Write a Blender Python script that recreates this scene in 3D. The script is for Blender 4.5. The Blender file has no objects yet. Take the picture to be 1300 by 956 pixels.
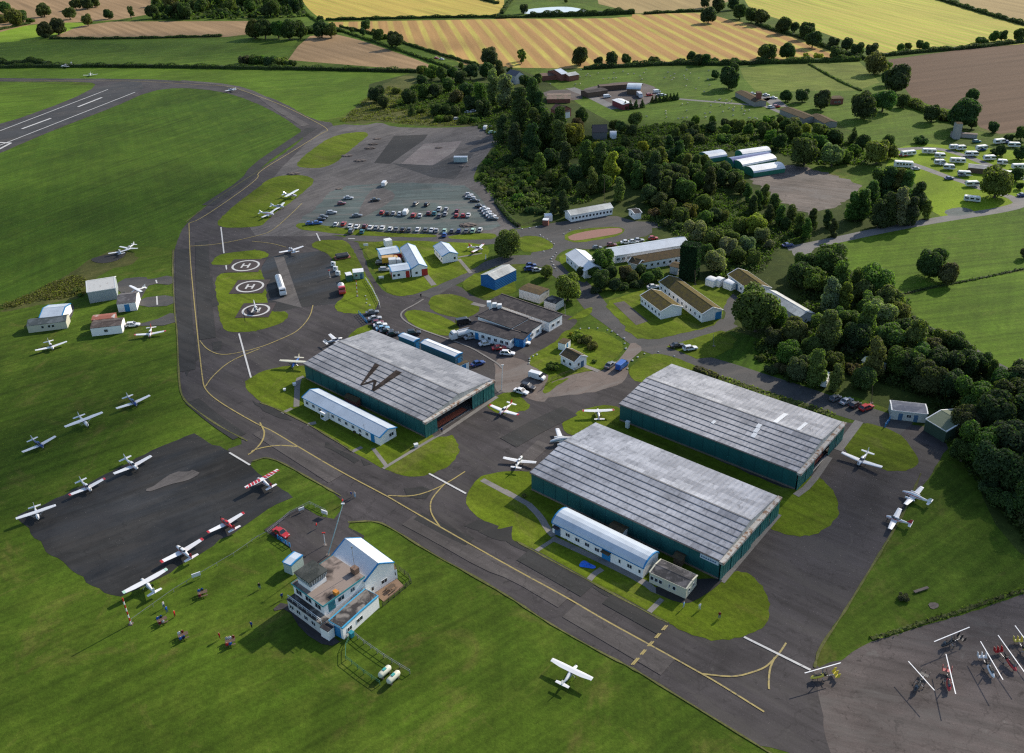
import bpy, bmesh, math, random
import numpy as np
from mathutils import Vector, Matrix
from mathutils.geometry import delaunay_2d_cdt
random.seed(7)
rng = np.random.default_rng(7)
R = math.radians
scene = bpy.context.scene
COL = scene.collection
# ---------------------------------------------------------------- survey camera (solved from the three hangars)
F_PX, PITCH, ROLL, CAM_H = 1142.93, 0.48721, -0.027607, 131.10
cp, sp = math.cos(PITCH), math.sin(PITCH)
FW = Vector((0, cp, -sp)); _r = Vector((1, 0, 0)); _u = Vector((0, sp, cp))
RT = _r * math.cos(ROLL) + _u * math.sin(ROLL)
UP = _u * math.cos(ROLL) - _r * math.sin(ROLL)
CROPS = {'_': (0, 0, 1)}
for k, ox, oy, s in (('a',0,0,3.939),('b',320,0,3.939),('c',640,0,3.939),('d',960,0,3.8235),('e',0,210,3.939),('f',320,210,3.939),
    ('g',640,210,3.939),('h',960,210,3.8235),('i',0,420,3.939),('j',320,420,3.939),('k',640,420,3.939),('l',960,420,3.8235),
    ('m',0,640,3.939),('n',320,640,3.939),('o',640,640,3.939),('p',960,640,3.8235),
    ('A',370,400,7.97),('B',500,440,7.97),('C',660,520,7.97),('D',840,620,7.97),('E',770,450,7.97),('F',940,510,7.97),('G',370,480,7.97),
    ('H',690,620,7.97),('I',790,680,7.97),('J',350,680,7.083),('K',470,380,7.083),('L',580,360,7.083),('M',790,330,5.3125),
    ('N',690,240,5.3125),('O',460,280,6.5),('P',1120,160,6.83),('Q',0,330,6.5),('R',180,700,5.6875),('S',0,570,3.208),('T',1100,760,6.5),
    ('U',380,280,5.975),('V',380,620,7.97),('W',420,780,9.286),('X',320,220,10.83),('1',680,80,6.5),('2',860,80,5.417),('3',480,60,5.417),
    ('4',600,180,5.417),('5',820,200,5.417),('6',1000,280,4.333),('7',1120,420,2.811),('8',900,340,5.417)):
    CROPS[k] = (ox, oy, s)
def px(s):
    """survey note -> list of photo points"""
    out = []; c = CROPS['_']
    for t in s.split():
        if ',' not in t: c = CROPS[t]; continue
        x, y = t.split(',')
        out.append((c[0] + float(x) / c[2], c[1] + float(y) / c[2]))
    return out
def at(x, y, z=0.0):
    d = FW + RT * ((x - 650) / F_PX) + UP * ((433.5 - y) / F_PX)
    t = (z - CAM_H) / d.z
    return Vector((d.x * t, d.y * t, z))
def g(s, z=0.0):
    return [at(x, y, z) for x, y in px(s)]
def g1(s, z=0.0): return g(s, z)[0]
def top_px(v):
    """photo point of a world point"""
    d = Vector(v) - Vector((0, 0, CAM_H)); w = d.dot(FW)
    return 650 + F_PX * d.dot(RT) / w, 433.5 - F_PX * d.dot(UP) / w
ORD = ['', 'first', 'second', 'third', 'fourth', 'fifth', 'sixth', 'seventh', 'eighth', 'ninth', 'tenth', 'eleventh', 'twelfth', 'thirteenth',
       'fourteenth', 'fifteenth', 'sixteenth', 'seventeenth', 'eighteenth', 'nineteenth']
TENS = ['', '', 'twenty', 'thirty', 'forty', 'fifty', 'sixty', 'seventy', 'eighty', 'ninety']
def ordn(n):
    if n < 20: return ORD[n]
    if n % 10 == 0: return TENS[n // 10][:-1] + 'ieth' if n // 10 < 10 else 'hundredth'
    return TENS[n // 10] + '-' + ORD[n % 10]
# ---------------------------------------------------------------- objects
def tag(o, label=None, cat=None, group=None, kind=None):
    if label: o['label'] = label
    if cat: o['category'] = cat
    if group: o['group'] = group
    if kind: o['kind'] = kind
    return o
def empty(name, loc=(0, 0, 0), rz=0.0, label=None, cat=None, group=None):
    o = bpy.data.objects.new(name, None); COL.objects.link(o)
    o.location = loc; o.rotation_euler = (0, 0, rz); o.empty_display_size = 0.2
    return tag(o, label, cat, group)
class MB:
    """collects shapes of ONE part"""
    def __init__(s): s.v = []; s.f = []; s.mi = []; s.m = 0
    def poly(s, pts):
        n = len(s.v); s.v += [tuple(p) for p in pts]; s.f.append(tuple(range(n, n + len(pts)))); s.mi.append(s.m); return s
    def box(s, x0, y0, z0, x1, y1, z1):
        n = len(s.v)
        s.v += [(x0,y0,z0),(x1,y0,z0),(x1,y1,z0),(x0,y1,z0),(x0,y0,z1),(x1,y0,z1),(x1,y1,z1),(x0,y1,z1)]
        for f in ((0,3,2,1),(4,5,6,7),(0,1,5,4),(1,2,6,5),(2,3,7,6),(3,0,4,7)): s.f.append(tuple(n + i for i in f)); s.mi.append(s.m)
        return s
    def loft(s, rings, closed=True, caps=True):
        n = len(s.v); k = len(rings[0])
        for r in rings: s.v += [tuple(p) for p in r]
        for i in range(len(rings) - 1):
            for j in range(k if closed else k - 1):
                a = n + i * k + j; b = n + i * k + (j + 1) % k
                s.f.append((a, b, b + k, a + k)); s.mi.append(s.m)
        if caps:
            s.f.append(tuple(n + i for i in reversed(range(k)))); s.mi.append(s.m)
            m = n + (len(rings) - 1) * k; s.f.append(tuple(m + i for i in range(k))); s.mi.append(s.m)
        return s
    def tube(s, pts, r, k=8):
        rings = []
        pts = [Vector(p) for p in pts]
        for i, p in enumerate(pts):
            d = (pts[min(i + 1, len(pts) - 1)] - pts[max(i - 1, 0)]).normalized()
            u = d.orthogonal().normalized(); w = d.cross(u)
            rr = r[i] if isinstance(r, (list, tuple)) else r
            rings.append([p + (u * math.cos(t) + w * math.sin(t)) * rr for t in [2 * math.pi * j / k for j in range(k)]])
        # keep frames aligned
        return s.loft(rings)
    def beam(s, a, b, w, h):
        a, b = Vector(a), Vector(b); d = (b - a).normalized()
        u = d.cross(Vector((0, 0, 1)))
        u = Vector((1, 0, 0)) if u.length < 1e-4 else u.normalized()
        v = u.cross(d)
        return s.loft([[p + u * (sx * w / 2) + v * (sy * h / 2) for sx, sy in ((-1,-1),(1,-1),(1,1),(-1,1))] for p in (a, b)])
    def mesh(s, name, mats, smooth=False):
        me = bpy.data.meshes.new(name); me.from_pydata(s.v, [], s.f)
        for m in (mats if isinstance(mats, (list, tuple)) else [mats]): me.materials.append(m)
        me.polygons.foreach_set('material_index', s.mi)
        bm = bmesh.new(); bm.from_mesh(me); bmesh.ops.recalc_face_normals(bm, faces=bm.faces); bm.to_mesh(me); bm.free()
        if smooth: me.polygons.foreach_set('use_smooth', [True] * len(me.polygons))
        me.update(); return me
    def build(s, name, mats, parent=None, smooth=False, bevel=0):
        me = s.mesh(name, mats, smooth)
        o = bpy.data.objects.new(name, me); COL.objects.link(o)
        if parent: o.parent = parent
        if bevel:
            m = o.modifiers.new('b', 'BEVEL'); m.width = bevel; m.segments = 2; m.limit_method = 'ANGLE'
        return o
def copy_tree(o, parent=None):
    c = o.copy(); COL.objects.link(c); c.parent = parent
    for ch in list(o.children): copy_tree(ch, c)
    return c
# ---------------------------------------------------------------- materials
MATS = {}
class NT:
    def __init__(s, name):
        s.m = bpy.data.materials.new(name); s.m.use_nodes = True; s.t = s.m.node_tree; s.n = s.t.nodes; s.l = s.t.links
        s.b = s.n['Principled BSDF']; s.b.inputs['Specular IOR Level'].default_value = 0.3
    def new(s, t, **kw):
        o = s.n.new(t)
        for k, v in kw.items(): setattr(o, k, v)
        return o
    def pos(s, obj=False, rot=0.0, scale=(1, 1, 1)):
        c = s.new('ShaderNodeTexCoord').outputs['Object'] if obj else s.new('ShaderNodeNewGeometry').outputs['Position']
        mp = s.new('ShaderNodeMapping'); mp.inputs['Rotation'].default_value = (0, 0, -rot)
        # rotate first, then scale
        s.l.new(c, mp.inputs['Vector'])
        m2 = s.new('ShaderNodeMapping'); m2.inputs['Scale'].default_value = scale
        s.l.new(mp.outputs[0], m2.inputs['Vector']); return m2.outputs[0]
    def noise(s, vec, scale, detail=3, rough=0.55, dist=0.0):
        n = s.new('ShaderNodeTexNoise'); n.inputs['Scale'].default_value = scale; n.inputs['Detail'].default_value = detail
        n.inputs['Roughness'].default_value = rough; n.inputs['Distortion'].default_value = dist
        s.l.new(vec, n.inputs['Vector']); return n.outputs['Fac']
    def ramp(s, fac, stops, interp='LINEAR'):
        r = s.new('ShaderNodeValToRGB'); e = r.color_ramp; e.interpolation = interp
        while len(e.elements) < len(stops): e.elements.new(0.5)
        for el, (p, c) in zip(e.elements, stops):
            el.position = p; el.color = (c, c, c, 1) if isinstance(c, (int, float)) else (*c, 1)
        s.l.new(fac, r.inputs['Fac']); return r.outputs['Color']
    def mix(s, fac, a, b, mode='MIX'):
        m = s.new('ShaderNodeMix', data_type='RGBA', blend_type=mode)
        for sock, v in ((m.inputs[0], fac), (m.inputs[6], a), (m.inputs[7], b)):
            if isinstance(v, (int, float)): sock.default_value = v
            elif isinstance(v, (tuple, list)): sock.default_value = (*v, 1)
            else: s.l.new(v, sock)
        return m.outputs[2]
    def bump(s, h, strength, dist=0.1):
        b = s.new('ShaderNodeBump'); b.inputs['Strength'].default_value = strength; b.inputs['Distance'].default_value = dist
        s.l.new(h, b.inputs['Height']); s.l.new(b.outputs[0], s.b.inputs['Normal'])
    def out(s, col, rough=0.8, spec=None, metal=0):
        if isinstance(col, (tuple, list)): s.b.inputs['Base Color'].default_value = (*col, 1)
        else: s.l.new(col, s.b.inputs['Base Color'])
        s.b.inputs['Roughness'].default_value = rough; s.b.inputs['Metallic'].default_value = metal
        if spec is not None: s.b.inputs['Specular IOR Level'].default_value = spec
        return s.m
def sc(c, k): return tuple(min(1, x * k) for x in c)
def plain(name, rgb, rough=0.6, metal=0, var=0.25, scale=2.0, bump=0, obj=True, spec=0.4, spots=None):
    if name in MATS: return MATS[name]
    t = NT(name); v = t.pos(obj)
    c = t.mix(t.noise(v, scale, 4), sc(rgb, 1 - var), sc(rgb, 1 + var))
    if spots:
        c = t.mix(t.ramp(t.noise(v, spots[2], 5, 0.65), [(spots[1], 0), (spots[1] + 0.12, 1)]), c, spots[0])
    if bump: t.bump(t.noise(v, scale * 6, 3), bump, 0.05)
    MATS[name] = t.out(c, rough, spec, metal); return MATS[name]
def tinted(name, rough=0.35, var=0.12, coat=0.0, scale=1.2, spec=0.5, metal=0):
    """paint whose colour belongs to each object"""
    if name in MATS: return MATS[name]
    t = NT(name); oi = t.new('ShaderNodeObjectInfo')
    c = t.mix(1.0, oi.outputs['Color'], t.ramp(t.noise(t.pos(True), scale, 4), [(0.3, 1 - var), (0.7, 1.0)]), 'MULTIPLY')
    t.b.inputs['Coat Weight'].default_value = coat
    MATS[name] = t.out(c, rough, spec, metal); return MATS[name]
def grass(name, dark, mid, light, streak=None, fine=1.0, patch=0.018, dry=None):
    t = NT(name); v = t.pos()
    c = t.mix(t.ramp(t.noise(v, patch, 5, 0.6), [(0.32, 0), (0.68, 1)]), dark, mid)
    c = t.mix(t.ramp(t.noise(v, 0.11, 5, 0.65), [(0.48, 0), (0.78, 0.75)]), c, light)
    if dry: c = t.mix(t.ramp(t.noise(v, 0.05, 6, 0.7, 1.5), [(0.54, 0), (0.7, 0.8)]), c, dry)
    if streak is not None:
        s1 = t.noise(t.pos(rot=streak, scale=(0.012, 0.45, 1)), 1.0, 3, 0.6)
        c = t.mix(0.75, c, t.ramp(s1, [(0.3, 0.62), (0.7, 1.25)]), 'MULTIPLY')
    if streak is not None:
        s2 = t.noise(t.pos(rot=streak + 0.9, scale=(0.02, 0.3, 1)), 1.0, 3, 0.6); c = t.mix(0.5, c, t.ramp(s2, [(0.3, 0.75), (0.7, 1.2)]), 'MULTIPLY')
        tw = t.noise(t.pos(rot=streak - 0.5, scale=(0.008, 0.22, 1)), 1.0, 2, 0.5, 1.2); c = t.mix(t.ramp(tw, [(0.66, 0), (0.72, 0.16)]), c, sc(light, 1.2))
    c = t.mix(0.9, c, t.ramp(t.noise(v, 0.021, 4, 0.6, 0.8), [(0.3, 0.70), (0.5, 1.0), (0.7, 1.22)]), 'MULTIPLY')
    c = t.mix(t.ramp(t.noise(t.pos(rot=(streak or 0) + 0.2, scale=(0.25, 1, 1)), 0.16, 6, 0.75, 1.2), [(0.60, 0), (0.72, 0.55)]), c, (light[0] * 1.05, light[1] * 0.78, light[2] * 1.5))
    c = t.mix(0.65, c, t.ramp(t.noise(v, 0.9 * fine, 5, 0.8), [(0.3, 0.5), (0.7, 1.45)]), 'MULTIPLY')
    t.bump(t.noise(v, 2.0, 4, 0.8), 0.5, 0.25)
    return t.out(c, 0.95, 0.1)
def asphalt(name, base, var=0.3, streak=None, patches=0.5, tint=(1, 1, 1), wet=False):
    t = NT(name); v = t.pos(); b = tuple(base * x for x in tint)
    c = t.mix(t.ramp(t.noise(v, 0.05, 6, 0.65, 0.6), [(0.3, 0), (0.7, 1)]), sc(b, 1 - var), sc(b, 1 + var))
    c = t.mix(t.ramp(t.noise(v, 0.22, 5, 0.7, 2.0), [(0.60, 0), (0.66, patches)]), c, sc(b, 0.45))
    c = t.mix(t.ramp(t.noise(v, 0.16, 5, 0.7, 1.0), [(0.62, 0), (0.72, patches * 0.8)]), c, sc((base * 1.9, base * 1.75, base * 1.6), 1))
    if streak is not None:
        s1 = t.noise(t.pos(rot=streak, scale=(0.03, 0.55, 1)), 1.0, 4, 0.65)
        c = t.mix(0.8, c, t.ramp(s1, [(0.3, 0.6), (0.7, 1.35)]), 'MULTIPLY')
    c = t.mix(0.5, c, t.ramp(t.noise(v, 3.0, 4, 0.8), [(0.3, 0.6), (0.7, 1.4)]), 'MULTIPLY')
    vo = t.new('ShaderNodeTexVoronoi', feature='DISTANCE_TO_EDGE'); vo.inputs['Scale'].default_value = 0.09
    ds = t.new('ShaderNodeVectorMath', operation='ADD'); t.l.new(v, ds.inputs[0]); nn = t.new('ShaderNodeTexNoise'); nn.inputs['Scale'].default_value = 0.4; nn.inputs['Detail'].default_value = 4
    t.l.new(v, nn.inputs['Vector']); ms = t.new('ShaderNodeVectorMath', operation='SCALE'); ms.inputs['Scale'].default_value = 4.0; t.l.new(nn.outputs['Color'], ms.inputs[0]); t.l.new(ms.outputs[0], ds.inputs[1]); t.l.new(ds.outputs[0], vo.inputs['Vector'])
    c = t.mix(t.ramp(vo.outputs['Distance'], [(0.0, 0.45), (0.018, 0)]), c, sc(b, 0.4))
    sm = t.ramp(t.noise(t.pos(rot=streak or 0.4, scale=(0.25, 1, 1)), 0.13, 6, 0.7, 0.8), [(0.50, 0), (0.62, 0.55)])
    c = t.mix(sm, c, sc((base * 1.55, base * 1.42, base * 1.32), 1))
    t.bump(t.noise(v, 6.0, 3, 0.8), 0.25, 0.05)
    m_ = t.out(c, 0.85, 0.25)
    if wet: t.l.new(t.ramp(t.noise(t.pos(rot=streak or 0, scale=(0.2, 1, 1)), 0.09, 4, 0.6), [(0.45, 0.8), (0.6, 0.5)]), t.b.inputs['Roughness'])
    return m_
def striped(name, c1, c2, ang, spacing, contrast=0.6, fine=True, duty=(0.45, 0.6)):
    t = NT(name)
    v = t.pos(rot=ang)
    w = t.new('ShaderNodeTexWave', wave_type='BANDS', bands_direction='Y'); w.inputs['Scale'].default_value = 0.3142 / spacing
    w.inputs['Distortion'].default_value = 0.6; w.inputs['Detail'].default_value = 1; w.inputs['Detail Scale'].default_value = 0.3
    t.l.new(v, w.inputs['Vector'])
    s = t.ramp(w.outputs['Fac'], [(duty[0], 0), (duty[1], 1)])
    c = t.mix(s, c1, c2)
    c = t.mix(1 - contrast, c, t.mix(0.5, c1, c2))
    lo = t.noise(t.pos(rot=ang, scale=(0.006, 0.12, 1)), 1.0, 4, 0.6)
    c = t.mix(0.8, c, t.ramp(lo, [(0.3, 0.62), (0.7, 1.3)]), 'MULTIPLY')
    c = t.mix(t.ramp(t.noise(t.pos(), 0.012, 5, 0.6), [(0.35, 0), (0.65, 0.6)]), c, c1)
    if fine: c = t.mix(0.5, c, t.ramp(t.noise(t.pos(), 0.6, 4, 0.75), [(0.3, 0.65), (0.7, 1.35)]), 'MULTIPLY')
    return t.out(c, 0.95, 0.1)
# ---------------------------------------------------------------- ground sheets
def chaikin(p, n=2, closed=True):
    for _ in range(n):
        q = []
        for i in range(len(p) if closed else len(p) - 1):
            a, b = p[i], p[(i + 1) % len(p)]
            q += [a * 0.75 + b * 0.25, a * 0.25 + b * 0.75]
        if not closed: q = [p[0]] + q + [p[-1]]
        p = q
    return p
ZC = [0]
def nextz():
    ZC[0] += 1; return 0.004 + 0.0006 * ZC[0]
def sheet(name, pts, z, mat, smooth=2, kind='structure', rough=0.0, label=None, thick=0.0):
    z = nextz()
    p = g(pts) if isinstance(pts, str) else [Vector(q) for q in pts]
    if smooth: p = chaikin(p, smooth)
    if rough:                                   # ragged turf edge
        q = []
        for i, a in enumerate(p):
            b = p[(i + 1) % len(p)]; d = (b - a); n = max(1, int(d.length / 2.0))
            nr = Vector((-d.y, d.x, 0)).normalized() if d.length > 1e-6 else Vector((0, 0, 0))
            for k in range(n): q.append(a + d * (k / n) + nr * random.uniform(-rough, rough))
        p = q
    p = [q for i, q in enumerate(p) if (q - p[i - 1]).length > 1e-3]
    vo, eo, fo, _a, _b, _c = delaunay_2d_cdt([(q.x, q.y) for q in p], [], [list(range(len(p)))], 1, 1e-4)
    fs = []
    for f in fo:
        ar = sum(vo[f[i]].x * vo[f[(i + 1) % 3]].y - vo[f[(i + 1) % 3]].x * vo[f[i]].y for i in range(3))
        fs.append(tuple(f) if ar > 0 else tuple(reversed(f)))
    me = bpy.data.meshes.new(name); me.from_pydata([(q.x, q.y, z) for q in vo], [], fs); me.materials.append(mat)
    o = bpy.data.objects.new(name, me); COL.objects.link(o); o['kind'] = kind
    return o
def strip_pts(p, w):
    L, Rr = [], []
    for i, a in enumerate(p):
        d = (p[min(i + 1, len(p) - 1)] - p[max(i - 1, 0)]); d.z = 0; d.normalize()
        n = Vector((-d.y, d.x, 0)); ww = (w[min(i, len(w) - 1)] if isinstance(w, (list, tuple)) else w) / 2
        L.append(a + n * ww); Rr.append(a - n * ww)
    return L, Rr
def road(name, pts, w, z, mat, smooth=2, dash=None, kind='structure'):
    z = nextz()
    p = g(pts) if isinstance(pts, str) else [Vector(q) for q in pts]
    if smooth: p = chaikin(p, smooth, closed=False)
    if dash:                                    # (on, off) metres
        q = [p[0]]
        for a, b in zip(p, p[1:]):
            n = max(1, int((b - a).length / 0.5))
            q += [a + (b - a) * (k / n) for k in range(1, n + 1)]
        p = q
    L, Rr = strip_pts(p, w); m = MB(); acc = 0
    for i in range(len(p) - 1):
        if not dash or (acc % (dash[0] + dash[1])) < dash[0]:
            m.poly([(L[i].x, L[i].y, z), (Rr[i].x, Rr[i].y, z), (Rr[i + 1].x, Rr[i + 1].y, z), (L[i + 1].x, L[i + 1].y, z)])
        acc += (p[i + 1] - p[i]).length
    me = bpy.data.meshes.new(name); me.from_pydata(m.v, [], m.f); me.materials.append(mat); me.validate()
    bm = bmesh.new(); bm.from_mesh(me); bmesh.ops.remove_doubles(bm, verts=bm.verts, dist=1e-4)
    bm.to_mesh(me); bm.free()
    o = bpy.data.objects.new(name, me); COL.objects.link(o); o['kind'] = kind
    return o
def ang(a, b):
    p, q = g1(a), g1(b); return math.atan2(q.y - p.y, q.x - p.x)
# ---------------------------------------------------------------- camera, light, sky
cam = bpy.data.cameras.new('camera'); co = bpy.data.objects.new('camera', cam); COL.objects.link(co)
cam.sensor_fit = 'HORIZONTAL'; cam.sensor_width = 36; cam.lens = F_PX / 1300 * 36
cam.shift_y = -44.5 / 1300; cam.clip_start = 0.05; cam.clip_end = 20000
mw = Matrix(((RT.x, UP.x, -FW.x, 0), (RT.y, UP.y, -FW.y, 0), (RT.z, UP.z, -FW.z, CAM_H), (0, 0, 0, 1)))
co.matrix_world = mw; scene.camera = co
SUN_EL = R(31); SUN_AZ = math.atan2(0.72, 0.69)          # clockwise from +Y
sdir = Vector((math.sin(SUN_AZ) * math.cos(SUN_EL), math.cos(SUN_AZ) * math.cos(SUN_EL), math.sin(SUN_EL)))
sl = bpy.data.lights.new('sun', 'SUN'); so = bpy.data.objects.new('sun', sl); COL.objects.link(so)
sl.energy = 4.7; sl.angle = R(1.0); sl.color = (1.0, 0.90, 0.75); so.rotation_euler = sdir.to_track_quat('Z', 'Y').to_euler()
so.location = (0, 0, 300)
w = bpy.data.worlds.new('World'); scene.world = w; w.use_nodes = True
sky = w.node_tree.nodes.new('ShaderNodeTexSky'); sky.sky_type = 'NISHITA'; sky.sun_disc = False
sky.sun_elevation = SUN_EL; sky.sun_rotation = SUN_AZ; sky.altitude = 100
w.node_tree.links.new(sky.outputs[0], w.node_tree.nodes['Background'].inputs[0])
w.node_tree.nodes['Background'].inputs[1].default_value = 0.15
scene.view_settings.view_transform = 'Standard'; scene.view_settings.look = 'None'
scene.view_settings.exposure = 0.36; scene.view_settings.gamma = 1
scene.cycles.max_bounces = 5; scene.cycles.diffuse_bounces = 2; scene.cycles.transparent_max_bounces = 12
scene.cycles.use_denoising = False; scene.cycles.pixel_filter_type = 'BLACKMAN_HARRIS'; scene.cycles.filter_width = 1.25; scene.cycles.use_adaptive_sampling = False
# ---------------------------------------------------------------- ground
GR = grass('turf', (0.040, 0.074, 0.006), (0.064, 0.108, 0.009), (0.100, 0.142, 0.016), streak=R(35), dry=(0.115, 0.112, 0.026))
GRM = grass('mown_turf', (0.074, 0.112, 0.006), (0.104, 0.146, 0.008), (0.135, 0.168, 0.016), streak=R(-42), patch=0.04, dry=(0.13, 0.135, 0.03))
GRD = grass('meadow', (0.036, 0.078, 0.006), (0.054, 0.102, 0.008), (0.080, 0.128, 0.012), streak=R(62), patch=0.008)
GRR = grass('rough_grass', (0.045, 0.060, 0.014), (0.085, 0.090, 0.025), (0.14, 0.13, 0.045), fine=0.7, patch=0.05)
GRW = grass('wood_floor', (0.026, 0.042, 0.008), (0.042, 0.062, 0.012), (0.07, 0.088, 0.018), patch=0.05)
PAS = grass('pasture', (0.058, 0.112, 0.008), (0.080, 0.140, 0.010), (0.108, 0.165, 0.018), streak=R(10), patch=0.01)
ASP = asphalt('airfield_asphalt', 0.040, 0.42, streak=R(-40), patches=0.75, tint=(1.08, 0.96, 1.0))
ASD = asphalt('apron_asphalt', 0.022, 0.6, streak=R(33), patches=0.45, wet=True)
ASR = asphalt('runway_asphalt', 0.040, 0.3, streak=R(28), tint=(0.95, 0.98, 1.05))
ROA = asphalt('road_asphalt', 0.056, 0.25, patches=0.35)
OLD = asphalt('old_concrete', 0.080, 0.35, streak=R(50), patches=0.8, tint=(1.05, 0.97, 0.95))
GRAV = asphalt('gravel', 0.088, 0.3, streak=R(4), patches=0.4, tint=(0.74, 1.0, 0.97))
CON = asphalt('concrete', 0.105, 0.35, patches=0.8, tint=(1.22, 0.98, 0.85))
SLAB = asphalt('concrete_path', 0.155, 0.15, patches=0.2, tint=(1.05, 1, 0.95))
DARKP = asphalt('tar_patch', 0.024, 0.2, patches=0.1)
YEL = plain('yellow_line_paint', (0.30, 0.235, 0.075), 0.7, var=0.35, scale=0.6, obj=False, spots=((0.13, 0.11, 0.07), 0.52, 1.2))
WHT = plain('white_line_paint', (0.46, 0.46, 0.45), 0.7, var=0.25, scale=0.6, obj=False, spots=((0.2, 0.2, 0.2), 0.60, 1.0))
Zt, Zg, Zp, Zm = 0.02, 0.045, 0.06, 0.075
far = MB(); n = 64; far.poly([(3000 * math.cos(2 * math.pi * i / n), 1300 + 3000 * math.sin(2 * math.pi * i / n), 0) for i in range(n)])
o = far.build('ground', GR); o['kind'] = 'structure'
# meadow left of the taxiway, meadow on the right, near lawn
sheet('meadow_grass', '_ -300,104 0,104 124,109 89,127 0,159 -300,240', 0.008, PAS, 0)
sheet('meadow_grass', '_ -500,240 0,194 a 300,640 560,540 750,455 900,437 1100,455 1250,500 b 150,580 275,672 200,740 20,867 e 1100,150 930,280 868,420 700,400 560,420 430,500 230,620 0,725 _ -500,460', 0.008, GRD, 1)
sheet('rough_grass', 'e 0,725 150,650 300,570 430,480 560,420 690,440 680,500 560,510 430,600 430,660 300,680 0,735', 0.012, GRR, 2, rough=0.8)
sheet('meadow_grass', '_ -400,84 330,86 523,92 520,112 b 620,460 560,520 400,600 300,600 150,510 0,460 a 1200,445 1000,410 700,395 0,392 _ -400,100', 0.008, PAS, 1)
# far fields
STR1 = striped('stubble_gold', (0.42, 0.30, 0.075), (0.36, 0.34, 0.060), ang('b 450,0', 'b 700,75'), 7, 0.8)
STR2 = striped('stubble_rows', (0.33, 0.19, 0.075), (0.40, 0.36, 0.075), ang('c 100,120', 'c 320,320'), 14, 0.85, duty=(0.55, 0.85))
STR3 = striped('stubble_green', (0.38, 0.32, 0.075), (0.29, 0.34, 0.045), ang('d 100,50', 'd 700,235'), 8, 0.95)
STR4 = striped('stubble_tan', (0.30, 0.22, 0.10), (0.26, 0.20, 0.09), ang('d 100,50', 'd 700,235'), 8, 0.4)
PLO = striped('ploughed_soil', (0.098, 0.064, 0.042), (0.122, 0.080, 0.054), ang('d 700,400', 'd 1290,330'), 12, 0.5)
PLB = striped('bare_stubble', (0.24, 0.16, 0.085), (0.30, 0.20, 0.11), ang('b 300,200', 'b 800,340'), 9, 0.5)
GRF = grass('green_crop', (0.056, 0.105, 0.010), (0.078, 0.128, 0.012), (0.11, 0.155, 0.02), streak=R(20), patch=0.006)
GRY = grass('bright_grass', (0.14, 0.23, 0.018), (0.18, 0.27, 0.02), (0.22, 0.30, 0.04), patch=0.01)
HAY = grass('pale_pasture', (0.10, 0.14, 0.020), (0.135, 0.165, 0.028), (0.17, 0.19, 0.04), streak=R(-25), patch=0.01)
Zf = 0.012
sheet('field', '_ -400,-90 200,-95 190,18 150,25 104,28 40,31 0,41 -300,80', Zf, PLB, 0)
sheet('field', 'a -900,400 0,160 160,120 410,110 430,130 350,165 250,190 0,215 -900,420', 0.016, GRY, 1)
sheet('field', 'a 240,195 400,130 560,108 1280,105 1250,170 1130,185 800,192 300,198', 0.016, PLB, 0)
sheet('field', '_ -400,74 0,54 63,50 200,50 330,47 381,49 361,74 330,82 -400,83', Zf, GRF, 0)
sheet('field', 'b 290,180 440,165 980,345 800,350 180,300 230,230', 0.016, PLB, 0)
sheet('field', '_ 381,-90 640,-95 640,20 414,25 398,22 370,-20', Zf, STR1, 0)
sheet('field', '_ 416,28 640,24 660,22 810,18 895,16 925,25 960,32 1020,50 1052,62 1096,72 1090,78 960,78 850,82 720,87 600,85 580,80 430,35', Zf, STR2, 0)
sheet('field', '_ 735,-90 890,-95 930,0 891,14 808,17 760,5', Zf, STR4, 0)
sheet('field', '_ 890,-95 1170,-95 1192,0 1300,31 1420,60 1420,44 1297,56 1122,71 1096,60 1040,40 975,20 950,8', 0.016, STR3, 0)
sheet('field', '_ 1175,-95 1600,-60 1600,80 1300,28 1220,6', 0.014, STR4, 0)
sheet('field', 'd 640,290 1040,235 1300,214 1800,170 1900,700 1300,640 1180,650 1090,620 1000,540 880,520 760,480 700,400', 0.016, PLO, 0)
sheet('pasture', 'c 190,390 380,350 1100,330 d 0,320 500,300 600,400 720,460 1000,590 900,700 600,720 400,600 0,600 c 1000,600 700,600 500,640 190,470', Zf, GRF, 0)
sheet('field', 'd -80,330 260,308 500,300 600,400 490,440 0,445 -60,380', 0.018, HAY, 0)
sheet('pond_bank', 'c -60,90 20,40 100,10 330,5 480,45 640,60 640,90 200,95', 0.018, GRF, 1)
t = NT('pond_water'); t.b.inputs['IOR'].default_value = 1.33
WATER = t.out((0.30, 0.33, 0.36), 0.12, 1.0)
t.bump(t.noise(t.pos(), 0.3, 3), 0.03, 0.1)
sheet('pond', 'c 80,62 110,45 300,30 400,46 430,62 300,66 130,72', 0.024, WATER, 2)
LANE = asphalt('lane_tarmac', 0.13, 0.2, patches=0.2)
road('lane', 'b 190,-40 230,40 290,95 360,140 440,150 600,185 750,230 900,280 1040,335', 6, 0.05, LANE)
road('verge', 'b 185,-30 220,40 280,95 350,145 430,155 590,190 740,240 890,290 1030,345', 22, 0.03, GRF)
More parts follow.
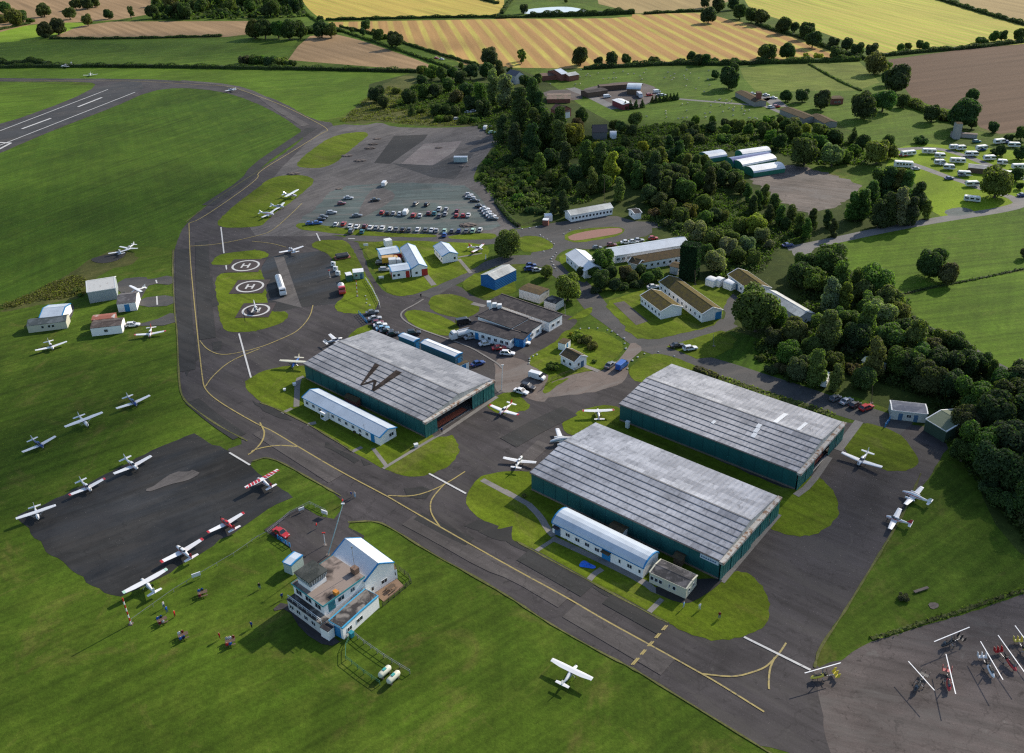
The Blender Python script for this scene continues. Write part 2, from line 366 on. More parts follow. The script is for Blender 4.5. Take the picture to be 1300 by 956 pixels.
# wood floors
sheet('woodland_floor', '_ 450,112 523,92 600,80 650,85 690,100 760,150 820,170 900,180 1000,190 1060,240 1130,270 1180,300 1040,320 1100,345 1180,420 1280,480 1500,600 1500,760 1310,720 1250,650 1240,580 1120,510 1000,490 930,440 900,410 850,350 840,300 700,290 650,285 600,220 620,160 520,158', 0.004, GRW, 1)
sheet('caravan_field_grass', 'P 100,180 500,150 1400,240 1400,480 1180,640 1150,690 700,770 450,790 400,600 200,420 0,400 60,300', 0.010, grass('bright_field', (0.13, 0.205, 0.008), (0.16, 0.235, 0.010), (0.19, 0.26, 0.02), patch=0.03), 1)
sheet('meadow_grass', '_ 1040,310 1088,305 1130,285 1200,278 1290,262 1420,240 1500,500 1420,520 1277,472 1230,455 1160,400 1120,370 1060,330', 0.008, PAS, 1)
sheet('scrub_grass', 'b 430,610 540,520 640,430 740,380 830,380 800,480 880,560 1000,590 1130,610 1100,632 850,632 640,605 560,622', 0.02, GRR, 1, rough=1.2)
sheet('lawn', 'M 290,590 600,500 740,470 1000,560 1100,760 1290,850 1290,960 1150,900 520,690', 0.01, GRD, 1)
sheet('clearing_grass', 'g 900,260 1060,150 1230,240 1290,330 1180,330', 0.012, GRD, 1)
# ---------------------------------------------------------------- tarmac
T1 = ('_ 330,215 279,248 236,281 220,317 219.6,347 222,400 225,420 227,483 231,506 249,521 279,542 315,561 282,573 317,592 320,586 343,579 '
      '396,609 434,631 n 455,30 440,70 n 480,90 _ 477,660 498,670 548,702 599,729 650,759 691,787 754,823 802,847 833,866 1010,975 1700,1100 1600,640 p 1300,440 1150,490 1000,540 850,580 700,630 '
      '560,665 500,735 390,760 280,800 300,700 400,560 560,300 650,150 740,0 l 860,680 900,610 940,560 850,470 680,440 _ 1085,540 1000,520 795,468 749,480 716,486 701,494 688,499 691,483 673,466 '
      '672,455 686,448 706,435 724,420 735,404 714,398 632,374 620,383 599,375 581,362 564,360 538,370 513,376 495,375 482,365 470,347 462,324 452,303 '
      '376,293 371,280 400,250 425,215 429,157 396,152 358,129 320,117 305,113 254,104 178,100 0,99.5 -300,95 -300,101 0,103.6 114,103.6 124,109 89,127 0,159 -300,235 -300,330 0,194 '
      '76,162 142,137 190,115.5 228,111 279,115.5 317,127 358,147 390,171 371,188')
sheet('taxiway', T1, Zt, ASP, 1, rough=0.22)
sheet('apron', '_ 22,655 71,633 142,598 193,572 216,562 245,551 291,574 317,592 345,613 371,631 353,640 320,661 216,726 152,759 125,748 60,700', 0.015, ASD, 0, rough=0.45)
sheet('runway', 'a 0,640 350,510 500,435 620,405 700,400 720,440 560,530 300,630 0,755 _ -300,320 -300,240', 0.028, ASR, 0)
T2 = 'b 330,660 430,620 560,628 640,610 700,635 850,640 1100,635 1150,620 1215,680 1190,760 1120,840 _ 607,210 599,230 620,256 645,286 650,300 650,309 600,310 500,304 440,298 400,300 300,300 340,230'
sheet('old_apron', T2, 0.012, OLD, 1)
sheet('car_park', 'f 400,110 690,85 1040,90 1110,130 1250,260 1260,310 1000,345 500,325 240,300 230,275 330,210', 0.026, GRAV, 1, rough=0.6)
sheet('concrete_slab', 'b 860,720 1050,705 1010,760 900,830 740,825', 0.030, asphalt('pink_concrete', 0.14, 0.2, patches=0.5, tint=(1.1, 0.95, 0.92)), 0)
sheet('concrete_slab', 'b 750,640 960,640 1060,640 1050,680 890,690 700,680', 0.034, OLD, 0)
sheet('tar_patch', 'b 710,680 880,672 860,700 690,820 610,815', 0.030, DARKP, 0)
sheet('tar_patch', 'f 700,-10 900,0 1040,-60 1130,-60 1010,70 900,60', 0.032, ASR, 0)
sheet('old_apron_gravel', 'f 690,95 1040,92 1090,140 900,170 700,140', 0.034, GRAV, 1)
sheet('concrete_slab', 'f 590,120 650,110 720,140 700,180 560,260 520,250', 0.036, OLD, 1)
sheet('apron', 'f 45,462 360,425 420,500 480,660 430,690 245,710 80,740 60,660', 0.028, ASD, 0)
sheet('concrete_slab', 'f 110,460 160,458 240,690 250,712 75,668 175,655', 0.032, OLD, 0)
sheet('concrete_apron', '_ 628,455 655,452 690,470 700,478 795,466 800,474 784,490 745,500 700,503 688,512 660,503 640,497 630,500 628,480', 0.032, CON, 1, rough=0.3)
# gyrocopter hardstanding
sheet('hardstanding', '_ 1033,850 1060,842 1092,822 1106,814 1143,805 1182,792 1221,781 1261,768 1300,755 1500,700 1600,1000 1060,990', 0.028, asphalt('stained_concrete', 0.068, 0.4, streak=R(-20), patches=0.9, tint=(1.22, 1.0, 0.93)), 0, rough=0.25)
# ---------------------------------------------------------------- village roads
road('road', '_ 440,300 454,302 513,303 574,306 625,307 655,297 678,292 729,283 767,278 797,284 818,286 850,284 880,270', 7.5, 0.030, ROA)
sheet('yard', 'g 0,325 200,305 330,275 545,248 620,270 740,300 740,350 600,372 480,412 440,422 330,412 270,442 250,480 200,495 165,470 130,455 140,432 250,402 180,352 0,352', 0.034, ROA, 1)
road('road', 'f 1240,485 _ 645,330 678,329 700,336 708,342 729,357 747,377 759,393 782,408 802,424 823,439 856,448 894,461 932,472 970,485 1012,498 1065,517 1117,532 1150,545', 8.5, 0.038, ROA)
road('road', 'f 860,655 950,595 1100,530 1250,480', 8.0, 0.026, ROA)
road('road', 'M 120,550 300,545 450,515 620,465 720,420', 7.5, 0.042, ROA)
sheet('yard', 'M 590,262 740,222 790,262 770,420 690,470 620,470 690,400 700,340', 0.034, ROA, 1)
sheet('gateway', 'k 640,50 700,90 650,130 622,160 612,235 430,240 500,190 560,160 610,100', 0.045, CON, 1)
road('track', 'h 1320,150 1270,165 1290,190 1200,215 1040,240 880,265 740,290 560,325 400,360 280,385 200,400 150,400', 5.5, 0.03, LANE)
road('track', 'h 240,395 215,420 240,450', 7, 0.034, LANE)
road('track', 'P 200,310 350,360 560,440 700,480 850,540 1000,580 1130,620 1190,670', 4.5, 0.03, LANE)
road('track', 'P 130,205 450,185 700,250 900,330 1080,400 1300,480', 4.5, 0.03, LANE)
sheet('gravel_patch', 'P 520,740 640,705 740,710 820,750 600,790', 0.034, GRAV, 1)
road('footpath', 'h 740,735 880,820 l 940,0 1080,120 1250,210 1340,270', 3.2, 0.03, ROA)
road('path', '6 630,410 800,370 950,340 1150,300 1300,270 1500,240', 0.9, 0.02, GRR)
road('track', '4 0,280 120,390 220,540 280,600', 7.0, 0.036, OLD)
road('track', '3 860,640 740,680 650,800 600,870', 6.5, 0.036, OLD)
sheet('yard', '2 500,790 560,745 760,700 860,715 1080,770 1290,850 5 1310,340 1120,395 950,310 700,145', 0.03, asphalt('dirt_yard', 0.085, 0.45, streak=R(-30), patches=0.9, tint=(1.22, 1.0, 0.86)), 0, rough=1.6)
# scrapyard ground & tracks in the north
sheet('farm_yard', 'c 400,440 600,405 730,420 800,470 720,520 640,550 560,550 400,460', 0.03, asphalt('farm_dirt', 0.07, 0.35, patches=0.8, tint=(1.15, 0.95, 0.9)), 1)
sheet('farm_yard', 'c 190,455 340,445 410,490 330,505 210,490', 0.03, asphalt('farm_mud', 0.06, 0.35, patches=0.6, tint=(1.2, 0.95, 0.85)), 1)
road('track', 'c 330,440 430,480 560,545', 7, 0.036, LANE)
road('track', 'c 870,495 1050,510 1300,530 d 60,520 150,560 240,590', 3.5, 0.03, LANE)
road('farm_track', 'd -10,505 30,480 60,470 120,520', 9, 0.034, LANE)
# ---------------------------------------------------------------- turf islands on the tarmac
def isl(pts, m=GRM, s=2, z=Zg): return sheet('grass_island', pts, z, m, s, rough=0.28)
isl('e 1300,105 1180,190 1085,280 1090,305 1160,315 1300,305 f 60,292 110,240 200,180 300,100 312,70 260,46 130,50 60,82')
isl('b 200,830 310,740 400,680 545,655 590,670 560,695 480,760 400,830 300,845')
isl('e 1058,480 1100,440 1300,420 f 0,420 60,430 95,450 50,466 0,477 e 1170,495 1058,500')
isl('e 1065,548 1170,530 1300,512 f 0,515 45,510 70,600 75,700 100,735 170,728 190,755 130,800 0,832 e 1300,828 1140,838 1100,800')
isl('_ 308,488 318,478 345,467 383,463 420,470 545,552 561,556 575,551 582,563 583,577 569,593 548,602 523,606 491,599 447,572 396,540 358,521 328,511')
isl('_ 438,430 452,418 468,411 476,418 450,434')
isl('_ 588,642 597,616 612,603 640,598 673,597 700,610 914,735 940,723 960,735 972,750 978,770 976,786 965,799 945,809 914,814 884,810 848,792 818,777 754,742 678,701 655,688 640,679')
isl('_ 710,544 722,530 741,518 782,513 800,530 1005,628 1020,612 1034,601 1048,611 1062,630 1066,655 1046,674 1025,681 1000,681 970,668 760,550 740,560')
isl('_ 614,518 632,502 641,497 662,504 675,516 665,522 640,527')
isl('l 400,592 490,460 540,445 690,488 800,620 770,668 700,687 600,672')
isl('k 185,300 235,262 330,230 300,255 240,290 210,318')
isl('f 218,318 222,285 300,292 500,318 740,342 930,345 920,362 700,358 480,348 330,330')
isl('f 980,350 1200,335 1228,355 1200,372 980,370')
isl('f 285,405 320,376 400,372 480,376 510,430 560,530 600,600 640,690 600,738 520,742 430,735 400,700 470,655 440,560 410,480 380,440')
isl('f 540,390 700,375 900,380 1200,392 1170,480 1100,520 1070,540 950,590 860,630 770,655 690,650 650,600 610,530 600,480 570,450')
isl('f 1035,600 1090,550 1150,530 1290,480 g 60,600 60,640 0,640 f 1200,665 1130,660')
isl('f 880,690 900,655 960,640 1060,655 1130,700 1142,730 1080,765 1000,760 900,730')
isl('f 757,745 780,725 830,722 930,745 1040,800 1030,835 970,857 900,840 800,800')
isl('f 480,866 520,820 600,800 560,850')
isl('K 1100,890 1250,830 1400,840 B 1275,510 1275,640 1000,600 1040,520')
isl('g 60,360 180,350 252,395 240,418 150,435 80,430')
isl('g 296,355 330,328 430,312 600,305 600,345 480,372 370,388 310,378')
isl('g 262,470 300,435 340,440 440,540 400,600 330,540')
isl('g 300,780 440,700 448,730 400,765 330,768')
isl('L 640,700 670,640 900,520 960,430 1040,410 1270,410 k 600,60 590,110 500,185 420,200 250,245 220,290 185,300 235,230 180,200 125,165', s=1)
isl('k 630,175 700,130 770,112 850,130 970,180 1060,230 1300,320 1300,345 660,260 625,225', s=1)
isl('g 490,690 640,640 860,560 1000,580 1170,600 1100,700 1080,790 960,830 700,867 660,867 560,760', s=1)
isl('M 290,580 430,545 600,490 690,470 800,560 M 560,690 330,600', s=1)
isl('k 590,-10 650,-50 900,-60 1000,-30 880,15 740,48 660,30', s=1)
# dark tar repairs and paths
for s in ('j 370,555 540,650 510,665 370,580', 'j 540,645 600,665 560,675', 'n 1060,110 1130,80 1230,110 1210,160', 'n 1130,140 1300,110 1300,190 1200,170',
          'j 0,350 130,400 200,450 150,440 60,400', 'o 440,415 540,450 620,480 500,460', 'n 440,110 460,100 565,160 555,180', 'j 760,790 850,780 900,800 870,840 780,830',
          'o 0,160 90,200 160,240 120,240 0,185', 'e 980,560 1060,560 1095,700 1000,720', 'i 920,20 980,20 990,140 930,230', 'i 1060,60 1110,50 1105,95 1065,100'):
    sheet('tar_patch', s, 0.036, DARKP, 0, rough=0.35)
for s, w_ in (('j 150,412 200,388', 1.2), ('j 222,380 228,240 260,230', 1.6), ('j 275,470 320,460', 1.4), ('j 500,605 550,582', 1.2), ('j 605,588 672,676', 1.0), ('j 655,690 900,540 950,515', 0.9),
              ('j 950,515 1225,330', 1.2), ('k 0,800 120,867', 1.5), ('j 1150,745 1300,825', 1.5), ('o 120,0 180,60 220,130 250,160', 1.6), ('o 155,238 245,180', 1.0), ('o 420,385 450,350 490,325', 1.3),
              ('o 720,545 790,475', 1.1), ('o 240,170 500,290 700,390 760,440 900,470 1010,420 1060,385', 1.6), ('l 500,440 395,580', 2.2), ('f 865,545 910,600', 2.0), ('f 1035,470 1095,540', 1.4),
              ('f 1030,460 1150,440', 1.0), ('f 1100,690 1165,705', 2.0), ('L 1120,730 1275,790', 1.5), ('D 600,945 840,660 1180,260', 1.6), ('F 560,950 700,850 900,560', 1.6)):
    road('path', s, w_, Zp, SLAB, 1)
sheet('patio', 'n 570,420 680,330 760,410 660,490', Zp, plain('brown_patio', (0.20, 0.13, 0.085), 0.9, scale=1.0, obj=False), 0)
sheet('parking_apron', 'n 60,130 190,40 250,10 330,60 410,75 455,20 500,60 480,120 560,180 440,240 380,330 240,330 190,220', 0.05, ASP, 0)
sheet('tower_path', 'n 90,540 160,480 330,590 430,690 460,680 380,720 250,640 180,520', 0.05, ASP, 1)
sheet('yard', 'o 720,430 870,380 1100,370 1070,410 950,490 880,500', 0.05, DARKP, 1)
for s in ('e 590,570 730,555 740,574 865,545 875,600 750,590 720,640 700,680 590,640', 'e 690,665 870,645 880,700 700,712', 'e 600,805 760,782 880,725 892,800', 'Q 550,370 620,370 590,490 545,490'):
    sheet('hardstanding', s, 0.03, ROA, 1)
sheet('puddle', 'e 440,470 520,450 600,435 640,435 600,475 500,495', 0.03, DARKP, 2)
sheet('bare_patch', 'i 720,800 780,770 870,705 950,705 960,695 1008,715 930,755 850,765 760,805', 0.03, OLD, 1, rough=0.2)
sheet('garden_bed', 'g 318,352 430,325 560,312 595,320 585,340 480,358 360,378 325,372', 0.11, plain('red_gravel', (0.23, 0.12, 0.095), 0.95, obj=False), 1)
sheet('garden_bed', 'g 545,690 600,680 720,780 660,800', 0.075, asphalt('bed_soil', 0.07, patches=0.8, tint=(1.1, 0.95, 0.85)), 0)
sheet('bare_soil', '7 0,0 0,0 0,0', 0, GR, 0) if False else None
sheet('bare_patch', 'p 830,480 880,478 890,500 850,515', 0.03, CON, 1)
LT = asphalt('repair_light', 0.060, 0.35, streak=R(-40), patches=0.6, tint=(1.1, 0.98, 0.95)); DK = asphalt('repair_dark', 0.027, 0.3, streak=R(-40), patches=0.2)
for s_, w_, m_ in (('j 40,500 230,620 420,740', 4.5, LT), ('n 780,80 960,175 1180,300 o 60,350 300,490', 4.0, LT), ('o 330,530 520,640 700,745 820,815', 5.0, LT), ('n 830,60 1000,150 1090,190', 3.0, DK), ('o 100,250 280,350 420,430', 5.0, DK),
                   ('o 520,470 700,570 800,625', 4.0, DK), ('e 910,420 912,600 930,867 i 935,200', 5.0, DK), ('e 1010,380 1015,600 1040,867', 5.0, DK), ('i 960,350 1080,450 1200,530', 4.0, DK), ('b 300,640 180,720 20,830 e 1240,70 1040,200', 6.0, DK),
                   ('a 900,405 1150,425 1290,470 b 120,540 270,630', 5.0, LT), ('k 20,560 180,470 330,400', 6.0, DK), ('k 60,690 200,560', 4.0, LT)):
    road('taxiway_repair', s_, w_, 0, m_, 1)
# ---------------------------------------------------------------- painted markings
def line(s, w_=0.34, m=YEL, **k): return road('taxiway_marking', s, w_, Zm, m, **k)
line('e 945,290 950,460 968,650 990,867 i 1000,130 1015,260 1025,290 1060,330 1150,390 1300,475 j 100,500 230,580 450,710 680,830 n 740,0 940,115 1300,320 o 300,460 500,580 730,705 980,845 1060,890 1300,1040')
line('e 945,290 1000,270 1150,170 1300,60 b 20,867 190,765 350,665 390,650 300,600 150,525 0,470 a 1150,430 1000,425 700,405 400,405 0,400', 0.4)
line('i 1000,50 1030,90 1090,120 1160,118 1300,85 f 150,867 230,830 290,760 305,700')
line('i 1027,280 1060,230 1150,150 1300,90', 0.35)
line('e 950,405 1100,395 1300,350 f 100,330 200,240 250,190', 0.35)
line('f 0,380 100,390 170,410', 0.3)
line('i 1300,460 j 50,480 65,510 50,560 0,610 i 1240,620', 0.4)
line('i 1260,610 j 0,600 50,585 130,572 230,580', 0.4)
line('j 680,825 800,830 900,800 980,760 1065,705')
line('j 960,770 905,830 890,867 n 895,50 940,115')
line('o 990,850 1150,868 1250,840 1300,820 p 60,780 110,730 145,675')
line('p 62,900 60,867 65,800 90,745')
for dx in (-4, 6):
    line('o %d,805 %d,608' % (640 + dx, 812 + dx), 0.26, dash=(1.6, 1.0), smooth=0)
for s in ('e 1105,310 1120,440', 'i 1195,15 1255,235', 'i 1147,610 1250,672', 'j 885,715 1070,815', '_ 944.6,809 1029,851', 'f 322,340 340,378', 'e 1130,500 1135,530', 'f 480,366 515,368', 'e 780,574 785,590', 'e 784,655 787,698'):
    line(s, 0.5, WHT, smooth=0)
for s in ('a 0,655 540,448', 'a -400,900 0,727 a 675,462'):
    line(s, 0.75, WHT, smooth=0)
for s in ('a 110,645 255,592', 'a 390,535 510,488', 'a -200,770 -50,710'):
    line(s, 1.6, WHT, smooth=0)
for s in ('a -30,712 55,716', 'a 55,716 -30,760'): line(s, 1.6, WHT, smooth=0)
line('K 480,0 400,50 300,100 270,140 300,190 420,260 650,340 900,430 1050,520 1150,580 1185,620', 0.6, SLAB)
# helipads
for i, (hx, hy) in enumerate(((312, 337.5), (317.5, 364), (325, 394))):
    c = at(hx, hy); e = at(hx + 10, hy) - c; a0 = math.atan2(e.y, e.x); rr = (at(hx + 16, hy) - c).length
    U = Vector((math.cos(a0 + 0.05), math.sin(a0 + 0.05), 0)); V = Vector((-U.y, U.x, 0))
    q = rr * 1.3
    sheet('helipad', [c + U * a * q + V * b * q for a, b in ((-1, -1), (1, -1), (1, 1), (-1, 1))], Zp, asphalt('helipad_tar%d' % i, 0.040, tint=(1.2, 0.92, 0.92)), 0)
    road('helipad_circle', [c + U * math.cos(t * 0.1745) * rr + V * math.sin(t * 0.1745) * rr for t in range(37)], 0.75, Zm, WHT, 0)
    m = MB(); L_ = rr * 0.42; th = 0.35; Zh = nextz()
    def bar(x0, y0, x1, y1):
        m.poly([tuple((c + U * x + V * y + Vector((0, 0, Zh)))) for x, y in ((x0, y0), (x1, y0), (x1, y1), (x0, y1))])
    bar(-L_ * 0.75, -L_, -L_ * 0.75 + 2 * th, L_); bar(L_ * 0.75 - 2 * th, -L_, L_ * 0.75, L_); bar(-L_ * 0.75 + 2 * th, -th, L_ * 0.75 - 2 * th, th)
    o = m.build('helipad_letter', WHT); o['kind'] = 'structure'

EDGE = grass('worn_verge', (0.085, 0.095, 0.030), (0.12, 0.12, 0.045), (0.16, 0.145, 0.065), patch=0.1)
for s_ in ('_ 222,400 225,420 227,483 231,506 249,521 279,542 314,560', '_ 320,586 343,579 396,609 433,630', 'n 480,92 _ 477,661 498,671 548,703 599,730 650,760 691,788 754,824 802,848 833,867 1010,976',
           '_ 220,317 219,347 222,400', '_ 330,216 279,249 236,282', '_ 447,573 396,541 358,522 330,511', '_ 848,791 818,776 754,741 678,700 655,687', '_ 1034,848 1040,823 1066,787 1107,719 1131,680 1153,641 1169,601'):
    road('worn_verge', s_, [random.uniform(.15, .65) for _ in range(60)], 0, EDGE, 2)

# ---------------------------------------------------------------- building materials
def roofmetal(name, rgb, along_scale=0.33, rough=0.35, spots=0.5, metal=0.0, panels=True):
    """sheeted roof: local x runs along the ridge"""
    t = NT(name); v = t.pos(True)
    c = t.mix(t.noise(v, 0.25, 5, 0.6), sc(rgb, 0.75), sc(rgb, 1.25))
    if panels:
        b = t.new('ShaderNodeTexBrick'); b.offset = 0.37; b.inputs['Scale'].default_value = 0.25
        b.inputs['Color1'].default_value = (0.55, 0.55, 0.57, 1); b.inputs['Color2'].default_value = (1.25, 1.25, 1.25, 1); b.inputs['Mortar'].default_value = (0.5, 0.5, 0.5, 1)
        b.inputs['Mortar Size'].default_value = 0.012; b.inputs['Brick Width'].default_value = 1.1; b.inputs['Row Height'].default_value = 0.48; b.inputs['Bias'].default_value = 0.1
        t.l.new(v, b.inputs['Vector']); c = t.mix(0.75, c, b.outputs['Color'], 'MULTIPLY')
        w_ = t.ramp(t.noise(v, 0.09, 4, 0.6, 0.5), [(0.45, 0), (0.62, 1)])
        c = t.mix(w_, c, t.mix(0.5, c, sc(rgb, 1.7)))
    c = t.mix(t.ramp(t.noise(t.pos(True, scale=(1, 0.45, 1)), 0.7, 6, 0.8, 1.0), [(0.52, 0), (0.66, spots)]), c, sc(rgb, 0.25))
    c = t.mix(t.ramp(t.noise(t.pos(True, scale=(0.5, 1, 1)), 0.22, 5, 0.75, 0.5), [(0.56, 0), (0.72, spots)]), c, sc(rgb, 0.35))
    w2 = t.new('ShaderNodeTexWave', wave_type='BANDS', bands_direction='X'); w2.inputs['Scale'].default_value = along_scale
    t.l.new(v, w2.inputs['Vector']); t.bump(w2.outputs['Fac'], 0.25, 0.05)
    c = t.mix(0.25, c, t.ramp(w2.outputs['Fac'], [(0.0, 0.7), (1.0, 1.15)]), 'MULTIPLY')
    return t.out(c, rough, 0.5, metal)
def moss(name, rgb):
    t = NT(name); v = t.pos(True)
    c = t.mix(t.ramp(t.noise(v, 0.8, 6, 0.7), [(0.35, 0), (0.65, 1)]), (0.060, 0.050, 0.035), rgb)
    c = t.mix(t.ramp(t.noise(v, 2.5, 5, 0.7), [(0.5, 0), (0.75, 0.8)]), c, (0.17, 0.14, 0.04))
    t.bump(t.noise(v, 6, 4, 0.8), 0.6, 0.1); return t.out(c, 0.95, 0.1)
def felt(name, a, b, spots=(0.30, 0.27, 0.24), s_=.5):
    t = NT(name); v = t.pos(True)
    c = t.mix(t.ramp(t.noise(v, s_, 5, 0.55, 0.6), [(0.46, 0), (0.60, 1)]), a, b)
    c = t.mix(t.ramp(t.noise(v, 3.0, 5, 0.75), [(0.58, 0), (0.70, 0.7)]), c, spots)
    return t.out(c, 0.9, 0.15)
TEAL = plain('hangar_teal', (0.018, 0.150, 0.150), 0.55, var=0.18, scale=0.25, spots=((0.10, 0.12, 0.10), 0.62, 0.35))
def ribbed(name, rgb, scale=0.6, rough=0.5, var=0.12):
    t = NT(name); v = t.pos(True); w_ = t.new('ShaderNodeTexWave', wave_type='BANDS', bands_direction='DIAGONAL'); w_.inputs['Scale'].default_value = scale
    t.l.new(v, w_.inputs['Vector']); t.bump(w_.outputs['Fac'], 0.35, 0.06)
    c = t.mix(t.noise(v, 0.4, 5, 0.65), sc(rgb, 1 - var * 2), sc(rgb, 1 + var * 1.2))
    c = t.mix(t.ramp(t.noise(t.pos(True, scale=(1, 1, 0.12)), 1.6, 5, 0.7), [(0.55, 0), (0.75, 0.45)]), c, sc(rgb, 0.45))
    return t.out(c, rough, 0.4)
TEAL = ribbed('hangar_teal', (0.014, 0.098, 0.100), var=.2)
TEALP = ribbed('hangar_door_green', (0.030, 0.155, 0.145), 0.3)
HROOF = [roofmetal('hangar_sheet_%d' % i, rgb, 0.25, 0.34, 0.65, 0.25) for i, rgb in enumerate([(0.285, 0.275, 0.27), (0.285, 0.29, 0.31), (0.285, 0.28, 0.285)])]
WALL = plain('white_wall', (0.80, 0.79, 0.77), 0.75, var=0.07, scale=0.6, spots=((0.40, 0.40, 0.37), 0.63, 0.7))
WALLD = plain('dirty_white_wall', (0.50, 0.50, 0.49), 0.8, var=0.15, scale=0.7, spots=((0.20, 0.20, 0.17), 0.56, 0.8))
CREAM = plain('cream_wall', (0.46, 0.45, 0.36), 0.7, var=0.1)
BLUE = plain('blue_trim', (0.020, 0.19, 0.42), 0.45, var=0.15)
BLUEW = ribbed('blue_cladding', (0.012, 0.115, 0.32))
RED = plain('red_paint', (0.38, 0.025, 0.020), 0.5)
PALE = roofmetal('pale_blue_roof', (0.44, 0.50, 0.57), 0.9, 0.42, 0.15, panels=False)
PALE2 = roofmetal('white_roof', (0.62, 0.64, 0.66), 0.9, 0.45, 0.12, panels=False)
GREYR = roofmetal('weathered_grey_roof', (0.36, 0.38, 0.37), 0.7, 0.5, 0.5, panels=True)
DKR = felt('dark_felt', (0.030, 0.028, 0.032), (0.055, 0.050, 0.052), (0.14, 0.13, 0.12))
MOSS = moss('mossy_roof', (0.115, 0.088, 0.022)); MOSS2 = moss('brown_roof', (0.095, 0.065, 0.04))
FELT = felt('tower_roof_felt', (0.24, 0.195, 0.17), (0.045, 0.038, 0.036), (0.15, 0.13, 0.115), .22)
CABR = felt('cab_roof_felt', (0.035, 0.040, 0.038), (0.065, 0.070, 0.066), (0.10, 0.10, 0.09))
FELT2 = felt('annexe_roof_felt', (0.045, 0.042, 0.042), (0.20, 0.185, 0.17))
GLASS = plain('window_glass', (0.015, 0.022, 0.030), 0.12, var=0.3, spec=0.9)
FRAME = plain('window_frame', (0.6, 0.62, 0.63), 0.5, var=0.05)
DFR = plain('door_paint', (0.05, 0.12, 0.22), 0.5)
WOOD = plain('weathered_wood', (0.11, 0.075, 0.05), 0.85, var=0.35)
METAL = plain('galvanised_metal', (0.35, 0.36, 0.37), 0.4, 0.6)
BLACK = plain('black_rubber', (0.012, 0.012, 0.013), 0.7)
DARKIN = plain('dark_interior', (0.02, 0.018, 0.017), 0.9)
ORANGE = plain('orange_floor_paint', (0.42, 0.115, 0.065), 0.6)
BRICK = ribbed('red_brick', (0.23, 0.085, 0.06), 2.0, 0.85)
GRNW = ribbed('green_cladding', (0.035, 0.065, 0.045), 1.0)
def window(par, p, n, w, h, frame=FRAME, name='window', d=0.07):
    """p: sill centre on the wall in local coordinates, n: outward normal (unit, horizontal)"""
    p = Vector(p); n = Vector(n); u = Vector((-n.y, n.x, 0)); z = Vector((0, 0, 1)); m = MB()
    def slab(m, cu, cz, hw, hh, d0, d1):
        a = [p + u * (cu + sx * hw) + z * (cz + sz * hh) for sx, sz in ((-1,-1),(1,-1),(1,1),(-1,1))]
        m.loft([[q + n * d0 for q in a], [q + n * d1 for q in a]])
    t = 0.07
    slab(m, 0, t / 2, w / 2, t / 2, -0.02, d); slab(m, 0, h - t / 2, w / 2, t / 2, -0.02, d)
    slab(m, -w / 2 + t / 2, h / 2, t / 2, h / 2 - t, -0.02, d); slab(m, w / 2 - t / 2, h / 2, t / 2, h / 2 - t, -0.02, d)
    if w > 1.0: slab(m, 0, h / 2, t / 2, h / 2 - t, -0.02, d - 0.01)
    f = m.build(name, frame, par); g_ = MB(); slab(g_, 0, h / 2, w / 2 - t, h / 2 - t, -0.01, d * 0.45); g_.build('pane', GLASS, f); return f
def door(par, p, n, w=1.0, h=2.05, mat=DFR):
    p = Vector(p); n = Vector(n); u = Vector((-n.y, n.x, 0)); z = Vector((0, 0, 1)); m = MB()
    a = [p + u * (sx * w / 2) + z * (sz * h) for sx, sz in ((-1,0.0),(1,0.0),(1,1),(-1,1))]
    m.loft([[q - n * 0.02 for q in a], [q + n * 0.06 for q in a]]); o = m.build('door', mat, par)
    m = MB(); q = p + u * (w * 0.36) + z * 1.0 + n * 0.09; m.box(q.x - .05, q.y - .05, q.z - .03, q.x + .05, q.y + .05, q.z + .03); m.build('handle', METAL, o)
    return o
def frame_from(eL, eR, h, W=None, eB=None):
    """ground position, heading and size from the near eave's two ends (photo points on the eave at height h)"""
    a, b = g1(eL, h), g1(eR, h); d = b - a; L = d.length; rz = math.atan2(d.y, d.x)
    if eB: c = g1(eB, h) - b; W = abs(c.x * -math.sin(rz) + c.y * math.cos(rz))
    return Vector((a.x, a.y, 0)), rz, L, W
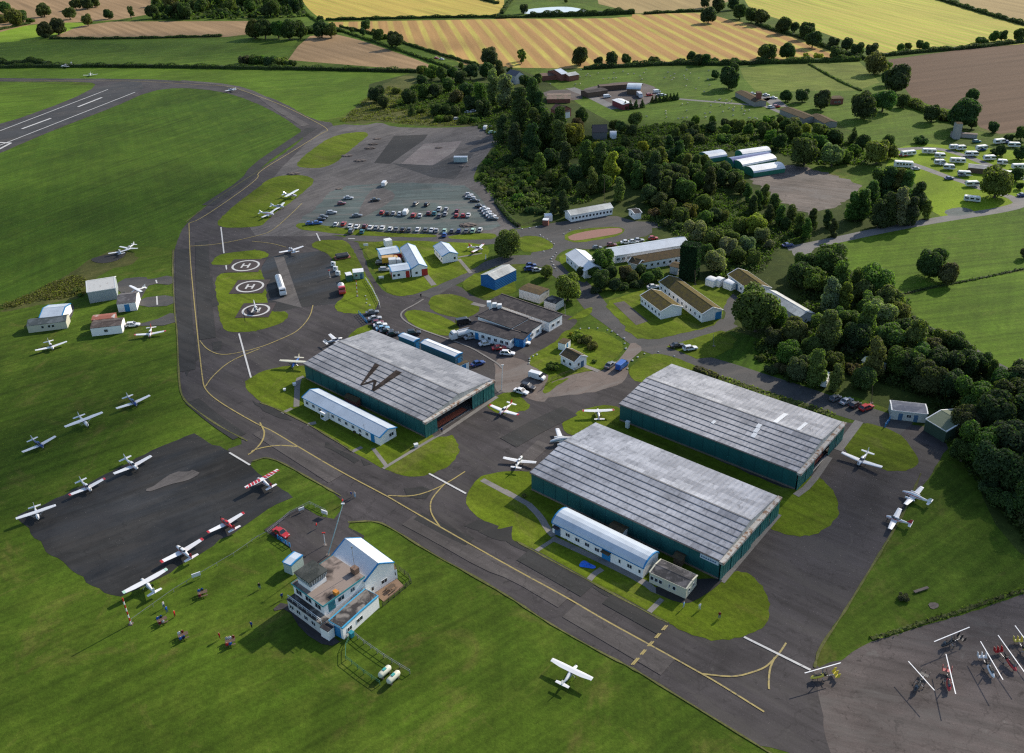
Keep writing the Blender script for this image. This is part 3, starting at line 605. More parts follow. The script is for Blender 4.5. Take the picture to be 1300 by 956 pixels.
def hut(name, label, eL, eR, h, rise, W=None, eB=None, roof=PALE, wall=WALL, trim=BLUE, front=None, end=None, left=None, ov=0.35, curved=False, cat='hut', group=None, ridge_pos=0.5, plinth=False, chim=0, mono=False):
    o, rz, L, W = frame_from(eL, eR, h, W, eB)
    t = empty(name, o, rz, label, cat, group); wi = 0.0; x0, x1, y0, y1 = ov, L - ov, ov * 0.6, W - ov * 0.6
    # section of the roof: (y, z)
    if mono: sec = [(0, h), (W, h + rise)]
    elif curved: sec = [(0, h), (W * .06, h + rise * .38), (W * .22, h + rise * .78), (W * .4, h + rise * .97), (W * .6, h + rise * .97), (W * .78, h + rise * .78), (W * .94, h + rise * .38), (W, h)]
    else: sec = [(0, h), (W * ridge_pos, h + rise), (W, h)]
    m = MB(); wsec = [(y0, 0)] + [(min(max(y, y0), y1), z - 0.06) for y, z in sec] + [(y1, 0)]
    m.loft([[(x0, y, z) for y, z in wsec], [(x1, y, z) for y, z in wsec]]); m.build('wall', wall, t)
    th = 0.10; m = MB()
    for (ya, za), (yb, zb) in zip(sec, sec[1:]):
        m.loft([[(x, ya, za), (x, yb, zb), (x, yb, zb + th), (x, ya, za + th)] for x in (0, L)])
    rf = m.build('roof', roof, t)
    if not mono and not curved and rise > 0.3:
        m = MB(); yr, zr = W * ridge_pos, h + rise + th + 0.003
        m.loft([[(x, yr - .25, zr - .25 * rise / (W * ridge_pos)), (x, yr, zr + 0.06), (x, yr + .25, zr - .25 * rise / (W * (1 - ridge_pos)))] for x in (0.01, L - 0.01)]); m.build('ridge_cap', roof, rf)
    if trim:
        m = MB()
        for x, s_ in ((-0.06, -1), (L - .24, 1)):
            for (ya, za), (yb, zb) in zip(sec, sec[1:]):
                m.loft([[(xx, ya, za - .12), (xx, yb, zb - .12), (xx, yb, zb + .14), (xx, ya, za + .14)] for xx in (x, x + .30)])
        m.box(0, -0.07, h - .12, L, -0.003, h + .1); m.box(0, W + 0.003, h + (rise if mono else 0) - .12, L, W + .07, h + (rise if mono else 0) + .1)
        m.build('fascia', trim, rf)
    for side, spec in (('f', front), ('e', end), ('l', left)):
        if not spec: continue
        for it in spec.split():
            k, f_ = it[0], float(it[1:].split('x')[0]); ww = float(it.split('x')[1]) if 'x' in it else 1.2
            if side == 'f': p, n_ = (x0 + f_ * (x1 - x0), y0, 0), (0, -1, 0)
            elif side == 'e': p, n_ = (x1, y0 + f_ * (y1 - y0), 0), (1, 0, 0)
            else: p, n_ = (x0, y0 + f_ * (y1 - y0), 0), (-1, 0, 0)
            if k == 'w': window(t, (p[0], p[1], min(1.0, h - 1.3)), n_, ww, 1.0)
            elif k == 'd': door(t, p, n_, ww)
            elif k == 'r': door(t, p, n_, ww, min(2.6, h - 0.2), RED)
            elif k == 'b': door(t, p, n_, ww, min(2.6, h - 0.2), BLUE)
    return t, L, W
def ws(n, a=0.06, b=0.94, w=1.1, doors=()):
    return ' '.join(('d' if i in doors else 'w') + '%.3fx%.1f' % (a + (b - a) * i / (n - 1), w) for i in range(n))
# ---------------------------------------------------------------- three hangars
HL, HW_, HE, HR = 49.79, 26.8, 5.10, 6.76
def hangar(pos, rz, label, roofmat, name='hangar', sign=False, letter=False, opening=(0.22, 0.62), skylights=()):
    t = empty(name, (pos[0], pos[1], 0), rz, label, 'hangar')
    m = MB(); x0, x1, y0, y1 = 0.25, HL - 0.55, 0.25, HW_ - 0.25
    th = 0.2; zr = lambda y: HE + (HR - HE) * (1 - abs(y - HW_ / 2) / (HW_ / 2)) - 0.1
    m.box(x0, y0, 0, x1, y0 + th, HE - .08); m.box(x0, y1 - th, 0, x1, y1, HE - .08)
    m.loft([[(x, y0 + th, 0), (x, y1 - th, 0), (x, y1 - th, zr(y1 - th)), (x, HW_ / 2, HR - .1), (x, y0 + th, zr(y0 + th))] for x in (x0, x0 + th)])
    m.build('wall', TEAL, t)
    pm = MB().box(-.07, -.07, 0, .07, -.002, HE - .1).mesh('wall_post', plain('hangar_teal_dark', (0.010, 0.075, 0.085), 0.6))
    for k in range(1, 14):                                              # cover strips of the side cladding
        o_ = bpy.data.objects.new('wall_post', pm); COL.objects.link(o_); o_.parent = t; o_.location = (x0 + (x1 - x0) * k / 14, y0, 0)
    m = MB(); m.box(x0, y0 - .12, 0, x1, y0 - .003, .45); m.build('plinth', plain('concrete_plinth', (0.16, 0.13, 0.11), 0.9), t)
    # roof: near slope of seven lapped courses, far slope of sheets
    n = 7; m = MB(); m2 = MB()
    for side in (0, 1):
        mm = m if side == 0 else m2
        for i in range(n):
            f0, f1 = i / n, (i + 1) / n
            ya, yb = f0 * HW_ / 2, f1 * HW_ / 2 + (0.25 if i < n - 1 else 0)
            za, zb = HE + (HR - HE) * f0 + 0.16, HE + (HR - HE) * (yb / (HW_ / 2)) + 0.02 + (0.12 if i == n - 1 else 0)
            if side: ya, yb = HW_ - ya, HW_ - yb; za = HE + (HR - HE) * f0 + 0.11
            mm.loft([[(x, ya, za - .1), (x, yb, zb - .1), (x, yb, zb), (x, ya, za)] for x in (0, HL - 0.5)])
    r1 = m.build('roof', roofmat, t); r2 = m2.build('roof', roofmat, t)
    m = MB(); sm = plain('roof_lap_gap', (0.14, 0.14, 0.145), 0.9)
    for i in range(1, n + 0):
        y = i / n * HW_ / 2; z = HE + (HR - HE) * i / n
        m.box(0.02, y - .12, z + .02, HL - .52, y - .004, z + .155)
    m.build('roof_joint', sm, t)
    m = MB(); m.box(0, HW_ / 2 - .2, HR + .1, HL - .5, HW_ / 2 + .2, HR + .2); m.build('ridge_cap', sm, t)
    m = MB(); m.tube([(0, -.1, HE - .02), (HL - .5, -.1, HE - .02)], .13, 6); m.build('gutter', plain('rusty_gutter', (0.15, 0.12, 0.10), 0.8), t)
    # door gable: recessed fascia, gantry beam, sliding leaves
    m = MB(); m.loft([[(x, 0.1, HE - .5), (x, HW_ - .1, HE - .5), (x, HW_ - .1, HE), (x, HW_ / 2, HR), (x, .1, HE)] for x in (HL - .7, HL - .5)])
    m.build('gable', GREYR, t)
    m = MB(); m.box(HL - .48, -.25, HE - .55, HL + .55, HW_ + .25, HE + .05); m.build('door_gantry', plain('rusty_white_beam', (0.40, 0.385, 0.36), 0.7, spots=((0.17, 0.09, 0.05), 0.50, 0.9)), t)
    o0, o1 = opening; k = 6; pw = HW_ / k
    for i in range(k):
        c = (i + .5) / k
        if o0 < c < o1: continue
        m = MB(); xx = HL - .15 + 0.16 * (i % 3)
        m.box(xx, i * pw + .04, .08, xx + .12, (i + 1) * pw - .04, HE - .55)
        for q in (0.25, .5, .75): m.box(xx + .122, i * pw + q * pw - .05, .1, xx + .17, i * pw + q * pw + .05, HE - .6)
        m.build('door', TEALP, t)
    if o1 > o0:
        m = MB(); m.box(HL - 3.0, o0 * HW_, 0.14, HL - .9, o1 * HW_ - 1, .18); m.build('painted_floor', ORANGE, t)
        m = MB(); m.box(HL - 0.5, o0 * HW_, 0.12, HL + .0, o1 * HW_, .17); m.build('door_track', METAL, t)
        m = MB(); m.box(x0 + th, y0 + th, 0.11, HL - .95, y1 - th, .135); m.build('floor', plain('hangar_floor', (0.10, 0.10, 0.10), 0.6), t)
        m = MB()
        for q in range(1, 12): m.beam((q * HL / 12, y0 + .3, HE - .35), (q * HL / 12, y1 - .3, HE - .35), .15, .25)
        m.build('roof_truss', METAL, t)
    if sign:
        m = MB(); m.box(HL * .90, y0 - .12, HE - 1.55, HL * .985, y0 - .06, HE - .45); s_ = m.build('sign', plain('pale_sign', (0.42, 0.50, 0.58), 0.5), t)
        m = MB()
        for q in range(7): m.box(HL * .905 + q * .52, y0 - .14, HE - 1.15, HL * .905 + q * .52 + .3, y0 - .122, HE - .85)
        m.box(HL * .905, y0 - .1395, HE - 1.2, HL * .905 + 3.42, y0 - .1215, HE - 1.15); m.build('lettering', DFR, s_)
    if letter:                                                           # the big W laid on the near slope
        def sp(x, s): y = s * HW_ / 2; return (x, y, HE + (HR - HE) * s + 0.185 + (0.02 if s < .99 else 0))
        m = MB()
        LET = [g1('A ' + q, HE + 1.0) for q in ('870,515', '700,690', '850,655', '820,745', '1090,590')]
        W2 = Matrix.Rotation(-rz, 3, 'Z'); loc = [W2 @ (q - Vector((pos[0], pos[1], 0))) for q in LET]
        wd = (1.35, 0.9, 0.9, 1.35)
        wds = [(1.9, .6), (.5, 1.2), (1.2, .6), (1.2, 2.3)]
        for (a, b), (wa, wb) in zip(zip(loc, loc[1:]), wds):
            steps = 12
            for q in range(steps):
                f0, f1 = q / steps, (q + 1) / steps
                pa, pb = a.lerp(b, f0), a.lerp(b, f1); w0 = wa + (wb - wa) * f0; w1 = wa + (wb - wa) * f1
                zz = lambda p: HE + (HR - HE) * (p.y / (HW_ / 2)) + .20
                m.loft([[(p.x - w_ / 2, p.y, zz(p) - .05), (p.x + w_ / 2, p.y, zz(p) - .05), (p.x + w_ / 2, p.y, zz(p)), (p.x - w_ / 2, p.y, zz(p))] for p, w_ in ((pa, w0), (pb, w1))])
        m.build('roof_letter', felt('letter_tar', (0.020, 0.015, 0.013), (0.045, 0.033, 0.028), (0.06, 0.045, 0.04)), r1)
    for (x, s, w_, l_) in skylights:
        m = MB(); zz = lambda s_: HE + (HR - HE) * (1 - abs(s_ - 1)) + .2
        m.loft([[(xx, s0 * HW_ / 2, zz(s0) - .05), (xx, (s0 + l_) * HW_ / 2, zz(s0 + l_) - .05), (xx, (s0 + l_) * HW_ / 2, zz(s0 + l_)), (xx, s0 * HW_ / 2, zz(s0))] for xx, s0 in ((x, s), (x + w_, s))])
        m.build('rooflight', PALE2, r1)
    return t
hangar((-60.617, 227.676), -0.71517, 'long green hangar with a huge dark letter W on its grey roof', HROOF[0], letter=True, opening=(0.18, 0.66))
hangar((3.328, 172.014), -0.70272, 'green hangar with a grey lapped roof, nearest to the taxiway and the blue tarpaulin', HROOF[1], sign=True, opening=(0, 0))
hangar((27.614, 201.058), -0.70279, 'green hangar with pale rooflight strips, beside the tree-lined road', HROOF[2], opening=(0.30, 0.70),
       skylights=((34.5, .43, 1.1, .13), (34.2, .58, 1.1, .13), (33.9, .72, 1.1, .12), (36.5, 1.03, 1.1, .5), (42.5, 1.05, .9, .4), (24, .40, .8, .1)))
# ---------------------------------------------------------------- offices before the hangars
t, L, W = hut('office_building', 'long white office hut with blue trim in front of the hangar with the W', 'G 103,195', 'G 895,605', 2.7, 1.1, eB='G 1057,495', front=ws(10, .05, .84, 1.1) + ' d0.32x1.2 b0.91x1.4', end='w0.7x1.6')
m = MB(); m.box(L * .29, -1.2, 0, L * .35, .15, .12); m.box(L * .29, -1.2, 2.2, L * .35, .15, 2.35); m.box(L * .29, -1.2, .12, L * .295, -1.1, 2.2); m.box(L * .345, -1.2, .12, L * .35, -.0, 2.2); m.build('porch', WALL, t)
m = MB(); m.tube([(L * .83, -.4, 2.9), (L * .83, -.4, 4.8)], .05, 6); m.tube([(L * .83, -.9, 4.6), (L * .83, .5, 4.6)], .04, 6); m.build('aerial', METAL, t)
t, L, W = hut('office_building', 'long white office hut with a barrel-edged pale roof and blue verge near the blue tarpaulin', 'H 80,345', 'H 1015,815', 2.8, 1.5, eB='H 1180,660', curved=True, ov=.2,
    front='d0.06x1.6 w0.18 w0.29 w0.40 w0.51 b0.61x2.2 w0.755x0.6 w0.86 w0.965x0.6')
m = MB(); m.box(L * .57, -.9, 2.35, L * .66, .1, 2.5); m.build('porch', MOSS2, t)
m = MB(); m.box(L * .03, -.9, 2.35, L * .10, .1, 2.45); m.build('porch', DKR, t)
hut('portable_office', 'cream flat-roofed portable office at the end of the white barrel-edged hut', 'I 272,372', 'I 652,545', 2.7, 0.35, eB='I 778,410', roof=felt('streaky_roof', (0.04, 0.04, 0.043), (0.11, 0.105, 0.11)), wall=CREAM, trim=CREAM, ov=.1,
    front='w0.07x0.8 w0.19x0.8 w0.31x0.8 w0.55x0.4 w0.68x0.8', end='w0.3x0.7 w0.7x0.7', cat='portable office')
hut('outbuilding', 'dark-roofed lean-to store between the barrel-edged hut and its hangar', 'H 640,400', 'H 790,470', 2.4, .3, W=3.2, roof=MOSS2, wall=WALL, trim=None, cat='shed')
hut('outbuilding', 'rusty brown shed between the white office and the hangar with the W', 'G 520,195', 'G 655,250', 2.0, .4, W=3.2, roof=MOSS2, wall=BRICK, trim=None, cat='shed')
hut('outbuilding', 'small brown store against the wall of the hangar nearest the taxiway', 'I 500,215', 'I 600,262', 2.2, .3, W=3.0, roof=MOSS2, wall=WOOD, trim=None, cat='shed')
# ---------------------------------------------------------------- control tower complex
def prism(par, name, mat, pts, z0, z1):
    m = MB(); m.loft([[(p[0], p[1], z0) for p in pts], [(p[0], p[1], z1) for p in pts]]); return m.build(name, mat, par)
def tower():
    h2 = 5.6
    A = g1('J 140,430', h2); B = g1('J 425,635', h2); C = g1('J 800,365', h2)   # front-left, front-right and back-right roof corners
    d = B - A; rz = math.atan2(d.y, d.x); L = d.length; c = C - B
    Wd = abs(-c.x * math.sin(rz) + c.y * math.cos(rz)) ; Wd = min(Wd, 17)
    t = empty('control_tower', (A.x, A.y, 0), rz, 'white two-storey control tower with a glazed cab on its flat brown roof', 'control tower')
    U = Matrix.Rotation(-rz, 3, 'Z'); loc = lambda s, z: U @ (g1(s, z) - Vector((A.x, A.y, 0)))
    e = .2
    m = MB(); m.box(e, e, 0, L - e, Wd, h2 - .25); m.build('wall', WALL, t)
    m = MB(); m.box(0, 0, h2 - .25, L, Wd, h2); rf = m.build('roof', FELT, t)
    m = MB(); m.box(-.06, -.06, h2 - .3, L + .06, -.002, h2 + .1); m.box(L + .002, -.06, h2 - .3, L + .06, Wd, h2 + .1); m.box(-.06, 0, h2 - .3, -.002, Wd, h2 + .1); m.build('fascia', plain('teal_trim', (0.05, 0.28, 0.32), .5), rf)
    for x in (.2, .5, .8): window(t, (L * x, e, 3.6), (0, -1, 0), L * .19, 1.3)
    window(t, (L - e, Wd * .42, 3.6), (1, 0, 0), 1.6, 1.2); window(t, (L - e, Wd * .7, 3.8), (1, 0, 0), 1.1, 1.0); door(t, (L - e, Wd * .2, 3.0), (1, 0, 0), 1.7, 2.2, plain('teal_door', (0.03, 0.16, 0.20), .4))
    m = MB(); m.box(0.3, -1.75, 0, L + .9, e - .003, 2.8); m.build('lower_wall', WALLD, t)  # duller wall tone stands in for the shade below the terrace edge
    for x in (.15, .38, .62, .85): window(t, (L * x, -1.75, 1.0), (0, -1, 0), 1.3, 1.1)
    m = MB(); m.box(0.2, -1.85, 2.8, L + 1, e, 2.98)                       # terrace
    m.build('terrace', FELT2, t)
    m = MB()
    for q in range(8): m.beam((.5 + (L + .5) * q / 7, -1.55, 3.0), (.5 + (L + .5) * q / 7, -1.55, 4.0), .06, .06)
    m.beam((.5, -1.55, 4.0), (L + 1, -1.55, 4.0), .1, .08); m.beam((.5, -1.55, 3.5), (L + 1, -1.55, 3.5), .05, .05)
    m.build('railing', FRAME, t)
    # cab
    hc = h2 + 2.6
    cA = loc('J 190,345', hc); cB = loc('J 315,440', hc - .6); cC = loc('J 445,330', hc)
    cx0 = L * .10; cy0 = 1.0; cw = L * .40; cd = cw * 1.0
    m = MB(); m.box(cx0, cy0, h2, cx0 + cw, cy0 + cd, h2 + 1.0); cab = m.build('cab', WALL, t)
    ins = .15; out = .25
    m = MB(); m.loft([[(cx0 + ins, cy0 + ins, h2 + 1.0), (cx0 + cw - ins, cy0 + ins, h2 + 1.0), (cx0 + cw - ins, cy0 + cd - ins, h2 + 1.0), (cx0 + ins, cy0 + cd - ins, h2 + 1.0)],
        [(cx0 - out, cy0 - out, hc), (cx0 + cw + out, cy0 - out, hc), (cx0 + cw + out, cy0 + cd + out, hc), (cx0 - out, cy0 + cd + out, hc)]])
    m.build('window', plain('cab_glass', (0.05, 0.10, 0.13), .1, spec=.9), cab)
    m = MB()
    for sx in range(8):
        f = sx / 7
        for (a, b) in (((cx0 + ins + f * (cw - 2 * ins), cy0 + ins), (cx0 - out + f * (cw + 2 * out), cy0 - out)), ((cx0 + cw - ins, cy0 + ins + f * (cd - 2 * ins)), (cx0 + cw + out, cy0 - out + f * (cd + 2 * out))),
                       ((cx0 + ins, cy0 + ins + f * (cd - 2 * ins)), (cx0 - out, cy0 - out + f * (cd + 2 * out)))):
            m.beam((a[0], a[1], h2 + 1.0), (b[0], b[1], hc), .12, .12)
    m.build('mullion', FRAME, cab)
    m = MB(); m.box(cx0 - .4, cy0 - .4, hc, cx0 + cw + .4, cy0 + cd + .4, hc + .2); m.build('roof', CABR, cab)
    m = MB()
    for q in range(6): m.tube([(cx0 + .3 + q * .5, cy0 + .5 + (q % 3), hc + .2), (cx0 + .3 + q * .5, cy0 + .5 + (q % 3), hc + 1.4)], .03, 5)
    m.build('aerial', METAL, cab)
    m = MB(); q = loc('J 540,510', h2 + .4); m.box(q.x - .5, q.y - .4, h2, q.x + .6, q.y + .4, h2 + .8); m.build('orange_box', plain('orange_case', (0.5, 0.2, 0.03), .5), t)
    q = loc('J 715,330', h2); m = MB(); m.tube([(q.x, q.y, h2), (q.x, q.y, h2 + 6.5)], .05, 6); m.box(q.x - .12, q.y - .12, h2 + 6.3, q.x + .12, q.y + .12, h2 + 6.7); m.build('mast', METAL, t)
    m = MB(); m.box(q.x - .7, q.y - .6, h2, q.x + .7, q.y + .6, h2 + 1.3); m.build('roof_hatch', plain('brown_hatch', (.16, .10, .07), .8), t)
    # gabled hall behind: white lit slope and blue verge
    hh = 5.0; hl = loc('J 500,185', hh); hr = loc('J 800,415', hh); hb = loc('J 1060,238', hh)
    return t, rz, A, L, Wd
t, rz_, A_, L_, W_ = tower()
hut('tower_hall', 'gabled white hall with a bright white roof and blue verges joined to the control tower', 'J 500,180', 'J 800,415', 4.6, 2.2, eB='J 1060,238', roof=PALE2, front='w0.2x0.8', end='w0.22x0.7 w0.62x1.5', cat='hall', ov=.15)
hut('tower_annexe', 'low white annexe with a stained flat roof and blue fascia beside the control tower', 'J 475,765', 'J 600,835', 3.0, .12, eB='J 955,560', roof=FELT2, wall=WALL, trim=plain('sky_blue_trim', (.05, .30, .50), .5), ov=.05,
    end='w0.17x1.3 w0.45x1.7', front='b0.6x1.6', cat='annexe')
hut('tower_porch', 'tiny white porch with a brown flat roof at the patio corner of the gabled hall', 'J 985,290', 'J 1010,330', 2.6, .1, eB='J 1090,300', roof=MOSS2, wall=WALL, trim=None, ov=.05, end='w0.6x1.0', cat='porch')
hut('tower_porch', 'small dark-roofed entrance lobby at the foot of the tower annexe', 'J 395,825', 'J 470,870', 2.4, .1, eB='J 540,835', roof=DKR, wall=WALL, trim=None, ov=.05, cat='porch')
hut('shed', 'small pale cabin with blue corner trim beside the control tower', 'J 60,238', 'J 140,272', 2.7, .15, eB='J 262,185', roof=PALE, wall=plain('pale_green_wall', (.32, .40, .38), .7), trim=BLUE, ov=.08, cat='shed')
# ---------------------------------------------------------------- buildings behind the first hangar
hut('store_building', 'long blue-grey store with a flat pale roof behind the hangar with the W', 'K 450,392', 'K 765,520', 3.6, .35, eB='K 845,487', roof=PALE2, wall=ribbed('blue_grey_wall', (.08, .16, .22)), ov=.1, end='b0.5x1.2', cat='store')
hut('store_building', 'short blue store with a flat pale roof nearest the row of parked cars', 'K 250,330', 'K 395,385', 3.2, .3, eB='K 437,352', roof=PALE, wall=ribbed('blue_grey_wall2', (.06, .18, .26)), ov=.1, end='b0.5x1.4', cat='store')
hut('store_annexe', 'white lean-to with a brown roof on the end of the long blue-grey store', 'K 775,585', 'K 800,600', 2.8, .1, eB='K 872,555', roof=MOSS2, wall=WALL, trim=None, ov=.05, end='b0.5x1.4', cat='shed')
# fire station: three ranges round a yard
FS = 'fire station ranges'
hut('fire_station', 'main pale-roofed range of the fire station, running away from the yard', 'O 235,420', 'O 440,365', 3.2, 1.1, W=9, roof=PALE, end='r0.45x2.2 r0.85x2.2', front='r0.15x1.4 r0.68x2.0', cat='fire station') if False else None
hut('fire_station', 'near pale-roofed range of the fire station with red doors facing the lawn', 'O 238,425', 'O 402,402', 3.1, .6, W=6.5, roof=PALE, front='w0.1x1 w0.35x1 r0.85x1.4', left='r0.4x2.4', cat='fire station')
hut('fire_station', 'far pale-roofed range of the fire station opening on the fire engine yard', 'O 148,288', 'O 315,262', 3.1, .6, W=7.0, roof=PALE, front='w0.15x1 r0.48x2.6 r0.9x3.0', cat='fire station')
hut('fire_station', 'long cross range of the fire station joining its two wings', 'O 312,225', 'O 405,400', 3.3, 1.5, eB='O 533,375', roof=PALE, end='w0.3x1 r0.82x2.2', cat='fire station', ov=.1)
hut('white_hut', 'gabled white hut with a pale roof on the lawn beside the fire station', 'O 583,212', 'O 658,298', 3.0, 1.3, eB='O 787,270', roof=PALE, front=ws(4, .1, .9, .9), end='w0.8x0.9', cat='hut')
hut('blue_shed', 'bright blue gabled shed with a white roof on the lawn above the office block', 'O 1095,492', 'O 1272,408', 4.0, 1.2, W=7.0, roof=GREYR, wall=BLUEW, trim=None, ov=.08, cat='shed')
# flat-roofed office block in the middle
def block():
    t = empty('office_block', g1('L 520,480'), 0, 'sprawling dark flat-roofed office block with white and blue walls in the centre', 'office building')
    base = t.location.copy()
    def wing(a, b, c, h, wall=WALL, roof=DKR, wins='', fascia=None):
        p0, p1, p2 = g1(a, h), g1(b, h), g1(c, h); d = p1 - p0; rz = math.atan2(d.y, d.x); L = d.length; q = p2 - p1; Wd = abs(-q.x * math.sin(rz) + q.y * math.cos(rz))
        M_ = Matrix.Translation(Vector((p0.x, p0.y, 0)) - base) @ Matrix.Rotation(rz, 4, 'Z')
        def add(m, name, mat, par=t):
            m.v = [tuple(M_ @ Vector(v)) for v in m.v]; return m.build(name, mat, par)
        m = MB(); m.box(.1, .1, 0, L - .1, Wd - .1, h - .25); add(m, 'wall', wall)
        m = MB(); m.box(0, 0, h - .25, L, Wd, h); rf = add(m, 'roof', roof)
        m = MB(); m.box(-.05, Wd - .25, h + .003, L, Wd, h + .2); m.box(-.05, -.05, h - .25, L, -.003, h + .05); add(m, 'parapet', fascia or CON, rf)
        n3 = (M_.to_3x3() @ Vector((0, -1, 0))).normalized()
        for it in wins.split():
            p = M_ @ Vector((.1 + float(it[1:]) * (L - .2), .1, 0 if it[0] != 'w' else 1.0))
            if it[0] == 'w': window(t, p, n3, 1.2, 1.1)
            else: door(t, p, n3, 1.3, 2.3, BLUE)
        e3 = (M_.to_3x3() @ Vector((1, 0, 0))).normalized()
        if Wd > 4:
            for f in (.3, .7): window(t, M_ @ Vector((L - .1, .1 + f * (Wd - .2), 1.0)), e3, 1.3, 1.1)
    wing('L 280,155', 'L 830,345', 'L 950,275', 3.6)                       # long rear wing
    wing('L 185,290', 'L 490,400', 'L 610,300', 3.9, wins='w.1 w.3 b.45 w.6 w.8')
    wing('L 440,380', 'L 640,440', 'L 730,345', 3.4, roof=DKR, wins='w.2 w.5 b.8')
    wing('L 100,400', 'L 480,505', 'L 500,415', 3.2, roof=DKR, wins='w.08 b.2 w.35 w.5 w.65 w.8 w.92')
    wing('L 500,480', 'L 600,500', 'L 700,400', 3.1, wall=BLUEW, wins='b.4')
    m = MB()
    for k, s_ in enumerate(('L 290,200', 'L 340,215', 'L 385,225')):
        p = g1(s_, 3.6) - base; m.box(p.x - .7, p.y - .7, 3.6, p.x + .7, p.y + .7, 5.2)
    m.build('roof_vent', FRAME, t)
block()
hut('brick_hut', 'square white hut with a mossy brown flat roof near the round-crowned yellow tree', 'L 555,50', 'L 745,105', 3.2, .25, eB='L 850,55', roof=MOSS2, wall=WALLD, trim=None, ov=.1, cat='hut')
hut('brick_hut', 'low white walled lean-to beside the yellowing tree', 'L 780,152', 'L 890,185', 2.6, .2, eB='L 935,130', roof=FELT2, wall=WALLD, trim=None, ov=.1, cat='hut')
hut('cottage', 'small white cottage with a mossy gabled roof by the airfield gate', 'L 922,640', 'L 1060,712', 2.9, 1.4, eB='L 1162,650', roof=MOSS2, wall=WALL, trim=FRAME, front='w0.25x1 w0.7x1', end='w0.35x.9 d0.65', cat='cottage')
hut('shed', 'tiny white flat-roofed outhouse behind the cottage by the gate', 'L 908,530', 'L 975,548', 2.3, .1, eB='L 1035,510', roof=MOSS2, wall=WALL, trim=None, ov=.05, end='b0.4x.8', cat='outhouse')
# mossy huts
hut('barrack_hut', 'short white hut with a mossy gabled roof beside the bare garden beds', 'M 118,240', 'M 262,350', 3.0, 1.6, eB='M 410,318', roof=MOSS, wall=WALL, trim=FRAME, front=ws(6, .08, .92, .9), cat='hut')
hut('barrack_hut', 'lean-to porch with a brown roof on the end of the short mossy hut', 'M 285,350', 'M 300,362', 2.3, .3, eB='M 395,335', roof=MOSS2, wall=WALLD, trim=None, ov=.05, cat='porch') if False else None
hut('barrack_hut', 'long white hut with a mossy gabled roof and a grey-blue end door', 'M 245,148', 'M 540,368', 3.1, 1.7, eB='M 692,345', roof=MOSS, wall=WALL, trim=FRAME, front=ws(10, .05, .95, .9, (4,)), end='b0.82x2.2', cat='hut')
hut('barrack_hut', 'white hut with a yellow-moss roof standing behind the big round tree', 'M 708,98', 'M 870,215', 3.1, 1.7, W=8, roof=MOSS, wall=WALL, trim=FRAME, front=ws(6, .08, .92, .9, (2,)), cat='hut')
hut('barrack_hut', 'grey metal-roofed shed half hidden by trees behind the big round tree', 'M 930,235', 'M 1190,390', 3.1, 1.2, W=6.5, roof=GREYR, wall=WALLD, trim=None, cat='shed')
hut('white_hut', 'pale gabled hut with a light metal roof between the road and the dark trees', 'N 147,440', 'N 277,556', 3.0, 1.5, eB='N 350,475', roof=PALE2, wall=WALL, trim=FRAME, front=ws(5, .1, .9, .9), cat='hut')
hut('barrack_hut', 'very long white hut with a pale blue-grey roof beside the red gravel bed', 'N 480,452', 'N 985,372', 3.1, 1.4, W=8, roof=PALE, wall=WALL, trim=FRAME, front=ws(14, .04, .96, 1.3), cat='hut')
hut('barrack_hut', 'white hut with a mossy roof parallel to the very long pale hut', 'N 630,505', 'N 960,448', 2.9, 1.5, W=7, roof=MOSS2, wall=WALL, trim=None, front=ws(8, .05, .95, 1.0), cat='hut')
hut('barrack_hut', 'small white gable wing with a brown roof at the end of the mossy hut', 'N 565,495', 'N 640,515', 2.8, 1.2, W=5, roof=MOSS2, wall=WALL, trim=FRAME, cat='hut')
hut('shed', 'shabby brown-roofed white shed beside the tall dark conifer', 'N 845,520', 'N 912,535', 2.8, .4, W=5, roof=MOSS2, wall=WALLD, trim=None, cat='shed')
hut('barrack_hut', 'long white hut with a streaked pale roof at the top of the loop road', 'N 183,180', 'N 472,128', 2.9, 1.3, W=6, roof=GREYR, wall=WALL, trim=FRAME, front=ws(12, .04, .96, 1.0), cat='hut')
hut('shed', 'small white cabin with a dark roof right of the long hut on the loop', 'N 612,168', 'N 666,160', 2.6, .7, W=6, roof=DKR, wall=WALL, trim=FRAME, left='w0.5x1', cat='cabin')
hut('shed', 'white kiosk with a flat roof by the gate of the loop road', '4 500,512', '4 550,508', 2.4, .1, W=3, roof=PALE2, wall=WALL, trim=None, ov=.05, cat='kiosk')
hut('shed', 'tiny red-brown hut in front of the white kiosk', '4 480,540', '4 520,542', 2.3, .1, W=2.4, roof=PALE2, wall=BRICK, trim=None, ov=.05, cat='hut')
# west cluster
hut('workshop', 'tall dirty-white workshop roof with three dark vents west of the taxiway', 'Q 715,270', 'Q 955,232', 4.2, 2.0, W=11, roof=plain('flaking_white_roof', (.52, .52, .50), .8, var=.1, spots=((.25, .2, .17), .6, .8)), wall=plain('grey_board_wall', (.26, .30, .31), .8), trim=FRAME, ov=.15, cat='workshop')
hut('workshop_lean_to', 'grey lean-to with glazed panels under the tall workshop', 'Q 735,268', 'Q 915,245', 2.9, .2, W=4, roof=GREYR, wall=plain('grey_green_wall', (.22, .29, .29), .8), trim=None, front=ws(5, .1, .9, 1.2), cat='lean-to', ov=.1) if False else None
hut('shed', 'grey-roofed white shed with a blue door beside the tall workshop', 'Q 960,368', 'Q 1120,350', 3.0, 1.3, W=9, roof=felt('old_grey_roof', (.085, .08, .085), (.15, .145, .15)), wall=WALL, trim=None, front='b0.5x1.6', ov=.1, cat='shed')
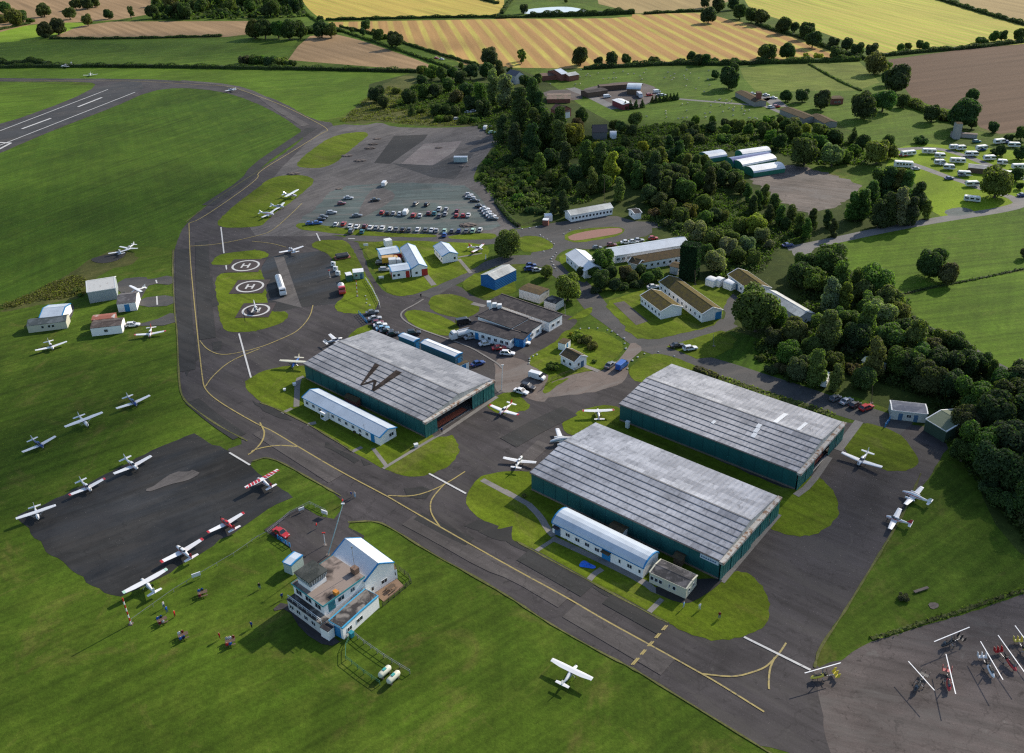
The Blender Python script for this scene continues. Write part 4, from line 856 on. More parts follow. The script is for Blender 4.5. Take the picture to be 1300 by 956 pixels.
hut('white_hut', 'pale-roofed white hut with blue trim left of the tall workshop', 'Q 320,480', 'Q 512,465', 2.9, 1.2, W=10, roof=PALE, wall=WALL, trim=BLUE, cat='hut', ov=.2)
hut('long_hut', 'narrow cream hut with a dark mono-pitch roof in front of the blue-trimmed hut', 'Q 218,548', 'Q 545,508', 2.5, .9, W=5.5, roof=felt('slate_roof', (.06, .075, .08), (.11, .13, .14)), wall=CREAM, trim=None, front='w0.38x.9 w0.55x.9 w0.65x.9', cat='hut', ov=.08)
hut('shed', 'rusty red and white shed behind the white box hut', 'Q 752,500', 'Q 945,478', 2.3, .3, W=4.0, roof=plain('rust_roof', (.26, .09, .06), .8, spots=((.5, .48, .45), .55, .25)), wall=BRICK, trim=None, cat='shed', ov=.08)
hut('long_hut', 'white box hut with a dark roof next to the parked white car', 'Q 742,568', 'Q 1000,540', 2.8, .5, W=6, roof=felt('brown_black_roof', (.07, .055, .05), (.12, .10, .09)), wall=WALL, trim=None, front='w0.48x1.2', cat='hut', ov=.08)
# right side
hut('portable_office', 'grey portable office with dark roof at the edge of the wood', 'l 657,385', 'l 835,405', 2.8, .25, W=5.0, roof=felt('greyblue_roof', (.11, .12, .15), (.17, .18, .21)), wall=plain('grey_cabin_wall', (.42, .44, .42), .6), trim=FRAME, front='d0.27x1 w0.5x1.2 d0.7x1', cat='portable office', ov=.08)
hut('green_shed', 'dark green shed half under the big dark trees', 'l 822,428', 'l 925,490', 3.4, 1.2, W=10, roof=plain('moss_green_roof', (.11, .14, .09), .8), wall=GRNW, trim=FRAME, cat='shed', ov=.08)
hut('green_shed', 'weathered green roof glimpsed between the trees above the red car', '8 1045,640', '8 1180,695', 2.6, .7, W=4, roof=plain('verdigris_roof', (.14, .2, .17), .8), wall=WALLD, trim=None, cat='shed')
# polytunnels and glasshouse
for a, b, w_, lab, mat in (('2 525,758', '2 742,725', 8, 'nearest white polytunnel with a green base by the dirt yard', PALE2), ('2 450,712', '2 685,665', 8, 'white polytunnel between the blue-roofed house and the nearest one', PALE2),
        ('2 385,692', '2 655,650', 7, 'glasshouse with a deep blue roof between the white tunnels', plain('blue_glass_roof', (.05, .07, .20), .25, spec=.8)), ('2 450,640', '2 645,612', 7, 'white polytunnel farthest from the dirt yard', PALE2), ('2 215,660', '2 345,640', 9, 'pale polytunnel hidden at the end by trees', PALE)):
    hut('polytunnel', lab, a, b, 2.0, 1.9, W=w_, roof=mat, wall=plain('green_tunnel_base', (.02, .16, .10), .6), trim=None, curved=True, ov=.05, cat='polytunnel', group='polytunnels by the dirt yard')
# farms in the distance
hut('farmhouse', 'white farmhouse among the trees at the stubble field edge', '3 878,185', '3 945,200', 5.5, 2.5, W=8, roof=plain('slate', (.10, .10, .12), .7), wall=WALLD, trim=None, front='w0.3x1.2 w0.7x1.2', cat='house')
hut('barn', 'brick barn with a pale blue roof below the stubble field', '1 215,95', '1 270,85', 4.5, 2, W=16, roof=PALE, wall=BRICK, trim=None, cat='barn')
hut('barn', 'brick barn with a white patched roof right of the blue-roofed barn', '1 275,110', '1 362,95', 3.5, 1.2, W=9, roof=GREYR, wall=BRICK, trim=None, cat='barn')
hut('barn', 'long low brown cattle shed left of the blue-roofed barn', '1 50,110', '1 200,100', 3, .8, W=10, roof=plain('brown_tile_roof', (.12, .07, .05), .85), wall=BRICK, trim=None, cat='barn')
hut('barn', 'red-walled barn with white roof strips in the scrapyard', '1 628,305', '1 720,345', 3.2, .5, W=7, roof=PALE2, wall=plain('barn_red', (.2, .035, .05), .7), trim=None, cat='barn')
hut('barn', 'pale blue arched barn in the middle of the scrapyard', '1 750,215', '1 870,218', 3.5, 2.2, W=12, roof=PALE, wall=WOOD, trim=None, curved=True, cat='barn')
hut('barn', 'long brown open shed along the back of the scrapyard', '1 530,195', '1 790,175', 3, .6, W=6, roof=plain('brown_tile_roof2', (.10, .07, .055), .85), wall=WOOD, trim=None, cat='barn')
hut('barn', 'dark timber cattle shed at the left of the scrapyard', '1 430,250', '1 600,225', 3, .6, W=9, roof=felt('black_shed_roof', (.03, .028, .028), (.06, .05, .05)), wall=WOOD, trim=None, cat='barn')
hut('barn', 'ruined brick piggery with an orange ridge west of the scrapyard', '1 90,300', '1 290,298', 2.4, .6, W=16, roof=plain('rubble_roof', (.14, .095, .075), .9, spots=((.05, .06, .03), .5, .5)), wall=BRICK, trim=None, cat='barn')
hut('farmhouse', 'red brick house with a white extension above the tall trees', '1 120,380', '1 210,400', 4.5, 2.2, W=9, roof=plain('red_tile', (.11, .055, .045), .85), wall=BRICK, trim=None, cat='house')
hut('cottage', 'white cottage wing below the red brick house', '1 218,415', '1 290,400', 3.5, 1.6, W=7, roof=DKR, wall=WALL, trim=None, cat='house')
hut('barn', 'dark slate-roofed barn beside the white dome tent', '1 470,575', '1 595,572', 4, 3, W=9, roof=plain('dark_slate', (.055, .05, .055), .8), wall=plain('grey_stone', (.16, .16, .16), .9), trim=None, cat='barn')
hut('dome_tent', 'small white dome-roofed store beside the dark slate barn', '1 612,600', '1 668,600', 1.8, 1.6, W=6, roof=PALE2, wall=WALL, trim=None, curved=True, cat='store', ov=.05)
hut('ruined_shed', 'long derelict shed with a rusty mossy roof beside the lane end', '2 700,318', '2 870,385', 2.8, 1.0, W=9, roof=MOSS2, wall=plain('grey_block', (.25, .24, .22), .9), trim=None, cat='shed')
hut('ruined_shed', 'derelict shed with a mossy roof at the right end of the ruined row', '2 905,362', '2 1010,415', 2.8, 1.0, W=8, roof=MOSS2, wall=plain('grey_block', (.25, .24, .22), .9), trim=None, cat='shed')
hut('ruined_shed', 'derelict white-walled shed left of the brick tower', '2 395,200', '2 530,270', 2.8, .9, W=8, roof=MOSS2, wall=plain('grey_block', (.25, .24, .22), .9), trim=None, cat='shed')
hut('brick_tower', 'square brown brick tower beside the lane', '2 548,208', '2 582,208', 7, .2, W=5, roof=MOSS2, wall=BRICK, trim=None, cat='tower', ov=.05)
hut('brick_hut', 'square red brick hut beside the dark round tree', '2 1062,248', '2 1148,245', 3.4, .2, W=8, roof=MOSS2, wall=BRICK, trim=None, front='w0.35x1.4 w0.65x1.4', cat='hut')
hut('ruined_tower', 'pale stone ruin standing against the trees above the caravans', 'd 975,602', 'd 1005,602', 8, .4, W=4, roof=MOSS2, wall=plain('pale_stone', (.3, .29, .28), .9), trim=None, cat='ruin', ov=.05)
hut('ruined_tower', 'low pale stone wall remains at the foot of the ruin', 'd 945,645', 'd 1075,655', 2.0, .1, W=3, roof=CON, wall=plain('pale_stone', (.3, .29, .28), .9), trim=None, cat='ruin', ov=.05)
hut('toilet_block', 'brown toilet block with a grey roof in the caravan field', 'P 745,362', 'P 915,378', 2.4, .5, W=7, roof=felt('grey_sheet', (.20, .21, .21), (.28, .29, .29)), wall=WOOD, trim=None, cat='toilet block', ov=.3)
hut('container', 'pale blue shipping container on the old apron', '3 518,758', '3 612,758', 2.5, .1, W=2.6, roof=PALE, wall=ribbed('container_blue', (.35, .42, .42), 2), trim=None, cat='container', ov=.02)
for s1, s2, lab in (('M 560,130', 'M 615,150', 'white storage tank, leftmost of three by the mossy yard'), ('M 618,135', 'M 658,148', 'white storage tank between its two neighbours by the mossy yard'), ('M 680,150', 'M 738,172', 'white tank with a yellow lid beside the moss-roofed hut')):
    hut('storage_tank', lab, s1, s2, 2.2, .5, W=3.6, roof=PALE2, wall=WALL, trim=None, curved=True, ov=.05, cat='tank', group='white tanks by the mossy yard')
# ---------------------------------------------------------------- vehicles
PAINT = tinted('vehicle_paint', 0.28, 0.08, 0.5, 0.5); CGLASS = plain('car_glass', (0.012, 0.015, 0.02), 0.1, var=0.1, spec=0.9)
TYRE = plain('tyre_rubber', (0.014, 0.014, 0.015), 0.85); RIM = plain('wheel_rim', (0.35, 0.35, 0.37), 0.3, 0.8); LAMP = plain('headlamp', (0.6, 0.6, 0.58), 0.15, spec=.9); TAIL = plain('tail_lamp', (0.3, 0.01, 0.01), 0.3)
def rrect(x, hw, z0, z1, r=.12, tuck=0.0):
    return [(x, -hw + r, z0), (x, hw - r, z0), (x, hw, z0 + r), (x, hw - tuck, z1 - r), (x, hw - r - tuck, z1), (x, -hw + r + tuck, z1), (x, -hw + tuck, z1 - r), (x, -hw, z0 + r)]
CARMESH = {}
def wheel_mesh():
    m = MB(); m.loft([[(r * math.cos(a), y, r * math.sin(a)) for a in [2 * math.pi * i / 14 for i in range(14)]] for y, r in ((-.1, .29), (-.09, .32), (.09, .32), (.1, .29))])
    m.m = 1; m.loft([[(.19 * math.cos(a), y, .19 * math.sin(a)) for a in [2 * math.pi * i / 10 for i in range(10)]] for y in (-.115, .115)])
    return m.mesh('wheel', [TYRE, RIM])
WHEEL = wheel_mesh()
def car_meshes(kind):
    if kind in CARMESH: return CARMESH[kind]
    b, gl, rf = MB(), MB(), MB()
    if kind == 'van':
        L, W, H = 5.0, 1.95, 2.05; wx = (-1.55, 1.6)
        prof = [(-2.5, .3, 1.9, .9), (-2.4, .3, 2.03, .96), (1.0, .3, 2.05, .97), (1.35, .3, 1.9, .95), (1.75, .3, 1.25, .93), (2.35, .3, 1.0, .9), (2.5, .32, .75, .84)]
        b.loft([rrect(x, hw, z0, z1, .1, .06) for x, z0, z1, hw in prof])
        gl.loft([[(1.06, y, 2.0), (1.10, y, 1.3), (1.78, y, 1.27), (1.42, y, 1.86)] for y in (-.955, .955)])
        gl.loft([[(1.36, y, 1.93), (1.44, y, 1.93), (1.82, y, 1.3), (1.74, y, 1.3)] for y in (-.8, .8)])
    else:
        L, W, H, sl_, sw = {'hatchback': (3.9, 1.72, 1.45, -.55, -1.85), 'saloon': (4.5, 1.78, 1.42, -.6, -1.55), 'estate': (4.6, 1.8, 1.48, -1.2, -2.15), 'suv': (4.5, 1.88, 1.72, -.9, -2.05)}[kind]
        h = L / 2; wx = (-h * .6, h * .63); bz = H * .60
        prof = [(-h, .35, bz * .92, W / 2 - .14), (-h + .12, .25, bz, W / 2 - .04), (-h * .4, .2, bz + .02, W / 2), (h * .35, .2, bz, W / 2), (h * .85, .22, bz - .14, W / 2 - .05), (h, .32, bz - .28, W / 2 - .18)]
        b.loft([rrect(x, hw, z0, z1, .1, .05) for x, z0, z1, hw in prof])
        g0, g1_ = -h + .18 if kind != 'saloon' else -h + .75, h * .42
        r0, r1_ = (g0 + (.5 if kind != 'suv' else .28)), g1_ - .75
        def ring(x, hw, z): return [(x, -hw, z), (x, hw, z)]
        hw = W / 2 - .07; ht = W / 2 - .24
        gl.loft([[(g0, -hw, bz - .02), (g0, hw, bz - .02), (r0, ht, H - .03), (r0, -ht, H - .03)], [(g1_, -hw, bz - .02), (g1_, hw, bz - .02), (r1_, ht, H - .03), (r1_, -ht, H - .03)]])
        rf.loft([[(r0 - .04, -ht - .02, H - .06), (r0 - .04, ht + .02, H - .06), (r0 + .05, ht - .08, H + .01), (r0 + .05, -ht + .08, H + .01)], [(r1_ + .04, -ht - .02, H - .06), (r1_ + .04, ht + .02, H - .06), (r1_ - .05, ht - .08, H + .01), (r1_ - .05, -ht + .08, H + .01)]])
        for y in (-1, 1):
            xm = (r0 + r1_) / 2
            rf.beam((xm, y * (hw + .01), bz), (xm, y * (ht + .012), H - .04), .09, .05)
            rf.beam((r1_ + .04, y * (ht + .01), H - .05), (g1_, y * (hw + .012), bz), .08, .06); rf.beam((r0, y * (ht + .01), H - .05), (g0, y * (hw + .012), bz), .12, .08)
    CARMESH[kind] = dict(body=b.mesh('body', PAINT, False), glass=gl.mesh('window', CGLASS), roof=rf.mesh('roof', PAINT) if rf.v else None, L=L, W=W, wx=wx, H=H)
    return CARMESH[kind]
def mobj(name, me, par, loc=(0, 0, 0), col=None):
    o = bpy.data.objects.new(name, me); COL.objects.link(o); o.parent = par; o.location = loc
    if col: o.color = (*col, 1)
    return o
LM = MB().box(-.05, -.16, -.06, .05, .16, .06).mesh('headlight', LAMP); TM = MB().box(-.05, -.12, -.08, .05, .12, .08).mesh('tail_light', TAIL)
CC = {'w': ('white', (.68, .69, .70)), 's': ('silver', (.38, .39, .41)), 'g': ('grey', (.13, .14, .15)), 'k': ('black', (.018, .018, .02)), 'r': ('red', (.42, .02, .022)), 'm': ('dark red', (.16, .012, .02)),
      'b': ('blue', (.02, .10, .38)), 'n': ('dark blue', (.012, .045, .19)), 'l': ('light blue', (.20, .38, .55)), 't': ('teal', (.02, .17, .20)), 'c': ('cream', (.52, .50, .38)), 'y': ('yellow', (.6, .5, .06)), 'o': ('orange', (.55, .22, .03)), 'p': ('pale green', (.40, .62, .48))}
def car(pos, rz, col, kind, label, group=None):
    c = car_meshes(kind); rgb = CC[col][1]
    t = empty('parked_van' if kind == 'van' else 'parked_car', (pos.x, pos.y, 0.11), rz, label, 'van' if kind == 'van' else 'car', group)
    t.color = (*rgb, 1)
    b = mobj('body', c['body'], t, col=rgb); mobj('window', c['glass'], b)
    if c['roof']: mobj('roof', c['roof'], t, col=rgb)
    for x in c['wx']:
        for y in (-1, 1): mobj('wheel', WHEEL, t, (x, y * (c['W'] / 2 - .1), .32))
    for y in (-1, 1):
        mobj('headlight', LM, b, (c['L'] / 2 - .12, y * (c['W'] / 2 - .38), .62)); mobj('tail_light', TM, b, (-c['L'] / 2 + .03, y * (c['W'] / 2 - .28), .8))
    return t
KN = {'h': 'hatchback', 's': 'saloon', 'e': 'estate', 'u': 'suv', 'v': 'van'}
KW = {'h': 'hatchback', 's': 'saloon', 'e': 'estate car', 'u': 'off-roader', 'v': 'van'}
def cars(crop, phrase, group, deg, spec, by='x', start='left'):
    """spec: x,y,colour+kind[,deg]"""
    L = []
    for it in spec.split():
        q = it.split(','); L.append((float(q[0]), float(q[1]), q[2], float(q[3]) if len(q) > 3 else deg))
    L.sort(key=(lambda a: a[0]) if by == 'x' else (lambda a: a[1]))
    for i, (x, y, ck, dg) in enumerate(L):
        p = at(*px('%s %f,%f' % (crop, x, y))[0], .5)
        lab = '%s %s, %s from the %s %s' % (CC[ck[0]][0], KW[ck[1]], ordn(i + 1), start, phrase) if len(L) > 1 else '%s %s %s' % (CC[ck[0]][0], KW[ck[1]], phrase)
        car(p, R(dg + random.uniform(-3, 3)), ck[0], KN[ck[1]], lab, group)
cars('f', 'along the near row of the car park', 'cars in the near row of the car park', 84, '420,295,wh 458,293,rh 492,303,ws 525,307,ws 565,305,mh 592,311,ws 622,312,sh 652,313,ws 692,318,wh 722,320,gs 755,322,ks 787,322,gh 829,321,ws 868,323,gs 899,324,ws 922,326,sh 963,328,ph 1000,329,gh 1035,328,nh 1072,329,gs 1105,326,pe 1141,322,wh')
cars('f', 'in front of the near car park row', 'cars on the grass strip by the car park', 86, '497,330,gu 550,332,th 963,348,bh')
cars('f', 'in the middle double row of the car park', 'cars in the middle rows of the car park', 84, '650,236,rh 678,241,kh 708,240,sh 740,242,wh 769,238,wv 808,249,re 840,251,wh 884,240,mh 912,240,th 937,217,we 972,220,sh 937,253,gh 967,243,sh 1026,229,mh 1022,251,rh 1055,251,rh 1082,249,ws')
cars('f', 'in the rear part of the car park', 'cars in the rear of the car park', 70, '820,193,gh 875,196,kh 662,95,wv,80')
cars('f', 'parked lengthways on the left of the car park', 'cars along the left of the car park', 5, '525,251,gs 616,173,ks,10 482,163,ss,2 448,191,mh,10 398,236,se,5 358,258,gh,5 345,271,kh,15 325,288,bs,15 290,290,bh,20')
cars('f', 'down the far right row of the car park', 'cars in the right row of the car park', -8, '1085,147,sh 1092,159,ss 1115,176,ks 1140,204,ks 1164,218,ws 1173,232,ss 1181,244,ss 1196,253,ws 1206,265,gs', by='y', start='far end')
cars('K', 'in the row above the W hangar', 'cars in the row above the hangar with the W', 14, '18,118,gs 42,172,ss 68,212,mh 90,232,ws 112,262,ls 147,288,ks 205,312,kh')
cars('U', 'outside the fire station', 'vehicles outside the fire station', 5, '625,325,ku 650,372,se')
cars('K', 'behind the short blue store', None, 10, '392,305,ku')
cars('K', 'beside the pole at the end of the long store', None, 30, '968,578,ns')
cars('L', 'before the white walls of the office block', 'cars in front of the office block', 10, '260,540,ws,20 380,580,rs,10 455,628,we,-8 595,535,we,-5 60,350,kv,20')
cars('K', 'nose to nose with the black van and the tanker', None, 25, '905,340,ss')
cars('k', 'by the fence on the brown concrete', 'cars by the fence on the concrete apron', -30, '165,232,wv,-32 120,284,ku 85,304,ws')
cars('k', 'on the road at the airfield gate', 'cars at the airfield gate', 55, '530,172,gs 589,176,bv')
cars('k', 'on the grass beside the road by the gate', 'cars on the grass by the road', 12, '865,74,ks 930,88,we')
cars('l', 'under the trees behind the far hangar', 'cars under the trees behind the hangar', 30, '385,328,gh 438,342,ss 480,360,kh 535,373,re', start='left')
cars('h', 'at the lane end beside the trees', None, 8, '153,388,ns')
cars('g', 'on the grass behind the blue shed', 'cars behind the blue shed', 10, '135,500,nh 130,518,ne 165,524,sh')
cars('g', 'behind the very long pale hut', 'cars behind the very long pale hut', 5, '610,385,ws 645,382,ws 672,375,ss 538,398,mh 465,412,gh 745,365,rh')
cars('N', 'at the end of the short mossy hut', None, 5, '740,660,ws')
cars('n', 'parked by the control tower gate', None, -35, '145,145,rs')
cars('e', 'beside the white box hut west of the taxiway', None, 8, '664,798,we')
cars('b', 'at the back corner of the old apron', 'vehicles at the back of the old apron', 80, '1167,642,wv 1192,636,ks 1202,663,pe,20')
cars('b', 'among the bushes behind the old apron', 'cars in the bushes behind the old apron', 15, '1080,562,ws 1108,556,ss 1025,595,we')
cars('3', 'driving along the lane between the fields', 'cars on the lane between the fields', -35, '402,75,rs 438,82,ws')
cars('2', 'in the yard by the brick tower', 'cars in the yard by the brick tower', 0, '520,212,wh 610,220,ws,-20 662,240,ws,-20 645,305,we 682,300,re')
cars('1', 'on the scrapyard concrete', 'vehicles in the scrapyard', 20, '590,280,wv 490,248,wh 1000,240,wv 1020,262,ss 1050,265,we 940,265,ru')
cars('P', 'on the drive of the caravan field', 'cars in the caravan field', 5, '290,372,ss 580,455,ns 820,135,te 1085,140,ns 655,175,ns 860,205,ns 700,430,gs 180,255,rs,0 530,330,ws 1215,600,ns')
# caravans
CVW = plain('caravan_shell', (.66, .67, .66), .45, var=.06)
def caravan_mesh(L, W, H):
    m = MB(); pr = [(-L / 2, .5, H * .7, W / 2 - .15), (-L / 2 + .12, .42, H * .93, W / 2 - .04), (-L / 2 + .4, .4, H, W / 2), (L / 2 - .5, .4, H, W / 2), (L / 2 - .15, .42, H * .86, W / 2 - .04), (L / 2, .5, H * .62, W / 2 - .15)]
    m.loft([rrect(x, hw, z0, z1, .12, .05) for x, z0, z1, hw in pr]); return m.mesh('body', CVW)
def caravan(pos, rz, L, label, group, kind='caravan'):
    W, H = (2.25, 2.45) if L < 8 else (3.0, 2.9)
    t = empty('touring_caravan' if kind == 'caravan' else 'motorhome', (pos.x, pos.y, .1), rz, label, 'caravan' if kind == 'caravan' else 'motorhome', group)
    key = ('cv', L)
    if key not in CARMESH: CARMESH[key] = caravan_mesh(L, W, H)
    b = mobj('body', CARMESH[key], t)
    m = MB()
    for s_ in (-1, 1): m.box(-L * .42, s_ * (W / 2 - .01) - .012, H * .36, L * .40, s_ * (W / 2 - .01) + .012, H * .42)
    m.box(-L * .42, -W / 2 + .03, H * .37, -L * .419, W / 2 - .03, H * .41); m.build('stripe', [DFR, plain('brown_stripe', (.2, .12, .07), .6), METAL][int(pos.x * 7) % 3], b)
    for s_ in (-1, 1):
        n = 2 if L < 6 else 3 if L < 8 else 5
        for k in range(n):
            m = MB(); x = -L * .32 + L * .64 * k / (n - 1); hw = L * .32 / (n - 1) * .7
            m.box(x - hw, s_ * (W / 2 - .03) - .03, H * .52, x + hw, s_ * (W / 2 - .03) + .03, H * .78); m.build('window', CGLASS, b)
    m = MB(); m.box(L / 2 - .12, -W * .36, H * .45, L / 2 + .01, W * .36, H * .66); m.build('window', CGLASS, b)
    for y in (-1, 1): mobj('wheel', WHEEL, t, (0 if kind == 'caravan' else -L * .28, y * (W / 2 - .12), .32))
    if kind != 'caravan':
        for y in (-1, 1): mobj('wheel', WHEEL, t, (L * .32, y * (W / 2 - .12), .32))
    else:
        m = MB(); m.beam((L / 2, -.6, .45), (L / 2 + 1.1, 0, .45), .06, .06); m.beam((L / 2, .6, .45), (L / 2 + 1.1, 0, .45), .06, .06); m.build('tow_bar', METAL, t)
    m = MB(); m.box(-L * .1, -.25, H + .0, L * .05, .25, H + .07); m.build('roof_hatch', FRAME, b)
    return t
CVL = [(225, 235, 10, 'long static caravan with a dark window band near the field entrance'), (185, 335, 11, 'dark-glazed static caravan with a deck beside the drive'), (408, 218, 8.5, 'white caravan behind the long static one at the top of the field'),
       (500, 255, 6, 'small white caravan between two drives'), (497, 312, 6, 'white caravan with a car parked against it'), (580, 355, 6, 'small caravan just below the pair in mid field'), (655, 298, 9, 'long flat-topped caravan above the toilet block'),
       (685, 188, 5.5, 'rightmost of the paired vans at the top of the drive'), (622, 182, 5.5, 'leftmost of the paired vans at the top of the drive'), (862, 188, 7.5, 'white caravan with an awning at the top right drive'), (775, 240, 7.5, 'grey-white caravan on the upper drive'),
       (930, 275, 7, 'white caravan beside the small blue car on the upper drive'), (1042, 312, 5.5, 'small caravan right of the white one on the upper drive'), (1015, 132, 7.5, 'white caravan nearest the top hedge'), (1145, 162, 7, 'caravan partly under the dome bush at the top right'),
       (1185, 350, 8, 'white caravan at the far right beyond the round tree'), (712, 412, 7, 'white caravan left of the toilet block'), (780, 500, 7, 'white caravan in shade beside the willow')]
for i, (x, y, l, lab) in enumerate(CVL):
    caravan(g1('P %f,%f' % (x, y), 1.3), R(random.uniform(-22, 18) + (0 if i < 16 else -15)), l * .78, lab, 'caravans in the field')
caravan(g1('P 780,630', 1.3), R(-25), 6.5, 'white motorhome below the willow, closest to the track', 'caravans in the field', 'motorhome')
caravan(g1('l 332,236', 1.3), R(60), 6.0, 'cream motorhome pulled up on the verge under the trees', None, 'motorhome')
# tanker, lorries, fuel units
def truck(pos, rz, label, tank=True, cabcol=(.6, .6, .6), L=8.5, cat='tanker'):
    t = empty('tanker_truck' if tank else 'lorry', (pos.x, pos.y, .11), rz, label, cat)
    m = MB(); m.box(-L / 2, -.9, .55, L / 2 - .2, .9, .8); m.build('chassis', METAL, t)
    m = MB(); m.loft([rrect(x, hw, .5, z1, .1, .05) for x, z1, hw in ((L / 2 - 2.1, 2.7, 1.18), (L / 2 - .9, 2.7, 1.2), (L / 2 - .25, 1.9, 1.2), (L / 2, 1.2, 1.1))]); cb = m.build('cab', PAINT, t); cb.color = (*cabcol, 1)
    m = MB(); m.box(L / 2 - .8, -1.0, 1.7, L / 2 - .3, 1.0, 2.35); m.build('window', CGLASS, cb)
    if tank:
        m = MB(); m.loft([[(x, 1.15 * s_ * math.cos(a), 1.75 + .95 * s_ * math.sin(a)) for a in [2 * math.pi * i / 16 for i in range(16)]] for x, s_ in ((-L / 2, .8), (-L / 2 + .25, 1), (L / 2 - 2.6, 1), (L / 2 - 2.35, .8))])
        tk = m.build('tank', plain('tank_white', (.66, .67, .68), .35, var=.05), t, smooth=False)
        m = MB(); m.box(-L / 2 + .6, -.3, 2.69, L / 2 - 3, .3, 2.8); m.build('walkway', METAL, tk)
    else:
        m = MB(); m.box(-L / 2, -1.2, .8, L / 2 - 2.3, 1.2, 2.9); m.build('box', PAINT, t).color = (*cabcol, 1)
    for x in (-L / 2 + 1, -L / 2 + 2, L / 2 - 1.2):
        for y in (-1, 1): w_ = mobj('wheel', WHEEL, t, (x, y * .95, .45)); w_.scale = (1.4, 1.3, 1.4)
    return t
a, b = g1('f 132,568', 1), g1('f 155,640', 1); d = b - a
truck((a + b) / 2, math.atan2(d.y, d.x), 'white articulated fuel tanker standing on the concrete strip by the helipads', L=d.length * 1.1)
truck(g1('K 830,312', 1.2), R(205), 'white tanker lorry in front of the office block', L=8.5)
truck(g1('U 322,525', 1), R(-75), 'small red and white fuel bowser at the apron edge', cabcol=(.5, .03, .03), L=5.5)
truck(g1('O 155,358', 1), R(8), 'dark fire engine parked in the fire station yard', tank=False, cabcol=(.03, .04, .05), L=6.5, cat='fire engine') if False else None
truck(g1('O 235,335', 1), R(8), 'orange-yellow fire truck between the fire station wings', tank=False, cabcol=(.55, .30, .03), L=6.5, cat='fire engine')
truck(g1('O 275,352', 1), R(8), 'white pickup truck beside the orange fire truck', tank=False, cabcol=(.6, .6, .6), L=5, cat='pickup')
truck(g1('1 858,262', 1.5), R(-85), 'white lorry beside the blue arched barn in the scrapyard', tank=False, cabcol=(.6, .6, .62), L=8, cat='lorry')
def skid(pos, rz, label, col, n=3, name='fuel_unit'):
    t = empty(name, (pos.x, pos.y, .11), rz, label, 'fuel tank')
    m = MB(); m.box(-3, -1.6, 0, 3, 1.6, .25); m.build('base', BRICK, t)
    for k in range(n):
        m = MB(); y = -1.0 + k * (2.0 / max(1, n - 1)); m.loft([[(x, y + .55 * s_ * math.cos(q), .95 + .6 * s_ * math.sin(q)) for q in [2 * math.pi * i / 12 for i in range(12)]] for x, s_ in ((-2.4, .7), (-2.2, 1), (2.2, 1), (2.4, .7))]); m.build('tank', col, t)
    return t
skid(g1('U 325,268', .8), R(20), 'dark fuel storage tanks on a red-brown base on the grass strip', plain('dark_tank', (.05, .05, .055), .5))
for i, (s_, lab) in enumerate((('U 258,330', 'topmost of the white fuel pumps lined along the apron edge'), ('U 275,365', 'middle white fuel pump of the line along the apron edge'), ('U 293,400', 'lowest white fuel pump of the line, near the green kiosk'))):
    p = g1(s_, .8); t = empty('fuel_pump', (p.x, p.y, .11), R(-20), lab, 'fuel pump', 'white fuel pumps'); m = MB(); m.box(-.8, -.5, 0, .8, .5, 1.6); b = m.build('body', FRAME, t, bevel=.1); m = MB(); m.box(-.3, -.54, .9, .3, -.505, 1.3); m.build('display', GLASS, b); m = MB(); m.tube([(.82, 0, 1.3), (1.0, 0, .6), (.85, .2, .3)], .04, 6); m.build('hose', BLACK, t)
hut('kiosk', 'pale green refuelling kiosk with a white roof on the grass strip', 'U 405,398', 'U 488,390', 2.6, .1, W=3.5, roof=PALE2, wall=plain('pale_mint_wall', (.25, .38, .30), .7), trim=None, ov=.06, front='w0.3x1 d0.75x.9', cat='kiosk')
hut('kiosk', 'dark green kiosk left of the pale refuelling kiosk', 'U 357,420', 'U 402,412', 2.4, .1, W=3, roof=PALE2, wall=plain('dark_green_wall', (.03, .09, .06), .7), trim=None, ov=.06, cat='kiosk')
hut('cabin', 'white cabin at the road corner above the fire station', 'U 655,160', 'U 705,150', 2.6, .1, W=3, roof=PALE2, wall=WALL, trim=None, ov=.05, cat='cabin')
